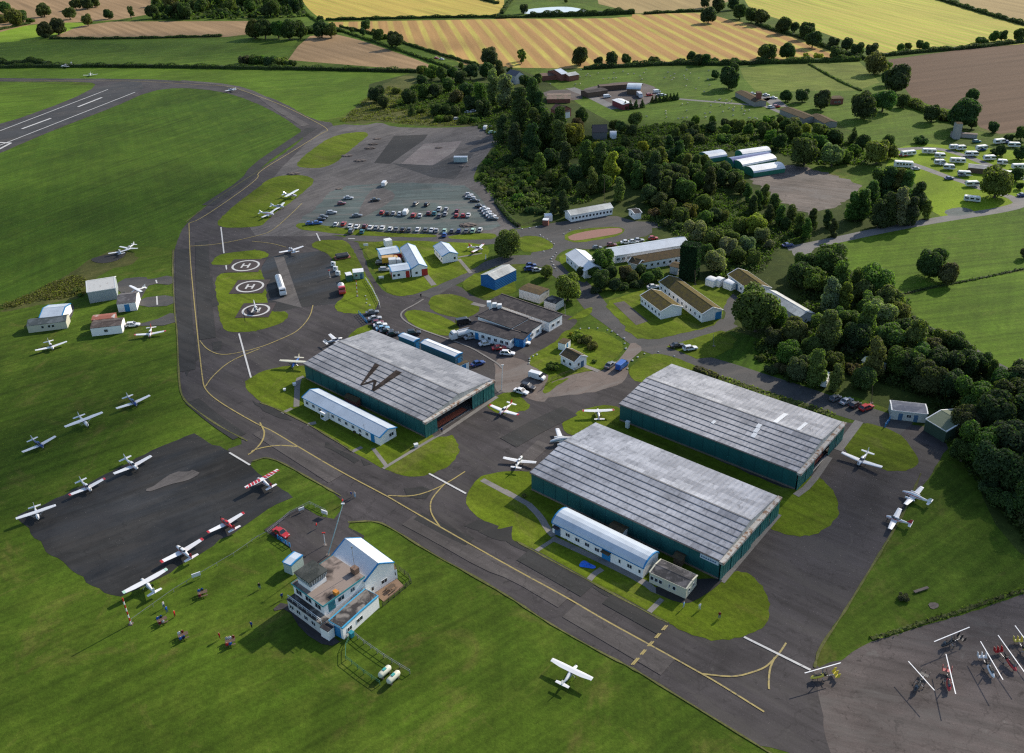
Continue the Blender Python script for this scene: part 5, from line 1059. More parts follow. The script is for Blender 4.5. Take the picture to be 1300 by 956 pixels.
# ---------------------------------------------------------------- aircraft
AP = tinted('aircraft_paint', .3, .06, .3, .8); AP2 = tinted('aircraft_accent', .3, .06, .3, .8)
def ell(x, ry, rz_, zc, k=12): return [(x, ry * math.cos(2 * math.pi * i / k), zc + rz_ * math.sin(2 * math.pi * i / k)) for i in range(k)]
def wingloft(m, stations, thick):
    """stations (y, x_lead, x_trail, z)"""
    rings = []
    for y, xl, xt, z in stations:
        c = xl - xt; t_ = c * thick
        rings.append([(xl, y, z), (xl - c * .12, y, z + t_ * .6), (xl - c * .4, y, z + t_ * .7), (xt, y, z + .01), (xt, y, z - .01), (xl - c * .4, y, z - t_ * .25), (xl - c * .12, y, z - t_ * .3)])
    m.loft(rings)
AIR = {}
def air_meshes(kind):
    if kind in AIR: return AIR[kind]
    hi = kind in ('high', 'tail'); A = {}
    b = MB()
    if kind == 'twin': L = 9.0; sec = [(3.4, .05, .05, 1.15), (3.1, .35, .3, 1.15), (2.2, .5, .48, 1.25), (.9, .6, .7, 1.4), (-.8, .6, .72, 1.42), (-2.6, .38, .45, 1.4), (-5.2, .1, .16, 1.5)]
    else:
        L = 7.2; sec = [(2.35, .12, .14, 1.12), (2.25, .38, .34, 1.12), (1.4, .50, .46, 1.15), (.7, .54, .52, 1.18), (-.9, .54, .58, 1.2), (-2.2, .36, .42, 1.22), (-4.7, .08, .14, 1.35)]
    if hi: sec = [(x, ry, rz_ * (1.25 if -1.5 < x < .8 else 1), z + (.18 if -1.5 < x < .8 else .08)) for x, ry, rz_, z in sec]
    b.loft([ell(*s_) for s_ in sec]); A['fuselage'] = b.mesh('fuselage', AP, True)
    m = MB()
    for s_ in (-1, 1): m.loft([[(x, s_ * (ry + .012), zc + .02) , (x, s_ * (ry * .92 + .02), zc + rz_ * .38)] for x, ry, rz_, zc in sec[1:-1]], closed=False, caps=False)
    A['stripe'] = m.mesh('stripe', AP2)
    ws_ = {}
    span = 5.4 if kind != 'twin' else 5.7
    z = 2.12 if hi else .88
    dz = .12 if hi else .42
    for s_ in (-1, 1):
        m = MB()
        if hi: wingloft(m, [(0, .75, -.85, z), (s_ * 2.8, .75, -.85, z + .05), (s_ * span, .62, -.5, z + dz), (s_ * (span + .06), .4, -.35, z + dz)], .11)
        else: wingloft(m, [(s_ * .3, .85, -.85, z), (s_ * (span - .1), .55, -.62, z + dz), (s_ * span, .3, -.5, z + dz)], .11)
        A['wing%d' % s_] = m.mesh('wing', AP)
        m = MB(); wingloft(m, [(s_ * (span - .55), .58 + (.05 if hi else 0), -.63 + (.1 if hi else 0), z + dz * .96 + .012), (s_ * (span + .02), .52, -.56, z + dz + .012)], .12)
        A['tip%d' % s_] = m.mesh('wing_tip', AP2)
    tx = -4.15 if kind != 'twin' else -4.6
    m = MB(); wingloft(m, [(-1.75, tx + .25, tx - .45, 1.42), (0, tx + .45, tx - .5, 1.42), (1.75, tx + .25, tx - .45, 1.42)], .08); A['tailplane'] = m.mesh('tailplane', AP)
    m = MB(); m.loft([[(tx + 1.1, y, 1.45), (tx - .35, y, 1.4), (tx - .6, y * .5, 2.75), (tx - .05, y * .5, 2.75)] for y in (-.06, .06)]); A['fin'] = m.mesh('fin', AP2)
    m = MB()
    if hi:
        m.loft([[(.72, -.44, 1.45), (.72, .44, 1.45), (.72, .40, 1.5), (.72, -.40, 1.5)], [(1.15, -.36, 1.5), (1.15, .36, 1.5), (.55, .42, 2.08), (.55, -.42, 2.08)]])
        m.box(-.9, -.57, 1.55, .55, .57, 2.0)
    else:
        m.loft([ell(x, ry, rz_, 1.42, 12) for x, ry, rz_ in ((1.25, .15, .1), (.8, .42, .38), (.2, .5, .52), (-.7, .48, .52), (-1.5, .3, .34), (-1.9, .12, .1))])
    A['canopy'] = m.mesh('canopy', CGLASS, True)
    if not hi:
        m = MB(); m.loft([ell(x, ry, .1, 1.88, 10) for x, ry in ((.12, .25), (0, .36), (-.9, .34), (-1.1, .2))]); A['cabin_roof'] = m.mesh('cabin_roof', AP)
    nx = 2.35 if kind != 'twin' else 0
    m = MB(); m.loft([ell(nx + .28, .03, .03, 1.12, 8), ell(nx + .12, .12, .12, 1.12, 8), ell(nx - .05, .16, .16, 1.12, 8)])
    m.m = 1; m.loft([[(nx + .1, -.05, .17), (nx + .16, -.09, .3), (nx + .12, -.09, 1.0), (nx + .08, -.05, 1.12)], [(nx + .1, .05, .17), (nx + .16, .06, .3), (nx + .12, .09, 1.0), (nx + .08, .05, 1.12)]])
    m.loft([[(nx + .1, -.05, 2.07), (nx + .12, -.06, 1.9), (nx + .12, -.09, 1.2), (nx + .08, -.05, 1.12)], [(nx + .1, .05, 2.07), (nx + .12, .09, 1.9), (nx + .12, .09, 1.2), (nx + .08, .05, 1.12)]])
    A['propeller'] = m.mesh('propeller', [AP2, BLACK])
    m = MB()
    for s_ in (-1, 1): m.tube([(-.2 if kind != 'tail' else .8, s_ * .5, .85), (-.2 if kind != 'tail' else .8, s_ * 1.15, .25)], .05, 6)
    if kind != 'tail': m.tube([(1.8, 0, .85), (1.85, 0, .25)], .05, 6)
    A['undercarriage'] = m.mesh('undercarriage', METAL)
    m = MB()
    if hi:
        for s_ in (-1, 1): m.beam((.25, s_ * .5, .95), (.15, s_ * 2.6, z), .12, .05)
    A['strut'] = m.mesh('wing_strut', AP) if hi else None
    if kind == 'twin':
        for s_ in (-1, 1):
            m = MB(); m.loft([ell(x, r_, r_, .98, 10) for x, r_ in ((1.7, .1), (1.6, .32), (.6, .36), (-1.2, .12))])
            for r_ in m.v[:]: pass
            m.v = [(x, y + s_ * 1.9, zz) for x, y, zz in m.v]; A['nacelle%d' % s_] = m.mesh('engine_nacelle', AP)
    AIR[kind] = A; return A
def plane(kind, t1, t2, hint, label, body='w', wing='w', accent='w', tip=None, group=None, z=None):
    """wing tips and a point ahead of the nose, all read off the photo"""
    z = z if z is not None else (2.3 if kind in ('high', 'tail') else 1.3)
    a, b, n = g1(t1, z), g1(t2, z), g1(hint, 1.0); c = (a + b) / 2; d = (b - a); sp_ = d.length
    rz = math.atan2(-d.x, d.y) 
    f = Vector((math.cos(rz), math.sin(rz), 0))
    if f.dot(n - c) < 0: rz += math.pi
    s_ = max(.78, min(1.35, sp_ / (10.9 if kind != 'twin' else 11.6)))
    A = air_meshes(kind); t = empty('light_aircraft', (c.x, c.y, .11), rz, label, 'aircraft', group); t.scale = (s_,) * 3
    B, Wc, Ac, Tc = CC[body][1], CC[wing][1], CC[accent][1], CC[tip or accent][1]
    fu = mobj('fuselage', A['fuselage'], t, col=B)
    for k in (-1, 1):
        w_ = mobj('wing', A['wing%d' % k], t, col=Wc); mobj('wing_tip', A['tip%d' % k], w_, col=Tc)
        if kind == 'twin': mobj('engine_nacelle', A['nacelle%d' % k], w_, col=B)
    sc_ = CC[accent if accent != 'w' else ('n', 'r', 'k', 't')[int(abs(c.x) * 3) % 4]][1]; mobj('stripe', A['stripe'], fu, col=sc_)
    mobj('tailplane', A['tailplane'], t, col=Wc); mobj('fin', A['fin'], t, col=Ac)
    mobj('canopy', A['canopy'], fu)
    if 'cabin_roof' in A: mobj('cabin_roof', A['cabin_roof'], fu, col=B)
    if kind != 'twin': mobj('propeller', A['propeller'], t, col=Ac)
    mobj('undercarriage', A['undercarriage'], t)
    if A['strut']: mobj('wing_strut', A['strut'], t, col=Wc)
    for x, y in ([(-.2, 1.15), (-.2, -1.15), (1.85, 0)] if kind != 'tail' else [(.8, 1.15), (.8, -1.15), (-4.4, 0)]):
        w_ = mobj('wheel', WHEEL, t, (x, y, .2)); w_.scale = (.62,) * 3
    return t
plane('low', 'i 175,97', 'i 335,52', 'i 268,110', 'white low-winged aircraft parked alone below the cream hut', accent='w')
plane('low', 'e 670,847', 'e 830,827', 'e 748,880', 'white low-winged aircraft with red wing tips beside the taxiway huts', accent='r')
plane('low', 'i 580,388', 'i 750,322', 'i 700,400', 'blue-bodied aircraft with white wings nearest the taxiway bend', body='n')
plane('high', 'i 322,478', 'i 512,405', 'i 440,500', 'white high-winged aircraft between the two blue-bodied ones on the grass', group=None)
plane('low', 'i 110,605', 'i 278,525', 'i 225,600', 'blue-bodied aircraft with white wings at the left of the grass row', body='n', accent='w')
plane('low', 'i 568,715', 'i 757,625', 'i 700,710', 'white low-winged aircraft at the right end of the dark apron top edge')
plane('low', 'i 343,820', 'i 525,735', 'i 460,815', 'white low-winged aircraft in the middle of the dark apron top edge', tip='r', accent='w')
plane('high', 'm 95,58', 'm 258,3', 'm 190,70', 'white aircraft with pale blue wings at the left end of the dark apron', wing='w', accent='w')
plane('low', 'm 1035,140', 'm 1220,40', 'm 1080,40', 'red-bodied aircraft with white wings on the right edge of the dark apron', body='r', accent='r', tip='r')
plane('low', 'm 802,290', 'm 1015,172', 'm 860,180', 'white aircraft with red wing tips next to the red-bodied one', accent='r')
plane('high', 'm 612,440', 'm 835,320', 'm 690,340', 'white high-winged aircraft with a blue nose at the lowest corner of the apron', accent='w', tip='p', body='w')
plane('high', 'o 240,770', 'o 438,865', 'o 375,770', 'white high-winged aircraft with a dark windscreen on the lawn below the taxiway')
plane('high', 'j 137,143', 'j 285,152', 'j 200,200', 'cream high-winged aircraft with a blue nose at the end of the W hangar', wing='c', body='b', accent='c')
plane('low', 'A 385,190', 'A 520,300', 'A 560,200', 'white aircraft whose wing shows behind the gable of the W hangar')
plane('low', 'B 965,588', 'B 1262,690', 'B 1040,690', 'white low-winged aircraft with red wing tips beside the open hangar door', accent='r')
plane('high', 'k 397,392', 'k 545,388', 'k 470,350', 'white and red high-winged aircraft on the grass between the hangars', accent='r', tip='r')
plane('low', 'k 13,633', 'k 143,652', 'k 85,600', 'white aircraft alone on the tarmac before the hangar door apron')
plane('twin', 'C 375,190', 'C 470,420', 'C 330,290', 'white aircraft with a red nose half hidden behind the nearest hangar roof', accent='w', tip='w', body='w')
plane('low', 'l 415,590', 'l 612,662', 'l 490,670', 'white low-winged aircraft in front of the rooflight hangar doors')
plane('twin', 'l 805,755', 'l 725,838', 'l 700,765', 'white aircraft with a slim nose, upper of the two on the right-hand grass edge', accent='w')
plane('low', 'p 697,20', 'p 650,115', 'p 610,50', 'red and white striped-nose aircraft, lower of the two on the right-hand grass edge', body='w', accent='r', tip='w')
plane('high', 'f 165,157', 'f 230,120', 'f 240,155', 'white high-winged aircraft at the top of the grass island row')
plane('low', 'X 310,500', 'X 440,400', 'X 450,470', 'small white aircraft between its two neighbours on the grass island')
plane('twin', 'X 130,605', 'X 310,500', 'X 330,560', 'white twin-engined aircraft lowest on the grass island')
plane('low', 'f 135,435', 'f 256,404', 'f 190,395', 'white aircraft at the top edge of the refuelling apron')
plane('low', 'O 905,260', 'O 1000,190', 'O 1040,250', 'red and white display aircraft on the lawn under the round tree', body='w', wing='w', accent='r', tip='r')
plane('low', 'a 415,376', 'a 488,370', 'a 460,395', 'white aircraft on the grass beyond the runway end')
plane('low', 'a 1125,455', 'a 1180,440', 'a 1120,440', 'white aircraft taxiing on the curved perimeter track')
plane('low', 'a 305,325', 'a 345,335', 'a 340,345', 'tiny white aircraft flying past in front of the far hedge')
plane('low', 'e 570,432', 'e 625,420', 'e 575,415', 'white aircraft, leftmost of the pair on the tawny grass')
plane('low', 'e 610,405', 'e 675,412', 'e 660,425', 'white aircraft, rightmost of the pair on the tawny grass')
plane('high', 'Q 1075,205', 'Q 1160,250', 'Q 1090,260', 'white aircraft tucked behind the shed with the blue door')
# biplane-like tourer with sunburst wing
t = plane('tail', 'i 1225,780', 'j 130,690', 'j 0,700', 'red and white sunburst-winged tailwheel aircraft on the grass strip', body='w', accent='r', tip='w')
A = air_meshes('tail')
for k in (-1, 1):
    m = MB()
    for q in range(5):
        y0, y1 = .45 + q * 1.0, .45 + q * 1.0 + .72
        pts = [(.60, y0 * k, 2.30), (.60, y1 * k, 2.30), (-.72, (y1 + .35) * k, 2.33), (-.72, (y0 + .45) * k, 2.33)]
        m.loft([[Vector(p) - Vector((0, 0, .06)) for p in pts], pts])
    w_ = [c for c in t.children if c.name.startswith('wing') and 'strut' not in c.name][0 if k < 0 else 1]
    o = m.build('wing_stripe', AP2, w_); o.color = (*CC['r'][1], 1)
# helicopter on the third pad
def heli(pos, rz, label):
    t = empty('helicopter', (pos.x, pos.y, .12), rz, label, 'helicopter')
    m = MB(); m.loft([ell(x, ry, rz_, zc, 12) for x, ry, rz_, zc in ((1.6, .15, .15, 1.1), (1.3, .5, .5, 1.15), (.5, .7, .75, 1.3), (-.4, .65, .7, 1.35), (-1.3, .3, .35, 1.5), (-5.0, .1, .1, 1.75))]); f = m.build('fuselage', AP, t, smooth=True); f.color = (.68, .69, .7, 1)
    m = MB(); m.loft([ell(x, ry, rz_, zc, 12) for x, ry, rz_, zc in ((1.64, .2, .2, 1.15), (1.2, .53, .5, 1.2), (.4, .72, .7, 1.4), (.3, .6, .6, 1.4))]); m.build('canopy', CGLASS, f, smooth=True)
    m = MB(); m.tube([(-.1, 0, 1.9), (-.1, 0, 2.75)], .08, 8); m.build('mast', METAL, t)
    m = MB(); m.box(-3.9, -.1, 2.72, 3.7, .1, 2.77); m.build('rotor_blade', AP, t).color = (.6, .6, .6, 1)
    m = MB(); m.loft([[(-4.8, y, 1.2), (-5.3, y, 1.2), (-5.4, y, 2.3), (-5.1, y, 2.3)] for y in (-.04, .04)]); m.build('fin', AP, t).color = (.68, .69, .7, 1)
    for s_ in (-1, 1): m = MB(); m.tube([(-1.4, s_ * .9, .05), (1.3, s_ * .9, .05), (1.6, s_ * .9, .2)], .05, 6); m.tube([(.7, s_ * .9, .05), (.6, s_ * .4, .8)], .04, 6); m.tube([(-.7, s_ * .9, .05), (-.6, s_ * .4, .8)], .04, 6); m.build('skid', METAL, t)
heli(g1('e 1280,722', 1), R(-70), 'small white helicopter standing on the helipad nearest the W hangar')
# gyrocopters
def gyro(r1, r2, nose, label, col):
    a, b = g1(r1, 2.7), g1(r2, 2.7); n = g1(nose, .8); c = (a + b) / 2; d = b - a; Lr = d.length / 2
    c0 = Vector((c.x, c.y, 0)); nd = Vector((n.x, n.y, 0)) - c0
    rz = math.atan2(nd.y, nd.x)
    t = empty('gyrocopter', (c0.x, c0.y, .12), rz, label, 'gyrocopter', 'gyrocopters on the hardstanding'); rgb = CC[col][1]
    m = MB(); m.loft([ell(x, ry, rz_, zc, 12) for x, ry, rz_, zc in ((2.1, .08, .06, .55), (1.8, .28, .22, .6), (1.1, .42, .38, .72), (.3, .4, .42, .8), (-.5, .28, .35, .85), (-1.0, .2, .25, .9))]); f = m.build('fuselage', AP, t, smooth=True); f.color = (*rgb, 1)
    m = MB(); m.loft([ell(x, ry, .12, zc, 10) for x, ry, zc in ((1.5, .1, .95), (1.0, .28, 1.08), (.2, .26, 1.15), (.0, .12, 1.12))]); m.build('seat', BLACK, f)
    m = MB(); m.loft([[(x, y, .98) , (x, y * .8, 1.0), (x - .25, y * .7, 1.4), (x - .27, y * .72, 1.4)] for x, y in ((1.5, -.28), (1.5, .28))]); m.build('windscreen', CGLASS, f)
    m = MB(); m.beam((-.15, 0, .8), (-.05, 0, 2.65), .12, .16); m.build('mast', METAL, t)
    m = MB(); m.box(-.9, -.3, .75, -.35, .3, 1.3); m.build('engine', BLACK, t, bevel=.08)
    m = MB()
    for q in range(3):
        an = q * 2.094; m.beam((-1.05, 0, 1.15), (-1.05, .8 * math.cos(an), 1.15 + .8 * math.sin(an)), .04, .14)
    m.build('propeller', BLACK, t)
    m = MB(); m.beam((-.6, 0, .45), (-3.0, 0, .55), .09, .09); m.build('tail_boom', METAL, t)
    for y in (-.75, 0, .75): m = MB(); m.loft([[(-2.4, y + s_, .45), (-3.15, y + s_, .45), (-3.3, y + s_, 1.35), (-2.85, y + s_, 1.35)] for s_ in (-.03, .03)]); m.build('fin', AP2, t).color = (*rgb, 1)
    m = MB(); m.box(-3.1, -.8, .5, -2.4, .8, .56); m.build('tailplane', AP2, t).color = (*rgb, 1)
    for x, y in ((1.5, 0), (-.2, .85), (-.2, -.85)): w_ = mobj('wheel', WHEEL, t, (x, y, .2)); w_.scale = (.6,) * 3
    m = MB(); m.beam((-.2, -.85, .22), (-.1, -.25, .6), .07, .07); m.beam((-.2, .85, .22), (-.1, .25, .6), .07, .07); m.build('undercarriage', METAL, t)
    ra = math.atan2(d.y, d.x) - rz; m = MB()
    m.box(-Lr, -.085, 2.66, Lr, .085, 2.70); o = m.build('rotor_blade', plain('rotor_white', (.7, .71, .72), .35, var=.03), t); o.rotation_euler = (0, 0, ra)
    return t
gyro('p 235,822', 'p 410,772', 'p 262,842', 'yellow gyrocopter at the end of the white taxiway line', 'y')
gyro('T 558,358', 'T 850,238', 'T 600,395', 'black gyrocopter standing apart above the gyrocopter row', 'k')
gyro('T 345,520', 'T 560,760', 'T 410,740', 'black gyrocopter left of the first red one in the gyrocopter row', 'k')
gyro('T 655,460', 'T 735,790', 'T 680,720', 'red gyrocopter left of the white one', 'r')
gyro('T 940,355', 'T 1125,672', 'T 1060,660', 'white gyrocopter in the middle of the gyrocopter row', 'w')
gyro('T 1085,305', 'T 1310,620', 'T 1240,595', 'red gyrocopter right of the white one', 'r')
gyro('T 1225,225', 'T 1450,530', 'T 1330,460', 'yellow gyrocopter at the right edge of the hardstanding', 'y')
# ---------------------------------------------------------------- people
def person(pos, rz, label, top, legs, sit=False):
    me = bpy.data.meshes.new('person'); hz = -.38 if sit else 0
    V = [(0, 0, .95 + hz), (0, 0, 1.2 + hz), (0, 0, 1.45 + hz), (0, 0, 1.53 + hz), (0.02, 0, 1.66 + hz), (0, .2, 1.42 + hz), (.02, .27, 1.13 + hz), (.1, .25, .88 + hz), (0, -.2, 1.42 + hz), (.02, -.27, 1.13 + hz), (.1, -.25, .88 + hz)]
    if sit: V += [(.0, .1, .92 + hz), (.42, .13, .52), (.42, .13, .08), (0, -.1, .92 + hz), (.42, -.13, .52), (.42, -.13, .08)]
    else: V += [(0, .1, .9), (.06, .12, .48), (0, .13, .05), (0, -.1, .9), (-.04, -.12, .48), (-.1, -.13, .05)]
    Ed = [(0, 1), (1, 2), (2, 3), (3, 4), (2, 5), (5, 6), (6, 7), (2, 8), (8, 9), (9, 10), (0, 11), (11, 12), (12, 13), (0, 14), (14, 15), (15, 16)]
    me.from_pydata(V, Ed, []); o = bpy.data.objects.new('person', me); COL.objects.link(o); o.location = (pos.x, pos.y, .1); o.rotation_euler = (0, 0, rz)
    sk = o.modifiers.new('skin', 'SKIN'); o.modifiers.new('sub', 'SUBSURF').levels = 1
    rr = [.15, .16, .14, .06, .11, .07, .05, .04, .07, .05, .04, .10, .075, .05, .10, .075, .05]
    for v, r_ in zip(me.skin_vertices[0].data, rr): v.radius = (r_, r_)
    me.skin_vertices[0].data[0].use_root = True
    key = 'clothes_%s_%s' % (top, legs)
    if key not in MATS:
        n_ = NT(key); z_ = n_.new('ShaderNodeSeparateXYZ'); n_.l.new(n_.new('ShaderNodeTexCoord').outputs['Object'], z_.inputs[0])
        r_ = n_.ramp(z_.outputs[2], [(0.0, CC[legs][1]), (.93 / 2 if not sit else .28, CC[top][1]), (.76 if not sit else .57, (.42, .26, .19))], 'CONSTANT')
        mm = n_.new('ShaderNodeMath', operation='MULTIPLY'); mm.inputs[1].default_value = .5; n_.l.new(z_.outputs[2], mm.inputs[0])
        rm = r_.node; n_.l.new(mm.outputs[0], rm.inputs['Fac']); MATS[key] = n_.out(r_, .85, .1)
    me.materials.append(MATS[key])
    return tag(o, label, 'person')
for s_, lab, tp, lg in (('n 322,108', 'person in a red top walking on the tower forecourt', 'r', 'g'), ('V 437,135', 'person in red standing where the forecourt meets the taxiway', 'r', 'l'), ('V 525,60', 'person in dark blue, left of the pair on the taxiway', 'n', 'g'),
        ('V 560,62', 'person in pale clothes, right of the pair on the taxiway', 's', 'l'), ('R 848,250', 'person in dark clothes standing alone on the lawn', 'k', 'n'), ('R 790,530', 'person in dark blue at the edge of the tower shadow', 'n', 'k'),
        ('R 155,385', 'person with a pale top near the apron corner', 's', 'n'), ('R 178,420', 'person in blue a step below the pale-topped one', 'b', 'n'), ('I 985,805', 'person in purple-red on the grass beyond the cream portable office', 'm', 'n'),
        ('I 623,700', 'person in pale clothes just outside the cream office corner', 'l', 's'), ('I 785,718', 'person in white between the cream office and the far lawn', 'w', 's'), ('B 485,845', 'person in dark clothes beside the open hangar door', 'n', 'k'),
        ('O 483,620', 'person in black crossing the village road', 'k', 'k'), ('R 560,610', 'person in red lying beyond the picnic tables', 'r', 'm'), ('R 235,450', 'person in red sitting on the grass', 'r', 'm'), ('J 55,545', 'person in dark blue at the tower doorway path', 'n', 'k')):
    person(g1(s_, .9), random.uniform(0, 6), lab, tp, lg)
def picnic(s_, label, n, rz):
    p = g1(s_, .5); t = empty('picnic_table', (p.x, p.y, .1), rz, label, 'picnic table', 'picnic tables on the lawn')
    m = MB(); 
    for k in range(5): m.box(-.95, -.38 + k * .155, .72, .95, -.24 + k * .155, .76)
    m.build('table_top', WOOD, t)
    for s in (-1, 1):
        m = MB(); m.box(-.95, s * .78 - .14, .42, .95, s * .78 + .14, .46); m.build('bench_seat', WOOD, t)
        m = MB(); m.beam((s * .7, -.75, .02), (s * .7, -.2, .72), .09, .05); m.beam((s * .7, .75, .02), (s * .7, .2, .72), .09, .05); m.beam((s * .7, -.85, .4), (s * .7, .85, .4), .05, .09); m.build('leg', WOOD, t)
    cols = ['rk', 'wn', 'bk', 'mg', 'nk', 'sr']
    for k in range(n):
        sd = -1 if k % 2 else 1; q = Matrix.Rotation(rz, 3, 'Z') @ Vector((-.6 + .6 * (k // 2), sd * .80, 0))
        c = cols[(k + int(p.x)) % 6]; person(p + q, rz - sd * math.pi / 2, 'person in a %s top seated at %s' % (CC[c[0]][0], label), c[0], c[1], True)['group'] = 'people at the picnic tables'
picnic('R 440,305', 'the picnic table farthest up the lawn', 3, .4)
picnic('R 148,500', 'the picnic table nearest the apron corner', 4, .6)
picnic('R 300,610', 'the picnic table between its two neighbours', 4, .5)
picnic('R 640,655', 'the picnic table nearest the control tower', 5, .3)
picnic('J 1040,470', 'the table on the brown patio', 0, .9)
# ---------------------------------------------------------------- fences, poles, signs, odds and ends
def fence(pts, label, h=1.2, step=3.0, rails=2, mat=WOOD, col=None, pw=.1, close=False):
    p = g(pts); t = empty('fence', (p[0].x, p[0].y, 0), 0, label, 'fence'); o0 = p[0]
    q = []
    for a, b in zip(p, p[1:]):
        n = max(1, round((b - a).length / step)); q += [a + (b - a) * (k / n) for k in range(n)]
    q.append(p[-1]); pm = MB().box(-pw / 2, -pw / 2, 0, pw / 2, pw / 2, h).mesh('post', mat)
    for v in q[:98]: mobj('post', pm, t, (v.x - o0.x, v.y - o0.y, 0))
    for r_ in range(rails):
        m = MB(); z = h * (.95 - .4 * r_)
        for a, b in zip(p, p[1:]): m.beam((a.x - o0.x, a.y - o0.y, z), (b.x - o0.x, b.y - o0.y, z), .04, .1)
        m.build('rail', mat, t)
    return t
WF = plain('white_fence', (.6, .62, .63), .7)
fence('m 660,590 870,440 1000,360 1170,260 1300,170 n 0,190 80,150', 'long low fence with a dark line crossing the lawn below the apron', .9, 4, 1, METAL, pw=.08)
fence('n 80,150 190,55 290,5 370,45', 'short fence around the tower forecourt corner', 1.1, 2, 2, METAL)
fence('n 500,650 560,700 660,770 740,820 790,850', 'pale fence along the right side of the green tank compound', 1.2, 2, 2, METAL, pw=.12)
fence('n 500,650 470,720 470,780 560,850 640,905', 'green mesh fence along the left side of the tank compound', 1.2, 2, 2, plain('green_fence', (.04, .14, .08), .7))
fence('f 570,575 600,620 635,690 640,712', 'white post and rail fence beside the fire station road', 1.1, 2.2, 2, WF, pw=.15)
fence('k 190,295 240,250 300,225 380,195', 'timber fence between the concrete apron and the cottage lawn', 1.2, 2.5, 2, WOOD)
fence('J 965,640 1220,430 1200,380 1080,290', 'dark close fence round the patio of the control tower', 1.2, 1.5, 3, plain('dark_fence', (.04, .035, .03), .8))
fence('4 170,420 260,540 320,590', 'dark fence beside the old apron track', 1.3, 3, 2, WOOD)
fence('4 320,595 420,560 480,560', 'dark fence by the kiosk at the loop road', 1.3, 3, 2, WOOD)
fence('E 950,150 1040,200 1130,240', 'rusty low fence behind the rooflight hangar', 1.2, 2.5, 2, plain('rust', (.14, .07, .04), .8))
fence('f 535,745 575,790', 'bright blue barrier at the head of the car row', 1.3, 1.5, 3, BLUE, pw=.2)
fence('n 130,175 190,215', 'sky blue barrier beside the pale cabin', 1.2, 1.5, 3, BLUE, pw=.2)
fence('l 655,425 625,468', 'bright blue barrier left of the grey portable office', 1.3, 1.5, 3, BLUE, pw=.2)
def pole(base, top, label, r=.07, mat=METAL, banded=False, cap=None):
    p = g1(base); h = 2.0
    tx, ty = px(top)[0]
    best = min([k * .1 for k in range(10, 130)], key=lambda z: (at(tx, ty, z) - Vector((p.x, p.y, z))).length)
    e = at(tx, ty, best) - Vector((p.x, p.y, 0))
    if Vector((e.x, e.y, 0)).length > best * .5: e = Vector((0, 0, best))
    t = empty('pole', (p.x, p.y, 0), 0, label, 'pole'); m = MB(); n = 8 if banded else 1
    if banded:
        for k in range(n): mm = MB(); mm.tube([e * (k / n), e * ((k + 1) / n)], r, 8); mm.build('band', RED if k % 2 else FRAME, t)
    else: m.tube([(0, 0, 0), e], [r, r * .7], 8); m.build('shaft', mat, t)
    m = MB(); m.box(-.4, -.4, 0, .4, .4, .12); m.build('base', CON, t)
    if cap: m = MB(); m.box(e.x - .35, e.y - .12, e.z, e.x + .35, e.y + .12, e.z + .25); m.build('lamp', cap, t)
    return t
pole('V 290,675', 'V 440,160', 'tall pale mast leaning over the tower forecourt', .12, plain('pale_blue_mast', (.35, .48, .5), .5), cap=FRAME)
pole('V 262,575', 'V 245,455', 'short white post with a red top on the forecourt', .1, FRAME, cap=RED)
pole('K 1180,820', 'K 1190,595', 'tall white lamp post beside the W hangar door', .11, FRAME, cap=FRAME)
pole('U 440,575', 'U 430,455', 'red and white banded pole on the grass strip', .12, banded=True)
pole('U 235,435', 'U 225,380', 'white post with a red foot on the refuelling apron', .12, FRAME, cap=RED)
pole('m 655,600', 'm 612,470', 'red and white banded boom post beside the apron corner', .14, banded=True)
pole('l 560,350', 'l 565,265', 'thin telegraph pole rising behind the red car', .09, WOOD)
pole('M 618,582', 'M 615,500', 'thin pole on the grass beside the lane to the mossy huts', .08, METAL)
pole('L 975,290', 'L 972,180', 'grey pole at the corner of the office block', .08, METAL)
pole('4 907,415', '4 907,245', 'telegraph pole behind the long hut at the top of the loop', .09, WOOD)
pole('M 492,165', 'M 490,70', 'timber pole by the tall dark conifer', .12, WOOD)
pole('O 1018,320', 'O 1020,282', 'white post beside the display aircraft', .2, FRAME)
p = g1('o 370,300'); 
def tarp():
    pts = g('H 345,795 400,722 470,765 540,795 510,820 430,805'); c = sum(pts, Vector()) / len(pts)
    t = MB(); rings = []
    nn = 14; V_ = {}
    m = MB()
    cen = Vector((0, 0, .42))
    ring = [Vector((q.x - c.x, q.y - c.y, .12)) for q in chaikin(pts, 2)]
    mid = [r_ * .6 + Vector((0, 0, random.uniform(.05, .4))) for r_ in ring]
    inn = [r_ * .25 + Vector((0, 0, random.uniform(.1, .45))) for r_ in ring]
    m.loft([ring, mid, inn], caps=False); m.poly(inn); m.poly(list(reversed([r_ + Vector((0, 0, -.01)) for r_ in ring])))
    o = m.build('tarpaulin', plain('blue_plastic', (.01, .12, .55), .35, var=.2), smooth=False); o.location = (c.x, c.y, 0)
    tag(o, 'crumpled bright blue tarpaulin lying on the grass before the barrel-edged hut', 'tarpaulin')
tarp()
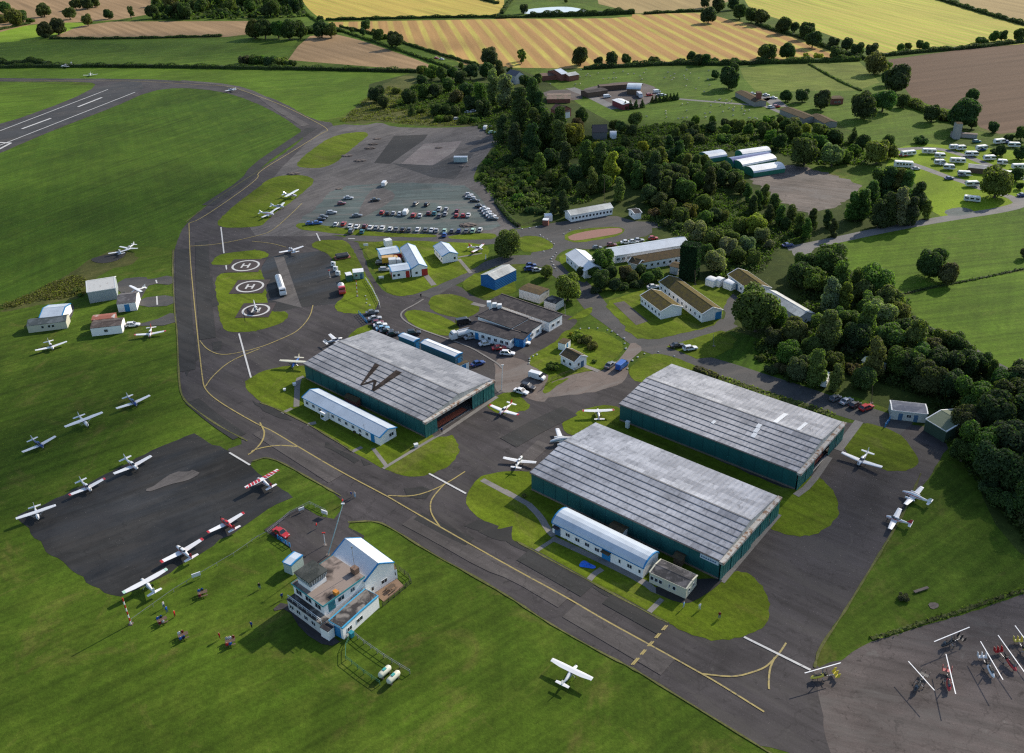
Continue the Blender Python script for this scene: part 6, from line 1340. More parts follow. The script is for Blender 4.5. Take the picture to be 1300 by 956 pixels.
for s1, s2, lab in (('W 570,740', 'W 700,620', 'cream gas tank with a teal end, upper of the two in the compound'), ('W 670,810', 'W 805,680', 'cream gas tank with a teal end, lower of the two in the compound')):
    a, b = g1(s1, .9), g1(s2, .9); d = b - a; c = (a + b) / 2; t = empty('gas_tank', (c.x, c.y, .1), math.atan2(d.y, d.x), lab, 'gas tank', 'gas tanks in the compound'); Lh = d.length / 2
    m = MB(); m.loft([ell(x, r_, r_, .95, 14) for x, r_ in ((-Lh, .3), (-Lh + .2, .52), (-Lh + .5, .6), (Lh - .5, .6), (Lh - .2, .52), (Lh, .3))]); b_ = m.build('tank', plain('cream_tank', (.55, .55, .44), .45, var=.08), t, smooth=True)
    m = MB(); m.box(-.35, -.25, 1.5, .35, .25, 1.66); m.build('lid', plain('teal_cap', (.05, .3, .28), .5), b_)
    for x in (-Lh * .6, Lh * .6): m = MB(); m.box(x - .12, -.45, 0, x + .12, .45, .5); m.build('foot', CON, t)
def small(name, s_, label, dims, mat, cat, rz=0, legs=True):
    p = g1(s_, dims[2] / 2); t = empty(name, (p.x, p.y, .1), rz, label, cat); x, y, z = dims; m = MB()
    if legs:
        m.box(-x / 2, -y / 2, z * .45, x / 2, y / 2, z); m.build('panel', mat, t)
        for sx in (-1, 1): m = MB(); m.box(sx * x * .38 - .05, -.05, 0, sx * x * .38 + .05, .05, z * .45); m.build('leg', METAL, t)
    else: m.box(-x / 2, -y / 2, 0, x / 2, y / 2, z * .85); m.build('body', mat, t, bevel=.08); m = MB(); m.box(-x / 2 - .05, -y / 2 - .05, z * .85, x / 2 + .05, y / 2 + .05, z); m.build('lid', mat, t)
small('notice_board', 'R 395,180', 'small white notice board on the fence line by the apron', (1.8, .2, 1.6), FRAME, 'sign', .5)
small('notice_board', 'V 22,220', 'small white board at the end of the forecourt fence', (1.3, .2, 1.3), FRAME, 'sign', .5)
small('notice_board', 'V 255,255', 'white and lilac board leaning on the forecourt fence', (1.6, .3, 1.6), FRAME, 'sign', -.5)
small('notice_board', 'U 505,192', 'pale blue board on the grass above the fire station', (1.8, .2, 1.6), PALE2, 'sign', .1)
small('notice_board', 'U 622,438', 'pale board on the kerb in front of the fire station', (1.8, .3, 1.5), PALE2, 'sign', .1)
small('ground_box', 'j 820,573', 'small white floodlight box on the lawn by the concrete path', (1.0, .8, .8), FRAME, 'box', .4, False)
small('ground_box', 'j 163,295', 'small pale box on the lawn left of the W hangar', (.7, .7, .6), FRAME, 'box', .1, False)
small('ground_box', 'j 212,268', 'pale blue box at the head of the curved path', (.9, .9, .7), PALE2, 'box', .3, False)
small('electrical_cabinet', 'k 617,470', 'pale cabinet against the wall between the two hangars', (1.0, .8, 2.0), FRAME, 'cabinet', -.7, False)
small('wheelie_bin', 'J 682,890', 'blue-green bin at the outside corner of the tower annexe', (.8, .8, 1.2), plain('teal_bin', (.02, .2, .26), .5), 'bin', .9, False)
small('concrete_trough', 'p 800,418', 'pale concrete slab lying on the right-hand grass', (3.4, .5, .3), CON, 'slab', .35, False)
small('skip', 'P 1080,405', 'white trailer parked at the end of the upper drive', (4, 2, 1.5), FRAME, 'trailer', -.4, False)
# white stones along the loop road kerbs
ST = bpy.data.meshes.new('kerb_stone'); bm = bmesh.new(); bmesh.ops.create_icosphere(bm, subdivisions=1, radius=.32)
for v in bm.verts: v.co *= random.uniform(.8, 1.15); v.co.z *= .7
bm.to_mesh(ST); bm.free(); ST.materials.append(WALLD)
def stones(s_, step, phrase):
    p = g(s_); n = 0
    for a, b in zip(p, p[1:]):
        k = max(1, int((b - a).length / step))
        for i in range(k):
            q = a + (b - a) * (i / k); n += 1
            o = bpy.data.objects.new('kerb_stone', ST); COL.objects.link(o); o.location = (q.x + random.uniform(-.2, .2), q.y + random.uniform(-.2, .2), .22); o.rotation_euler = (0, 0, random.uniform(0, 6)); s2 = random.uniform(.8, 1.3); o.scale = (s2,) * 3
            tag(o, 'whitewashed kerb stone %s' % phrase, 'stone', 'whitewashed stones %s' % phrase)
stones('g 90,320 200,302', 2.6, 'by the kiosk at the loop road')
stones('g 180,350 252,395 240,420 200,432 140,436', 2.8, 'round the grass oval at the loop junction')
stones('g 262,440 235,470 245,500 270,540', 2.0, 'at the corner of the pale gabled hut')
stones('g 300,345 330,325 430,308', 3.0, 'round the red gravel bed')
stones('k 125,165 130,140 180,110', 1.5, 'at the corner of the cottage lawn')
stones('k 620,190 640,150 700,118 770,108 850,128 920,155', 2.6, 'round the lawn behind the rooflight hangar')
stones('k 540,5 600,40 610,90 590,120', 2.2, 'on the road side of the cottage lawn')
stones('g 380,820 470,815 560,840', 2.4, 'along the top of the cottage lawn')
stones('f 570,655 575,690 600,712', 2.0, 'at the end of the fire station fence')
# curved white post-mounted windsock-like flag omitted; debris heaps on the old apron
RU = bpy.data.meshes.new('rubble'); bm = bmesh.new(); bmesh.ops.create_icosphere(bm, subdivisions=3, radius=1)
for v in bm.verts: v.co *= random.uniform(.7, 1.2); v.co.z = max(0, v.co.z * .4)
bm.to_mesh(RU); bm.free(); RU.materials.append(CON)
for s_, sz, lab in (('b 625,695', 2.2, 'scatter of pale rubble at the top of the old apron strip'), ('b 605,722', 2.5, 'second scatter of pale rubble down the old apron strip'), ('b 590,742', 2.8, 'third scatter of pale rubble down the old apron strip'), ('b 475,780', 2.8, 'pale rubble heap near the grass island tip'),
        ('b 540,805', 3, 'pale rubble heap in the middle of the old strip'), ('b 932,740', 1.8, 'small pale heap on the pink concrete slab'), ('b 1060,832', 2.2, 'white heap of rubbish below the blue container'), ('f 1080,300', 3.4, 'grey gravel heap behind the near car park row'), ('f 435,118', 1.6, 'pale heap beside the first car of the strip'), ('X 570,10', 3, 'broken concrete at the top of the grass island')):
    p = g1(s_); o = bpy.data.objects.new('rubble_heap', RU); COL.objects.link(o); o.location = (p.x, p.y, .1); o.scale = (sz, sz * .7, sz * .5); tag(o, lab, 'rubble')
# sheep in the north pasture
SH = MB()
SH.loft([ell(x, r_, r_, .62, 10) for x, r_ in ((-.6, .12), (-.5, .28), (0, .34), (.4, .28), (.5, .14))])
SH.loft([ell(x, r_, r_ * 1.1, z, 8) for x, r_, z in ((.45, .12, .8), (.65, .13, .92), (.85, .07, .86))])
for x in (-.38, .32):
    for y in (-.16, .16): SH.tube([(x, y, .5), (x + (.03 if x > 0 else -.05), y, .25), (x, y, .0)], [.07, .045, .035], 6)
SHM = SH.mesh('sheep', plain('fleece', (.40, .38, .31), .95), True)
for i in range(120):
    if i < 70: x, y = random.uniform(200, 1090), random.uniform(350, 475)
    else: x, y = random.uniform(640, 1280), random.uniform(500, 600)
    if 380 < x < 880 and 405 < y < 560: continue
    if x < 380 and y > 440: continue
    p = g1('c %f,%f' % (x, y)); o = bpy.data.objects.new('sheep', SHM); COL.objects.link(o); o.location = (p.x, p.y, .08); o.rotation_euler = (0, 0, random.uniform(0, 6)); o.scale = (.95,) * 3
    tag(o, 'pale sheep grazing in the green pasture round the scrapyard', 'sheep', 'sheep in the pasture round the scrapyard')
# ---------------------------------------------------------------- trees and shrubs
def leafmat(name, dark=.7, light=1.55):
    t = NT(name); oi = t.new('ShaderNodeObjectInfo'); ge = t.new('ShaderNodeNewGeometry')
    f = t.ramp(ge.outputs['Random Per Island'], [(0, dark), (.55, 1.0), (1, light)])
    c = t.mix(1.0, oi.outputs['Color'], f, 'MULTIPLY')
    c = t.mix(.8, c, t.ramp(t.noise(t.pos(True), .35, 3), [(.3, (.8, .78, .75)), (.7, (1.4, 1.4, 1.2))]), 'MULTIPLY')
    t.b.inputs['Roughness'].default_value = .7; t.b.inputs['Specular IOR Level'].default_value = .15
    t.l.new(c, t.b.inputs['Base Color'])
    tr = t.new('ShaderNodeBsdfTranslucent'); t.l.new(t.mix(1.0, c, (1.2, 1.5, .55), 'MULTIPLY'), tr.inputs['Color'])
    mx = t.new('ShaderNodeMixShader'); mx.inputs[0].default_value = .48
    t.l.new(t.b.outputs[0], mx.inputs[1]); t.l.new(tr.outputs[0], mx.inputs[2]); t.l.new(mx.outputs[0], t.n['Material Output'].inputs[0])
    return t.m
LEAF = leafmat('foliage'); BARK = plain('bark', (.075, .06, .045), .95, var=.3, scale=3)
def leaf_quads(P, N, size, rg, flat=.42):
    """one small leaf clump at every point P, facing roughly N"""
    n = len(P); N = N + rg.normal(0, flat, (n, 3)); N /= np.linalg.norm(N, axis=1)[:, None] + 1e-9
    a = rg.normal(0, 1, (n, 3)); U = np.cross(N, a); U /= np.linalg.norm(U, axis=1)[:, None] + 1e-9; V = np.cross(N, U)
    s = size * rg.uniform(.6, 1.3, (n, 1)); U *= s; V *= s * rg.uniform(.55, 1.0, (n, 1))
    v = np.stack([P - U * .9 - V * .3, P + U * .1 - V, P + U + V * .1, P + U * .2 + V * .9, P - U * .7 + V * .6], 1)
    return v.reshape(-1, 3), 5
def mesh_from(name, v, k, mat):
    n = len(v) // k; me = bpy.data.meshes.new(name)
    me.vertices.add(len(v)); me.vertices.foreach_set('co', v.astype(np.float32).ravel())
    me.loops.add(len(v)); me.loops.foreach_set('vertex_index', np.arange(len(v), dtype=np.int32))
    me.polygons.add(n); me.polygons.foreach_set('loop_start', np.arange(0, len(v), k, dtype=np.int32)); me.polygons.foreach_set('loop_total', np.full(n, k, np.int32))
    me.materials.append(mat); me.update(calc_edges=True); return me
def crown_mesh(seed, shape, n=3600, nl=22, leaf=.072):
    rg = np.random.default_rng(seed); L = []
    for i in range(nl):                                       # lobes
        a = rg.uniform(0, 2 * math.pi)
        if shape == 'round': rr = math.sqrt(rg.uniform(0, 1)) * .62; z = rg.uniform(-.5, .75) * (1 - .5 * rr); r = rg.uniform(.20, .42)
        elif shape == 'tall': rr = math.sqrt(rg.uniform(0, 1)) * .5; z = rg.uniform(-1.3, 1.35); rr *= 1 - .5 * max(0, z) / 1.4; r = rg.uniform(.24, .46) * (1 - .22 * max(0, z) / 1.4)
        elif shape == 'cone': z = -1.2 + 2.8 * i / nl; rr = .35 * (1 - (z + 1.2) / 3.0); r = .75 * (1 - (z + 1.2) / 3.05) + .05
        elif shape == 'bush': rr = math.sqrt(rg.uniform(0, 1)) * .72; z = rg.uniform(-.35, .35) * (1 - .4 * rr); r = rg.uniform(.22, .38)
        elif shape == 'sparse': rr = math.sqrt(rg.uniform(0, 1)) * .7; z = rg.uniform(-.7, .9); r = rg.uniform(.16, .28)
        L.append((rr * math.cos(a), rr * math.sin(a), z, r))
    L = np.array(L); w = L[:, 3] ** 2; w /= w.sum()
    idx = rg.choice(nl, n, p=w); d = rg.normal(0, 1, (n, 3)); d[:, 2] += .25; d /= np.linalg.norm(d, axis=1)[:, None]
    rad = L[idx, 3][:, None] * (1 - .35 * rg.uniform(0, 1, (n, 1)) ** 2.2 + rg.uniform(0, .10, (n, 1)))
    P = L[idx, :3] + d * rad
    ins = np.zeros(n, bool)
    for q in L: ins |= np.linalg.norm(P - q[:3], axis=1) < q[3] * .5
    P, d = P[~ins], d[~ins]
    v, k = leaf_quads(P, d, leaf, rg); return mesh_from('crown', v, k, LEAF), L
def trunk_mesh(L, zb, seed):
    rg = random.Random(seed); m = MB(); zt = float(L[:, 2].mean())
    m.tube([(0, 0, zb), (.02, .01, zb * .6), (0, .03, -.1), (.02, 0, zt + .25)], [.085, .06, .05, .02], 7)
    o = sorted(L.tolist(), key=lambda q: -q[3])[:6]
    for q in o: m.tube([(0, 0, min(-.25, q[2] - .4)), (q[0] * .5, q[1] * .5, q[2] * .5 - .12), (q[0] * .9, q[1] * .9, q[2])], [.035, .025, .01], 5)
    return m.mesh('trunk', BARK)
VAR = {}
for sh, cnt, n_, nl, zb in (('round', 6, 8500, 34, -.85), ('tall', 5, 9000, 40, -1.55), ('cone', 1, 4200, 16, -1.3), ('bush', 4, 4200, 22, -.38), ('sparse', 2, 2600, 20, -1.25)):
    VAR[sh] = []
    for i in range(cnt):
        cm, L = crown_mesh(100 * len(VAR) + i, sh, n_, nl); VAR[sh].append((cm, trunk_mesh(L, zb, i), zb))
BIG = []
for i in range(3):
    cm, L = crown_mesh(900 + i, 'round', 15000, 48, .058); BIG.append((cm, trunk_mesh(L, -.88, i), -.88))
TONE = {'d': ('dark', (.056, .084, .034)), 'm': ('green', (.080, .118, .036)), 'o': ('olive', (.122, .146, .046)), 'p': ('silvery', (.175, .205, .105)), 'y': ('yellowish', (.24, .25, .045)),
        'b': ('brownish', (.105, .100, .052)), 'g': ('fresh green', (.098, .150, .036)), 'a': ('autumnal', (.175, .170, .048))}
SHW = {'round': 'round tree', 'tall': 'tall tree', 'cone': 'conifer', 'bush': 'bush', 'sparse': 'thin tree'}
NAMES = {'round': 'tree', 'tall': 'tall_tree', 'cone': 'conifer_tree', 'bush': 'bush', 'sparse': 'sparse_tree'}
TREES = [0]
def tree(p, Rr, shape, tone, label, group=None, hz=1.0, big=False):
    cm, tm, zb = random.choice(BIG if big else VAR[shape]); TREES[0] += 1
    t = empty(NAMES[shape], (p.x, p.y, 0), random.uniform(0, 6.28), label, 'bush' if shape == 'bush' else 'tree', group)
    t.scale = (Rr * random.uniform(.92, 1.08), Rr * random.uniform(.92, 1.08), Rr * hz)
    c = tuple(x * random.uniform(.85, 1.18) for x in TONE[tone][1])
    mobj('crown', cm, t, (0, 0, -zb), c); mobj('trunk', tm, t, (0, 0, -zb)); return t
def place(x, y, rp, zb, hz=1.0):
    """crown centre (x, y) and radius rp in photo pixels -> ground point and real radius"""
    z = 5.0
    for _ in range(6):
        p = at(x, y, z); dist = (p - Vector((0, 0, CAM_H))).dot(FW); Rr = rp * dist / F_PX; z = -zb * Rr * hz
    return Vector((p.x, p.y, 0)), Rr
PAD = []
def trees(phrase, group, spec):
    """crop then x,y,r,shape+tone"""
    L = []; c = None; SH_ = {'r': 'round', 't': 'tall', 'c': 'cone', 'b': 'bush', 's': 'sparse', 'R': 'R'}
    for tk in spec.split():
        if ',' not in tk: c = CROPS[tk]; continue
        x, y, r_, k = tk.split(','); L.append((c[0] + float(x) / c[2], c[1] + float(y) / c[2], float(r_) / c[2], SH_[k[0]], k[1]))
    L.sort()
    for i, (x, y, r_, sh, tn) in enumerate(L):
        big = sh == 'R'; sh = 'round' if big else sh
        zb = VAR[sh][0][2]; p, Rr = place(x, y, r_, zb)
        PAD.append((p, Rr))
        lab = '%s %s, %s from the left %s' % (TONE[tn][0], SHW[sh], ordn(i + 1), phrase) if len(L) > 1 else '%s %s %s' % (TONE[tn][0], SHW[sh], phrase)
        tree(p, Rr, sh, tn, lab, group, big=big)
def inside(x, y, P):
    c = False
    for i in range(len(P)):
        (x1, y1), (x2, y2) = P[i], P[i - 1]
        if (y1 > y) != (y2 > y) and x < (x2 - x1) * (y - y1) / (y2 - y1) + x1: c = not c
    return c
def wood(phrase, group, poly, r0, r1, mix, shapes='rrrt', gap=1.45, limit=60):
    P = [(q.x, q.y) for q in g(poly)]; xs = [q[0] for q in P]; ys = [q[1] for q in P]; L = []; tries = 0
    while tries < 4000 and len(L) < limit:
        tries += 1; x, y = random.uniform(min(xs), max(xs)), random.uniform(min(ys), max(ys))
        if not inside(x, y, P): continue
        Rr = random.uniform(r0, r1)
        if any((x - q[0].x) ** 2 + (y - q[0].y) ** 2 < (gap * .5 * (Rr + q[1])) ** 2 for q in PAD): continue
        PAD.append((Vector((x, y, 0)), Rr)); L.append((x, y, Rr))
    L.sort(key=lambda q: top_px((q[0], q[1], 5))[0]); SH_ = {'r': 'round', 't': 'tall', 'c': 'cone', 'b': 'bush', 's': 'sparse'}
    for i, (x, y, Rr) in enumerate(L):
        sh = SH_[random.choice(shapes)]; tn = random.choice(mix)
        tree(Vector((x, y, 0)), Rr * (.8 if sh == 'tall' else 1), sh, tn, '%s %s, %s from the left %s' % (TONE[tn][0], SHW[sh], ordn(i + 1), phrase), group)
    return len(L)
# explicit trees
trees('among the far left field trees', 'trees round the far left fields', 'a 215,52,36,rm 285,138,42,rd 222,150,40,rd 345,68,32,rm 375,22,30,rm 430,18,32,rd 470,12,28,rm 435,102,32,ro 540,72,26,rd 650,62,26,sm 20,42,36,rm 62,90,48,ro 100,82,34,rm 20,95,40,bo 152,102,22,bm 232,180,22,bd 1275,152,42,rd')
trees('in the clump left of the ploughed triangle', 'trees in the clump left of the ploughed triangle', 'b 8,150,48,rm 62,148,52,rd 128,150,48,rm 185,155,50,rd 238,152,45,rm 300,150,36,bd 345,148,45,rd 392,155,40,rm 340,103,22,rd 430,150,20,bd')
trees('in the scrub below that clump', 'bushes below the clump', 'a 1225,300,42,bd 1285,298,44,bm b 30,300,42,bm 85,305,44,bd 140,310,42,bo 190,318,34,bd')
trees('along the lane between the fields', 'trees along the lane between the fields', 'b 566,124,28,rm 552,160,20,rd 628,176,34,rd 660,185,24,bm 718,202,46,rd 497,149,14,rm 1045,330,18,rm')
trees('of the lone dark pair beside the old apron', 'lone pair beside the old apron', 'b 620,470,46,rd 652,512,34,rd')
trees('along the lower edge of the striped stubble', 'trees along the lower edge of the striped stubble', 'c 86,285,26,sm 383,283,50,rd 470,308,25,rd 540,298,36,rd 612,298,30,rm 655,312,18,bd 750,305,34,bd 885,305,26,bd 935,285,26,rd 968,300,30,rd 1005,298,30,rd 1048,305,28,bd 1110,312,26,bd 1155,305,26,bd 1290,265,28,ro')
trees('in the row crossing the stubble fields', 'trees crossing the top stubble fields', 'c 98,45,26,rd 308,4,10,rm 1005,15,26,rd 1022,78,42,rd 1074,25,38,rd 1148,18,34,rd 1180,58,42,rd 1238,78,40,rd 1285,88,34,rd d 28,85,40,rd 132,128,40,rd 188,132,26,rd 246,152,44,rd 276,193,44,rd 378,208,32,rd 440,218,32,rd 490,238,34,rd 560,243,36,rd')
trees('along the top edge of the green pasture', 'trees on the top edge of the pasture', 'd 55,258,46,rm 153,250,44,rd 245,268,18,by 300,272,26,by 392,258,36,rm 580,308,56,ro 630,318,34,bo')
trees('on the hedge by the ploughed field', 'trees on the hedge by the ploughed field', 'd 702,232,22,rm 740,225,20,rm 796,218,24,rm 822,228,22,rm 1095,200,32,bd 1155,178,30,rm 1195,175,28,rd 1285,170,34,rm 685,385,74,rd 640,380,40,rd')
trees('standing in the pasture beyond the derelict sheds', 'trees in the pasture beyond the derelict sheds', 'c 1128,392,60,rd 1055,373,24,rd 1150,340,28,rd d 146,466,32,rd 226,465,36,rd 320,487,52,rd 525,512,72,rd 620,492,58,rm 716,492,36,rm 760,500,26,bo')
trees('above the caravan field', 'trees above the caravan field', 'd 856,553,46,rd 1008,560,76,rd 1046,464,36,rd 912,572,34,bd 1150,618,30,rd 1290,648,38,rd 1230,665,26,bd 800,682,38,bd 1050,600,30,rd')
trees('inside the caravan field', 'trees in the caravan field', 'P 1030,215,52,rd 975,225,42,bd 1195,235,66,rd 1165,430,66,rd 1195,520,36,rd')
trees('spreading willow over the end of the caravan drive', None, 'P 1000,500,150,Ro')
trees('behind the caravan entrance', 'trees behind the caravan entrance', 'd 590,742,66,ra 372,758,60,rp 240,735,80,rm 480,730,30,rg 472,662,30,cd 522,692,42,rd 382,668,44,rd 315,690,42,rm 640,690,34,rm 185,640,48,rm 110,690,44,rd 40,632,42,rm 655,740,36,ro 440,760,40,ro')
trees('forming the tall screen by the caravan track', 'screen trees by the caravan track', 'h 590,90,55,tm 640,95,58,td 690,100,55,to 730,110,55,tm 790,160,58,td 560,150,50,tm 700,200,60,tp 760,220,50,td 520,190,50,tm 470,200,46,tm 640,210,55,td 600,230,50,td 830,215,30,ta')
trees('in the meadow below the caravan track', 'bushes in the meadow', '6 795,240,88,Rd 880,295,70,rb 1310,180,34,rb')
trees('scrub conifers beside the scrapyard', 'conifer hedge beside the scrapyard', '1 965,300,20,cd 995,298,22,cd 1025,292,22,cd 1055,290,20,cd 1085,285,22,cd 1112,280,20,cd 1140,278,22,cd 1170,275,22,cd 880,335,24,cd 830,340,26,cd 780,345,26,cd 740,350,24,cd')
trees('in front of the scrapyard', 'trees in front of the scrapyard', '1 382,438,64,rd 350,510,58,rb 312,590,95,ry 95,560,110,td 30,330,60,td 195,620,90,tm 640,508,44,rm 705,530,52,rm 790,555,54,rm 820,460,66,ro 890,695,62,ry 500,695,50,ry 575,700,55,rm 1000,660,60,rm 680,740,60,rm 1150,570,42,ro 1240,500,38,bd 1060,690,50,rd 745,660,45,rd 1170,640,40,rd')
trees('in the belt behind the old apron', 'trees in the belt behind the old apron', '3 770,70,68,Rd 835,180,55,td 745,165,55,rd 632,170,58,rd 565,210,52,rd 510,180,46,rm 440,185,52,rm 362,175,55,rg 302,170,46,rm 300,235,48,rd 210,340,58,rd 312,310,52,rm 392,300,54,rd 480,260,52,rm 790,275,75,tp 880,300,80,tp 705,330,60,tm 600,300,62,rd 630,380,56,rd 540,340,54,rb 730,420,66,rd 1010,235,46,rd 1065,330,75,tm 975,425,95,td 985,50,36,sm 1095,220,40,rd 905,160,26,rd 905,215,28,rd 400,430,46,rd 470,430,42,rd 530,440,40,rm 420,492,44,bg 480,490,40,bm 590,500,46,bg 660,500,40,bm 230,430,30,cd 300,440,34,bm 130,300,40,bo')
trees('of the dark stand north of the loop road', 'dark stand north of the loop road', '3 1180,590,95,Rm 1060,640,80,td 940,640,76,td 1250,520,70,tm 860,560,60,td 1080,520,70,tm 4 960,180,78,ty 880,130,80,tm 780,120,80,tm 640,100,70,td 540,110,70,rd 460,170,60,to 420,90,56,rm 700,230,70,rd 820,270,60,to 900,290,70,rm 760,330,60,rm 560,250,62,rm 640,300,56,rd 620,420,55,td 560,440,40,td 480,250,50,bd 380,330,44,bd 250,280,44,bm 330,200,44,bd 400,470,44,bd 470,480,40,bd 1010,330,56,to 1090,200,60,rm 1050,110,56,rm')
trees('in the grove right of the loop road', 'grove right of the loop road', '5 60,80,80,td 130,150,70,rm 270,235,88,Rm 400,310,66,ro 330,110,70,rm 20,260,70,rd 90,290,60,rm 150,350,70,rm 240,400,60,rm 300,370,60,ro 410,420,60,ro 480,400,55,rm 530,400,45,ro 60,380,50,bb 160,450,50,bb 220,480,50,bm 450,100,66,rm 400,40,55,rg 540,90,60,rm 620,160,66,rm 660,210,60,rm 100,20,60,to 250,30,60,rm')
trees('along the hedgerow of the dirt yard', 'hedgerow of the dirt yard', '5 700,240,44,tm 770,290,46,tm 820,260,50,to 880,330,54,tm 740,330,46,td 930,390,50,tm 1000,400,50,tm 1060,450,52,tm 1110,490,48,tm 850,390,44,td 960,460,44,rd 1150,420,46,td 1250,420,44,td 1290,480,44,td')
trees('in the sunlit trees behind the mossy huts', 'sunlit trees behind the mossy huts', '5 350,510,85,Rp 470,560,80,Ro 560,620,70,Rp 650,470,64,Ro 760,470,78,Ry 800,540,60,Rp 700,600,66,Rp 590,560,58,Ro 480,720,84,Rp 640,680,60,Rm 740,690,60,Ro 420,640,60,rm 850,600,40,rp')
trees('beside the round gabled huts by the village road', 'trees by the village road', 'N 165,675,100,Ra 400,495,88,Rm 390,615,70,Rd 480,640,52,rd 455,560,56,rd 560,560,58,rb 600,595,44,rm 650,560,52,rd 705,600,50,rm 765,580,48,ro 700,500,30,bg 250,560,36,rd 15,560,52,ro 350,680,40,bd 340,570,44,rm 630,640,50,bd 540,660,44,bd')
trees('on the lawn beside the display aircraft', None, '4 235,705,105,Ro')
trees('round bush on the cottage lawn', None, 'L 860,748,68,bm')
trees('as the sprawling shrub bank behind the cottage', 'shrubs behind the cottage', 'L 1080,470,66,by 1150,510,70,bo 1215,560,60,bo 1235,700,28,bm 1030,450,30,by')
trees('big sunlit tree at the corner of the mossy hut yard', None, '8 330,305,175,Rg')
trees('behind the rooflight hangar road', 'trees behind the rooflight hangar road', '8 460,330,90,Rm 590,440,100,Ro 820,440,105,to 700,560,80,Rm 560,600,95,Rm 440,480,70,Rd 620,700,100,Rb 740,690,90,to 500,690,60,bb 350,620,40,bm 430,700,50,bd 860,650,80,Rm 900,480,70,Rd 880,760,70,to 1000,700,70,bb 960,560,60,bb 1060,760,90,Rm')
trees('in the shadowy wood beside the meadow', 'shadowy wood beside the meadow', '6 240,240,110,Rm 155,330,80,ro 300,300,60,to 60,300,80,Rd 500,345,105,Rg 420,400,72,rm 240,410,66,tp 320,420,56,to 380,330,50,to 100,240,66,Rm 450,470,78,ro 560,440,84,ro 520,530,88,Rp 610,520,70,ro 640,600,66,Rd 440,560,80,to 350,560,70,Rm 380,640,88,Rd 560,660,100,Rm 700,650,80,to 860,660,66,Ro 930,690,70,Rm 980,720,56,ro 740,760,80,Rm 620,780,90,Rm 880,790,80,Rd 220,600,95,Ro 480,760,80,to 300,540,64,rm 800,700,60,Rb 1060,790,66,Rd 1130,820,40,to')
trees('in the wood over the green shed', 'wood over the green shed', '7 170,175,66,Rd 215,120,64,Rd 300,120,50,Rd 110,130,56,Rd 60,110,56,Rm 250,200,56,Rd 330,240,72,Rm 400,300,86,Rd 470,240,76,Rd 300,330,62,Rd 350,410,84,Rm 450,400,92,Rd 290,430,50,Rd 400,480,80,Rd 490,520,80,Rd 550,300,90,Rd 560,430,90,Rd 480,620,60,bd 420,600,50,bd 540,680,66,bd 430,190,60,Rd 500,180,66,Rd 560,620,80,Rd 380,560,40,bd')
trees('low brown shrub on the right-hand grass', None, 'p 715,452,30,bb')
trees('scrub against the tall workshop', 'scrub against the tall workshop', 'Q 640,250,36,bo 600,272,26,bo 665,290,24,bm')
trees('small bushes around the white offices', 'small bushes round the offices', 'G 560,480,22,bb 640,540,24,bb 480,440,20,bb 700,570,20,bb H 240,500,24,bb 740,745,22,bo C 45,870,30,bo')
# tall clipped conifer block
def block_tree(s_, label):
    a, b = g1(s_[0]), g1(s_[1]); d = b - a; W_ = d.length; h = 13.0; rg = np.random.default_rng(5); n = 9000
    t = empty('clipped_conifer', (a.x + d.x / 2, a.y + d.y / 2, 0), math.atan2(d.y, d.x), label, 'tree')
    P = rg.uniform(-1, 1, (n, 3)); N = np.zeros((n, 3)); f = rg.integers(0, 5, n)
    for i, (ax, sg) in enumerate(((0, 1), (0, -1), (1, 1), (1, -1), (2, 1))): m_ = f == i; P[m_, ax] = sg * (1 - .06 * rg.uniform(0, 1, m_.sum())); N[m_, ax] = sg
    P = P * np.array([W_ / 2, 2.6, h / 2]) + np.array([0, 0, h / 2 + .3]); P += rg.normal(0, .12, P.shape)
    v, k = leaf_quads(P, N, .28, rg); mobj('crown', mesh_from('crown', v, k, LEAF), t, col=(.016, .040, .018))
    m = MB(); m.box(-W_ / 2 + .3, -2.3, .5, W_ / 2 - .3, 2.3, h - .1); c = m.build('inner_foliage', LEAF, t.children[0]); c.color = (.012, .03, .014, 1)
    m = MB()
    for x in (-.3, .0, .3): m.tube([(x * W_, 0, 0), (x * W_, 0, 2)], .15, 6)
    m.build('trunk', BARK, t)
block_tree(('N 925,600', 'N 1035,618'), 'tall dark clipped conifer block beside the mossy huts')
# woods filled between the surveyed trees
TOT = 0
TOT += wood('in the far top wood', 'trees in the far top wood', '_ 195,-14 325,-14 376,-2 388,22 300,24 192,24', 6, 9, 'ddmmo', 'rrrb', .85, 75)
TOT += wood('of the low scrub above the loop road', 'low scrub by the loop', '4 100,120 200,60 420,130 520,330 600,400 560,470 300,470 180,400 60,260', 2.2, 3.6, 'mmdgo', 'bbbb', 1.5, 34)
TOT += wood('in the allotment scrub above the tunnels', 'allotment scrub above the tunnels', '2 0,440 300,400 600,400 900,440 1250,560 1300,640 1000,700 700,560 300,560 60,600', 2.5, 4.2, 'mmdopgy', 'bbrr', 1.6, 42)
TOT += wood('in the grove west of the polytunnels', 'grove west of the polytunnels', 'g 560,20 800,-60 1000,60 1100,60 1250,130 1180,150 1000,150 900,200 700,180', 4, 5.5, 'ddmmo', 'rrt', 1.4, 26)
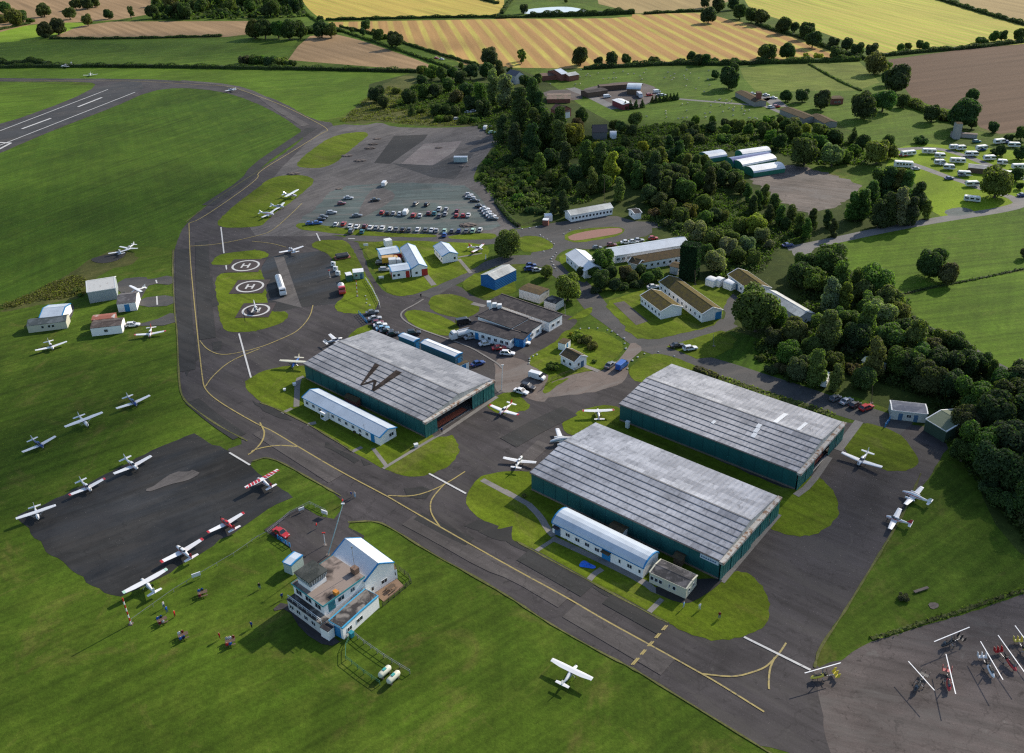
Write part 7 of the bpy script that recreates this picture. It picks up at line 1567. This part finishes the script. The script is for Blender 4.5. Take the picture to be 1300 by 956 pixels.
# undergrowth: nobody could count it
def undergrowth(name, poly, n, h, size, col, seed, label='low tangled undergrowth beneath the trees'):
    P2 = [(q.x, q.y) for q in g(poly)]; xs = [q[0] for q in P2]; ys = [q[1] for q in P2]; rg = np.random.default_rng(seed)
    pts = []
    while len(pts) < n // 14:
        x, y = rg.uniform(min(xs), max(xs)), rg.uniform(min(ys), max(ys))
        if inside(x, y, P2): pts.append((x, y))
    c = np.repeat(np.array(pts), 14, 0); P = np.zeros((len(c), 3)); r_ = rg.uniform(.5, 1.8, len(c)); a = rg.uniform(0, 6.28, len(c))
    hh = np.repeat(rg.uniform(.2, h, len(pts)), 14)
    P[:, 0] = c[:, 0] + r_ * np.cos(a); P[:, 1] = c[:, 1] + r_ * np.sin(a); P[:, 2] = .1 + hh * rg.uniform(.2, 1, len(c)) * (1 - (r_ / 2.4) ** 2)
    N = np.zeros_like(P); N[:, 2] = 1
    v, k = leaf_quads(P, N, size, rg, .8); me = mesh_from(name, v, k, LEAF); o = bpy.data.objects.new(name, me); COL.objects.link(o); o.color = (*col, 1); o['kind'] = 'stuff'; tag(o, label, 'undergrowth')
undergrowth('undergrowth', '3 100,420 250,260 620,240 900,300 1100,320 1250,620 1290,860 4 830,400 700,430 560,460 300,500 180,440 60,280 150,60 3 800,620 640,520', 46000, 2.2, .45, (.056, .088, .024), 1)
undergrowth('undergrowth', '5 0,60 480,180 900,470 1150,560 860,640 840,760 700,820 500,840 330,600 0,420', 26000, 1.8, .4, (.056, .088, .024), 2)
undergrowth('undergrowth', '8 330,560 420,420 560,420 700,360 600,220 760,80 6 110,260 400,300 640,420 700,600 860,690 1060,800 1200,900 7 480,250 640,460 640,800 520,760 440,640 330,520 250,420 180,240 8 1100,760 900,700 760,790 560,780', 60000, 1.9, .38, (.050, .076, .022), 3)
undergrowth('undergrowth', '1 60,600 500,620 700,560 1100,500 1300,520 2 700,480 1250,560 1300,700 900,700 700,620 400,600 0,640 1 900,780 100,780', 24000, 1.8, .55, (.060, .090, .026), 4)
undergrowth('rough_scrub', 'b 440,610 560,500 700,430 830,480 900,560 1100,600 1120,625 850,630 640,600', 9000, 1.0, .4, (.12, .125, .04), 5, 'tawny rough scrub between the old apron and the belt of trees')
undergrowth('rough_scrub', 'Q 0,390 250,290 450,190 640,130 700,180 700,270 560,310 300,330 100,390', 7000, .7, .3, (.12, .12, .04), 6, 'tawny rough grass on the bank behind the western huts')
undergrowth('far_wood_canopy', '_ 195,-14 325,-14 376,-2 388,22 300,25 192,26', 16000, 7.5, 1.5, (.060, .090, .034), 9, 'leafy mass filling the gaps of the far top wood')
# hedges
def hedge(pts, w_, h, tone, label, dens=1.0):
    p = chaikin(g(pts), 1, False); Ls = sum((b - a).length for a, b in zip(p, p[1:])); n = min(9000, int(Ls * (w_ + 2 * h) * 5 * dens)); rg = np.random.default_rng(len(label) + n)
    c = sum(p, Vector()) / len(p); seg = []; acc = 0
    for a, b in zip(p, p[1:]): seg.append((acc, a, b)); acc += (b - a).length
    S = np.sort(rg.uniform(0, acc, n)); P = np.zeros((n, 3)); N = np.zeros((n, 3)); j = 0
    ph = rg.uniform(0, 6, 4)
    for i, s_ in enumerate(S):
        while j < len(seg) - 1 and s_ > seg[j + 1][0]: j += 1
        a, b = seg[j][1], seg[j][2]; d = (b - a).normalized(); q = a + d * (s_ - seg[j][0]); nr = Vector((-d.y, d.x, 0))
        hh = h * (1 + .25 * math.sin(s_ * .21 + ph[0]) + .18 * math.sin(s_ * .53 + ph[1])); t_ = rg.uniform(0, math.pi)
        P[i] = (q.x - c.x + nr.x * math.cos(t_) * w_ / 2, q.y - c.y + nr.y * math.cos(t_) * w_ / 2, .15 + hh * (math.sin(t_) ** .6)); N[i] = (nr.x * math.cos(t_), nr.y * math.cos(t_), math.sin(t_))
    P += rg.normal(0, .15, P.shape); v, k = leaf_quads(P, N, .42 if h > 1.2 else .3, rg)
    t = bpy.data.objects.new('hedge', mesh_from('hedge', v, k, LEAF)); COL.objects.link(t); t.location = (c.x, c.y, 0); tag(t, label, 'hedge'); t.color = (*TONE[tone][1], 1)
    m = MB()
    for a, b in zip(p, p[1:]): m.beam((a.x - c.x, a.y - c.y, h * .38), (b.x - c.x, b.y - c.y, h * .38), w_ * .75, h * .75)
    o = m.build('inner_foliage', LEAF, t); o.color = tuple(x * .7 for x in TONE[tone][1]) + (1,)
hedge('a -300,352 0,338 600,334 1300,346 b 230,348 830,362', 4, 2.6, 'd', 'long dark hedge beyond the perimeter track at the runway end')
hedge('a 0,322 40,330 150,318 250,330', 6, 4, 'd', 'thick clump of hedge left of the passing aircraft')
hedge('a 250,195 600,196 1110,183', 3, 1.6, 'd', 'thin hedge between the brown strip and the green field')
hedge('a -60,165 0,150 150,120', 3, 2, 'm', 'hedge beside the bright yellow-green patch')
hedge('b 370,102 700,95 1000,88 1320,86', 3.5, 2.2, 'd', 'hedge between the two golden stubble fields')
hedge('b 1130,-6 1230,20', 4, 2.6, 'd', 'short thick hedge left of the pond field')
hedge('b 1250,70 1280,20 1300,0', 4, 2.6, 'd', 'hedge curving up beside the pond field')
hedge('b 230,20 300,100 440,155 700,240 1000,345', 2.5, 1.6, 'm', 'low hedge on the near side of the lane between fields')
hedge('b 440,135 640,180 900,262 1130,330', 2.5, 1.6, 'd', 'low hedge on the far side of the lane between fields')
hedge('c 130,84 400,80 650,68', 7, 4.5, 'd', 'thick dark hedge below the pond')
hedge('c -40,92 130,86', 4, 2, 'd', 'hedge left of the pond')
hedge('c 700,72 860,62 1000,57', 3.5, 2.2, 'd', 'hedge right of the pond field')
hedge('c 400,346 600,335 850,322 1100,326 1300,318', 4, 2.6, 'd', 'dark hedge along the bottom of the striped stubble')
hedge('d 0,308 250,303 500,294', 5, 3, 'm', 'hedge along the top of the pale pasture')
hedge('d 0,122 110,158 220,185 350,240 520,290', 3.5, 2.4, 'd', 'hedge under the row of field trees')
hedge('d 600,275 830,252 1040,236 1300,205', 4, 2.5, 'd', 'hedge between the golden field and the ploughed soil')
hedge('d 870,-6 1080,60 1310,125', 4, 2.8, 'd', 'hedge on the far side of the big golden field')
hedge('d 255,312 400,395 510,442', 1.5, .9, 'm', 'thin fence-line hedge across the pale pasture')
hedge('d 740,505 830,545 1000,600', 7, 3.2, 'o', 'overgrown hedge below the ploughed soil')
hedge('p 560,655 700,612 850,562 1000,520 1150,465 1320,415', 1.0, .22, 'o', 'straggly low hedge edging the gyrocopter hardstanding')
hedge('M 490,735 560,765 640,800', 2.2, 1.2, 'b', 'brown low hedge at the back corner of the rooflight hangar')
hedge('4 160,415 260,545 320,585', 2.0, 1.2, 'd', 'low hedge along the old apron track fence')
hedge('E 1140,240 F 400,-20 700,60 940,150', 2.6, .45, 'o', 'rough scrub strip between the rooflight hangar and the road')
hedge('6 610,410 800,368 950,340 1150,300 1320,262', .9, .4, 'd', 'thin ditch-side growth crossing the right-hand meadow')
hedge('6 690,540 830,650', 2.0, 1.2, 'd', 'low hedge between the footpath and the wood')
# unseen thin clouds, added high up to shade chosen parts of the ground
def shade_cloud(target, alt, rx, ry, seed):
    p = g1(target); c = p + sdir * (alt / sdir.z); rg = np.random.default_rng(seed); bm = bmesh.new()
    for i in range(9):
        a = rg.uniform(0, 6.28); q = math.sqrt(rg.uniform(0, 1)) * .7; r_ = rg.uniform(.3, .5)
        bmesh.ops.create_icosphere(bm, subdivisions=3, radius=1, matrix=Matrix.Translation((q * math.cos(a) * rx, q * math.sin(a) * ry, rg.uniform(-10, 15))) @ Matrix.Diagonal((rx * r_, ry * r_, 22, 1)))
    me = bpy.data.meshes.new('shade_cloud'); bm.to_mesh(me); bm.free(); me.materials.append(CLOUD); me.polygons.foreach_set('use_smooth', [True] * len(me.polygons))
    o = bpy.data.objects.new('shade_cloud', me); COL.objects.link(o); o.location = c; o['kind'] = 'structure'
t = NT('shade_cloud_vapour'); t.n.remove(t.b); df = t.new('ShaderNodeBsdfDiffuse'); df.inputs[0].default_value = (.9, .9, .9, 1); tr = t.new('ShaderNodeBsdfTransparent'); mx = t.new('ShaderNodeMixShader')
lw = t.new('ShaderNodeLayerWeight'); lw.inputs[0].default_value = .5; t.l.new(t.ramp(lw.outputs['Facing'], [(0.25, .17), (.95, 0)]), mx.inputs[0]); t.l.new(tr.outputs[0], mx.inputs[1]); t.l.new(df.outputs[0], mx.inputs[2]); t.l.new(mx.outputs[0], t.n['Material Output'].inputs[0]); CLOUD = t.m
shade_cloud('_ 60,300', 620, 110, 75, 1); shade_cloud('_ 120,70', 600, 330, 110, 2); shade_cloud('_ 660,190', 640, 90, 60, 3); shade_cloud('_ 1190,640', 560, 45, 50, 4); shade_cloud('_ 30,560', 600, 40, 60, 7)
for o in bpy.data.objects:
    if 'label' in o and len(o['label'].replace('-', '').split()) > 16: print('LONG', len(o['label'].split()), o['label'])
print('TREES', TREES[0], TOT)
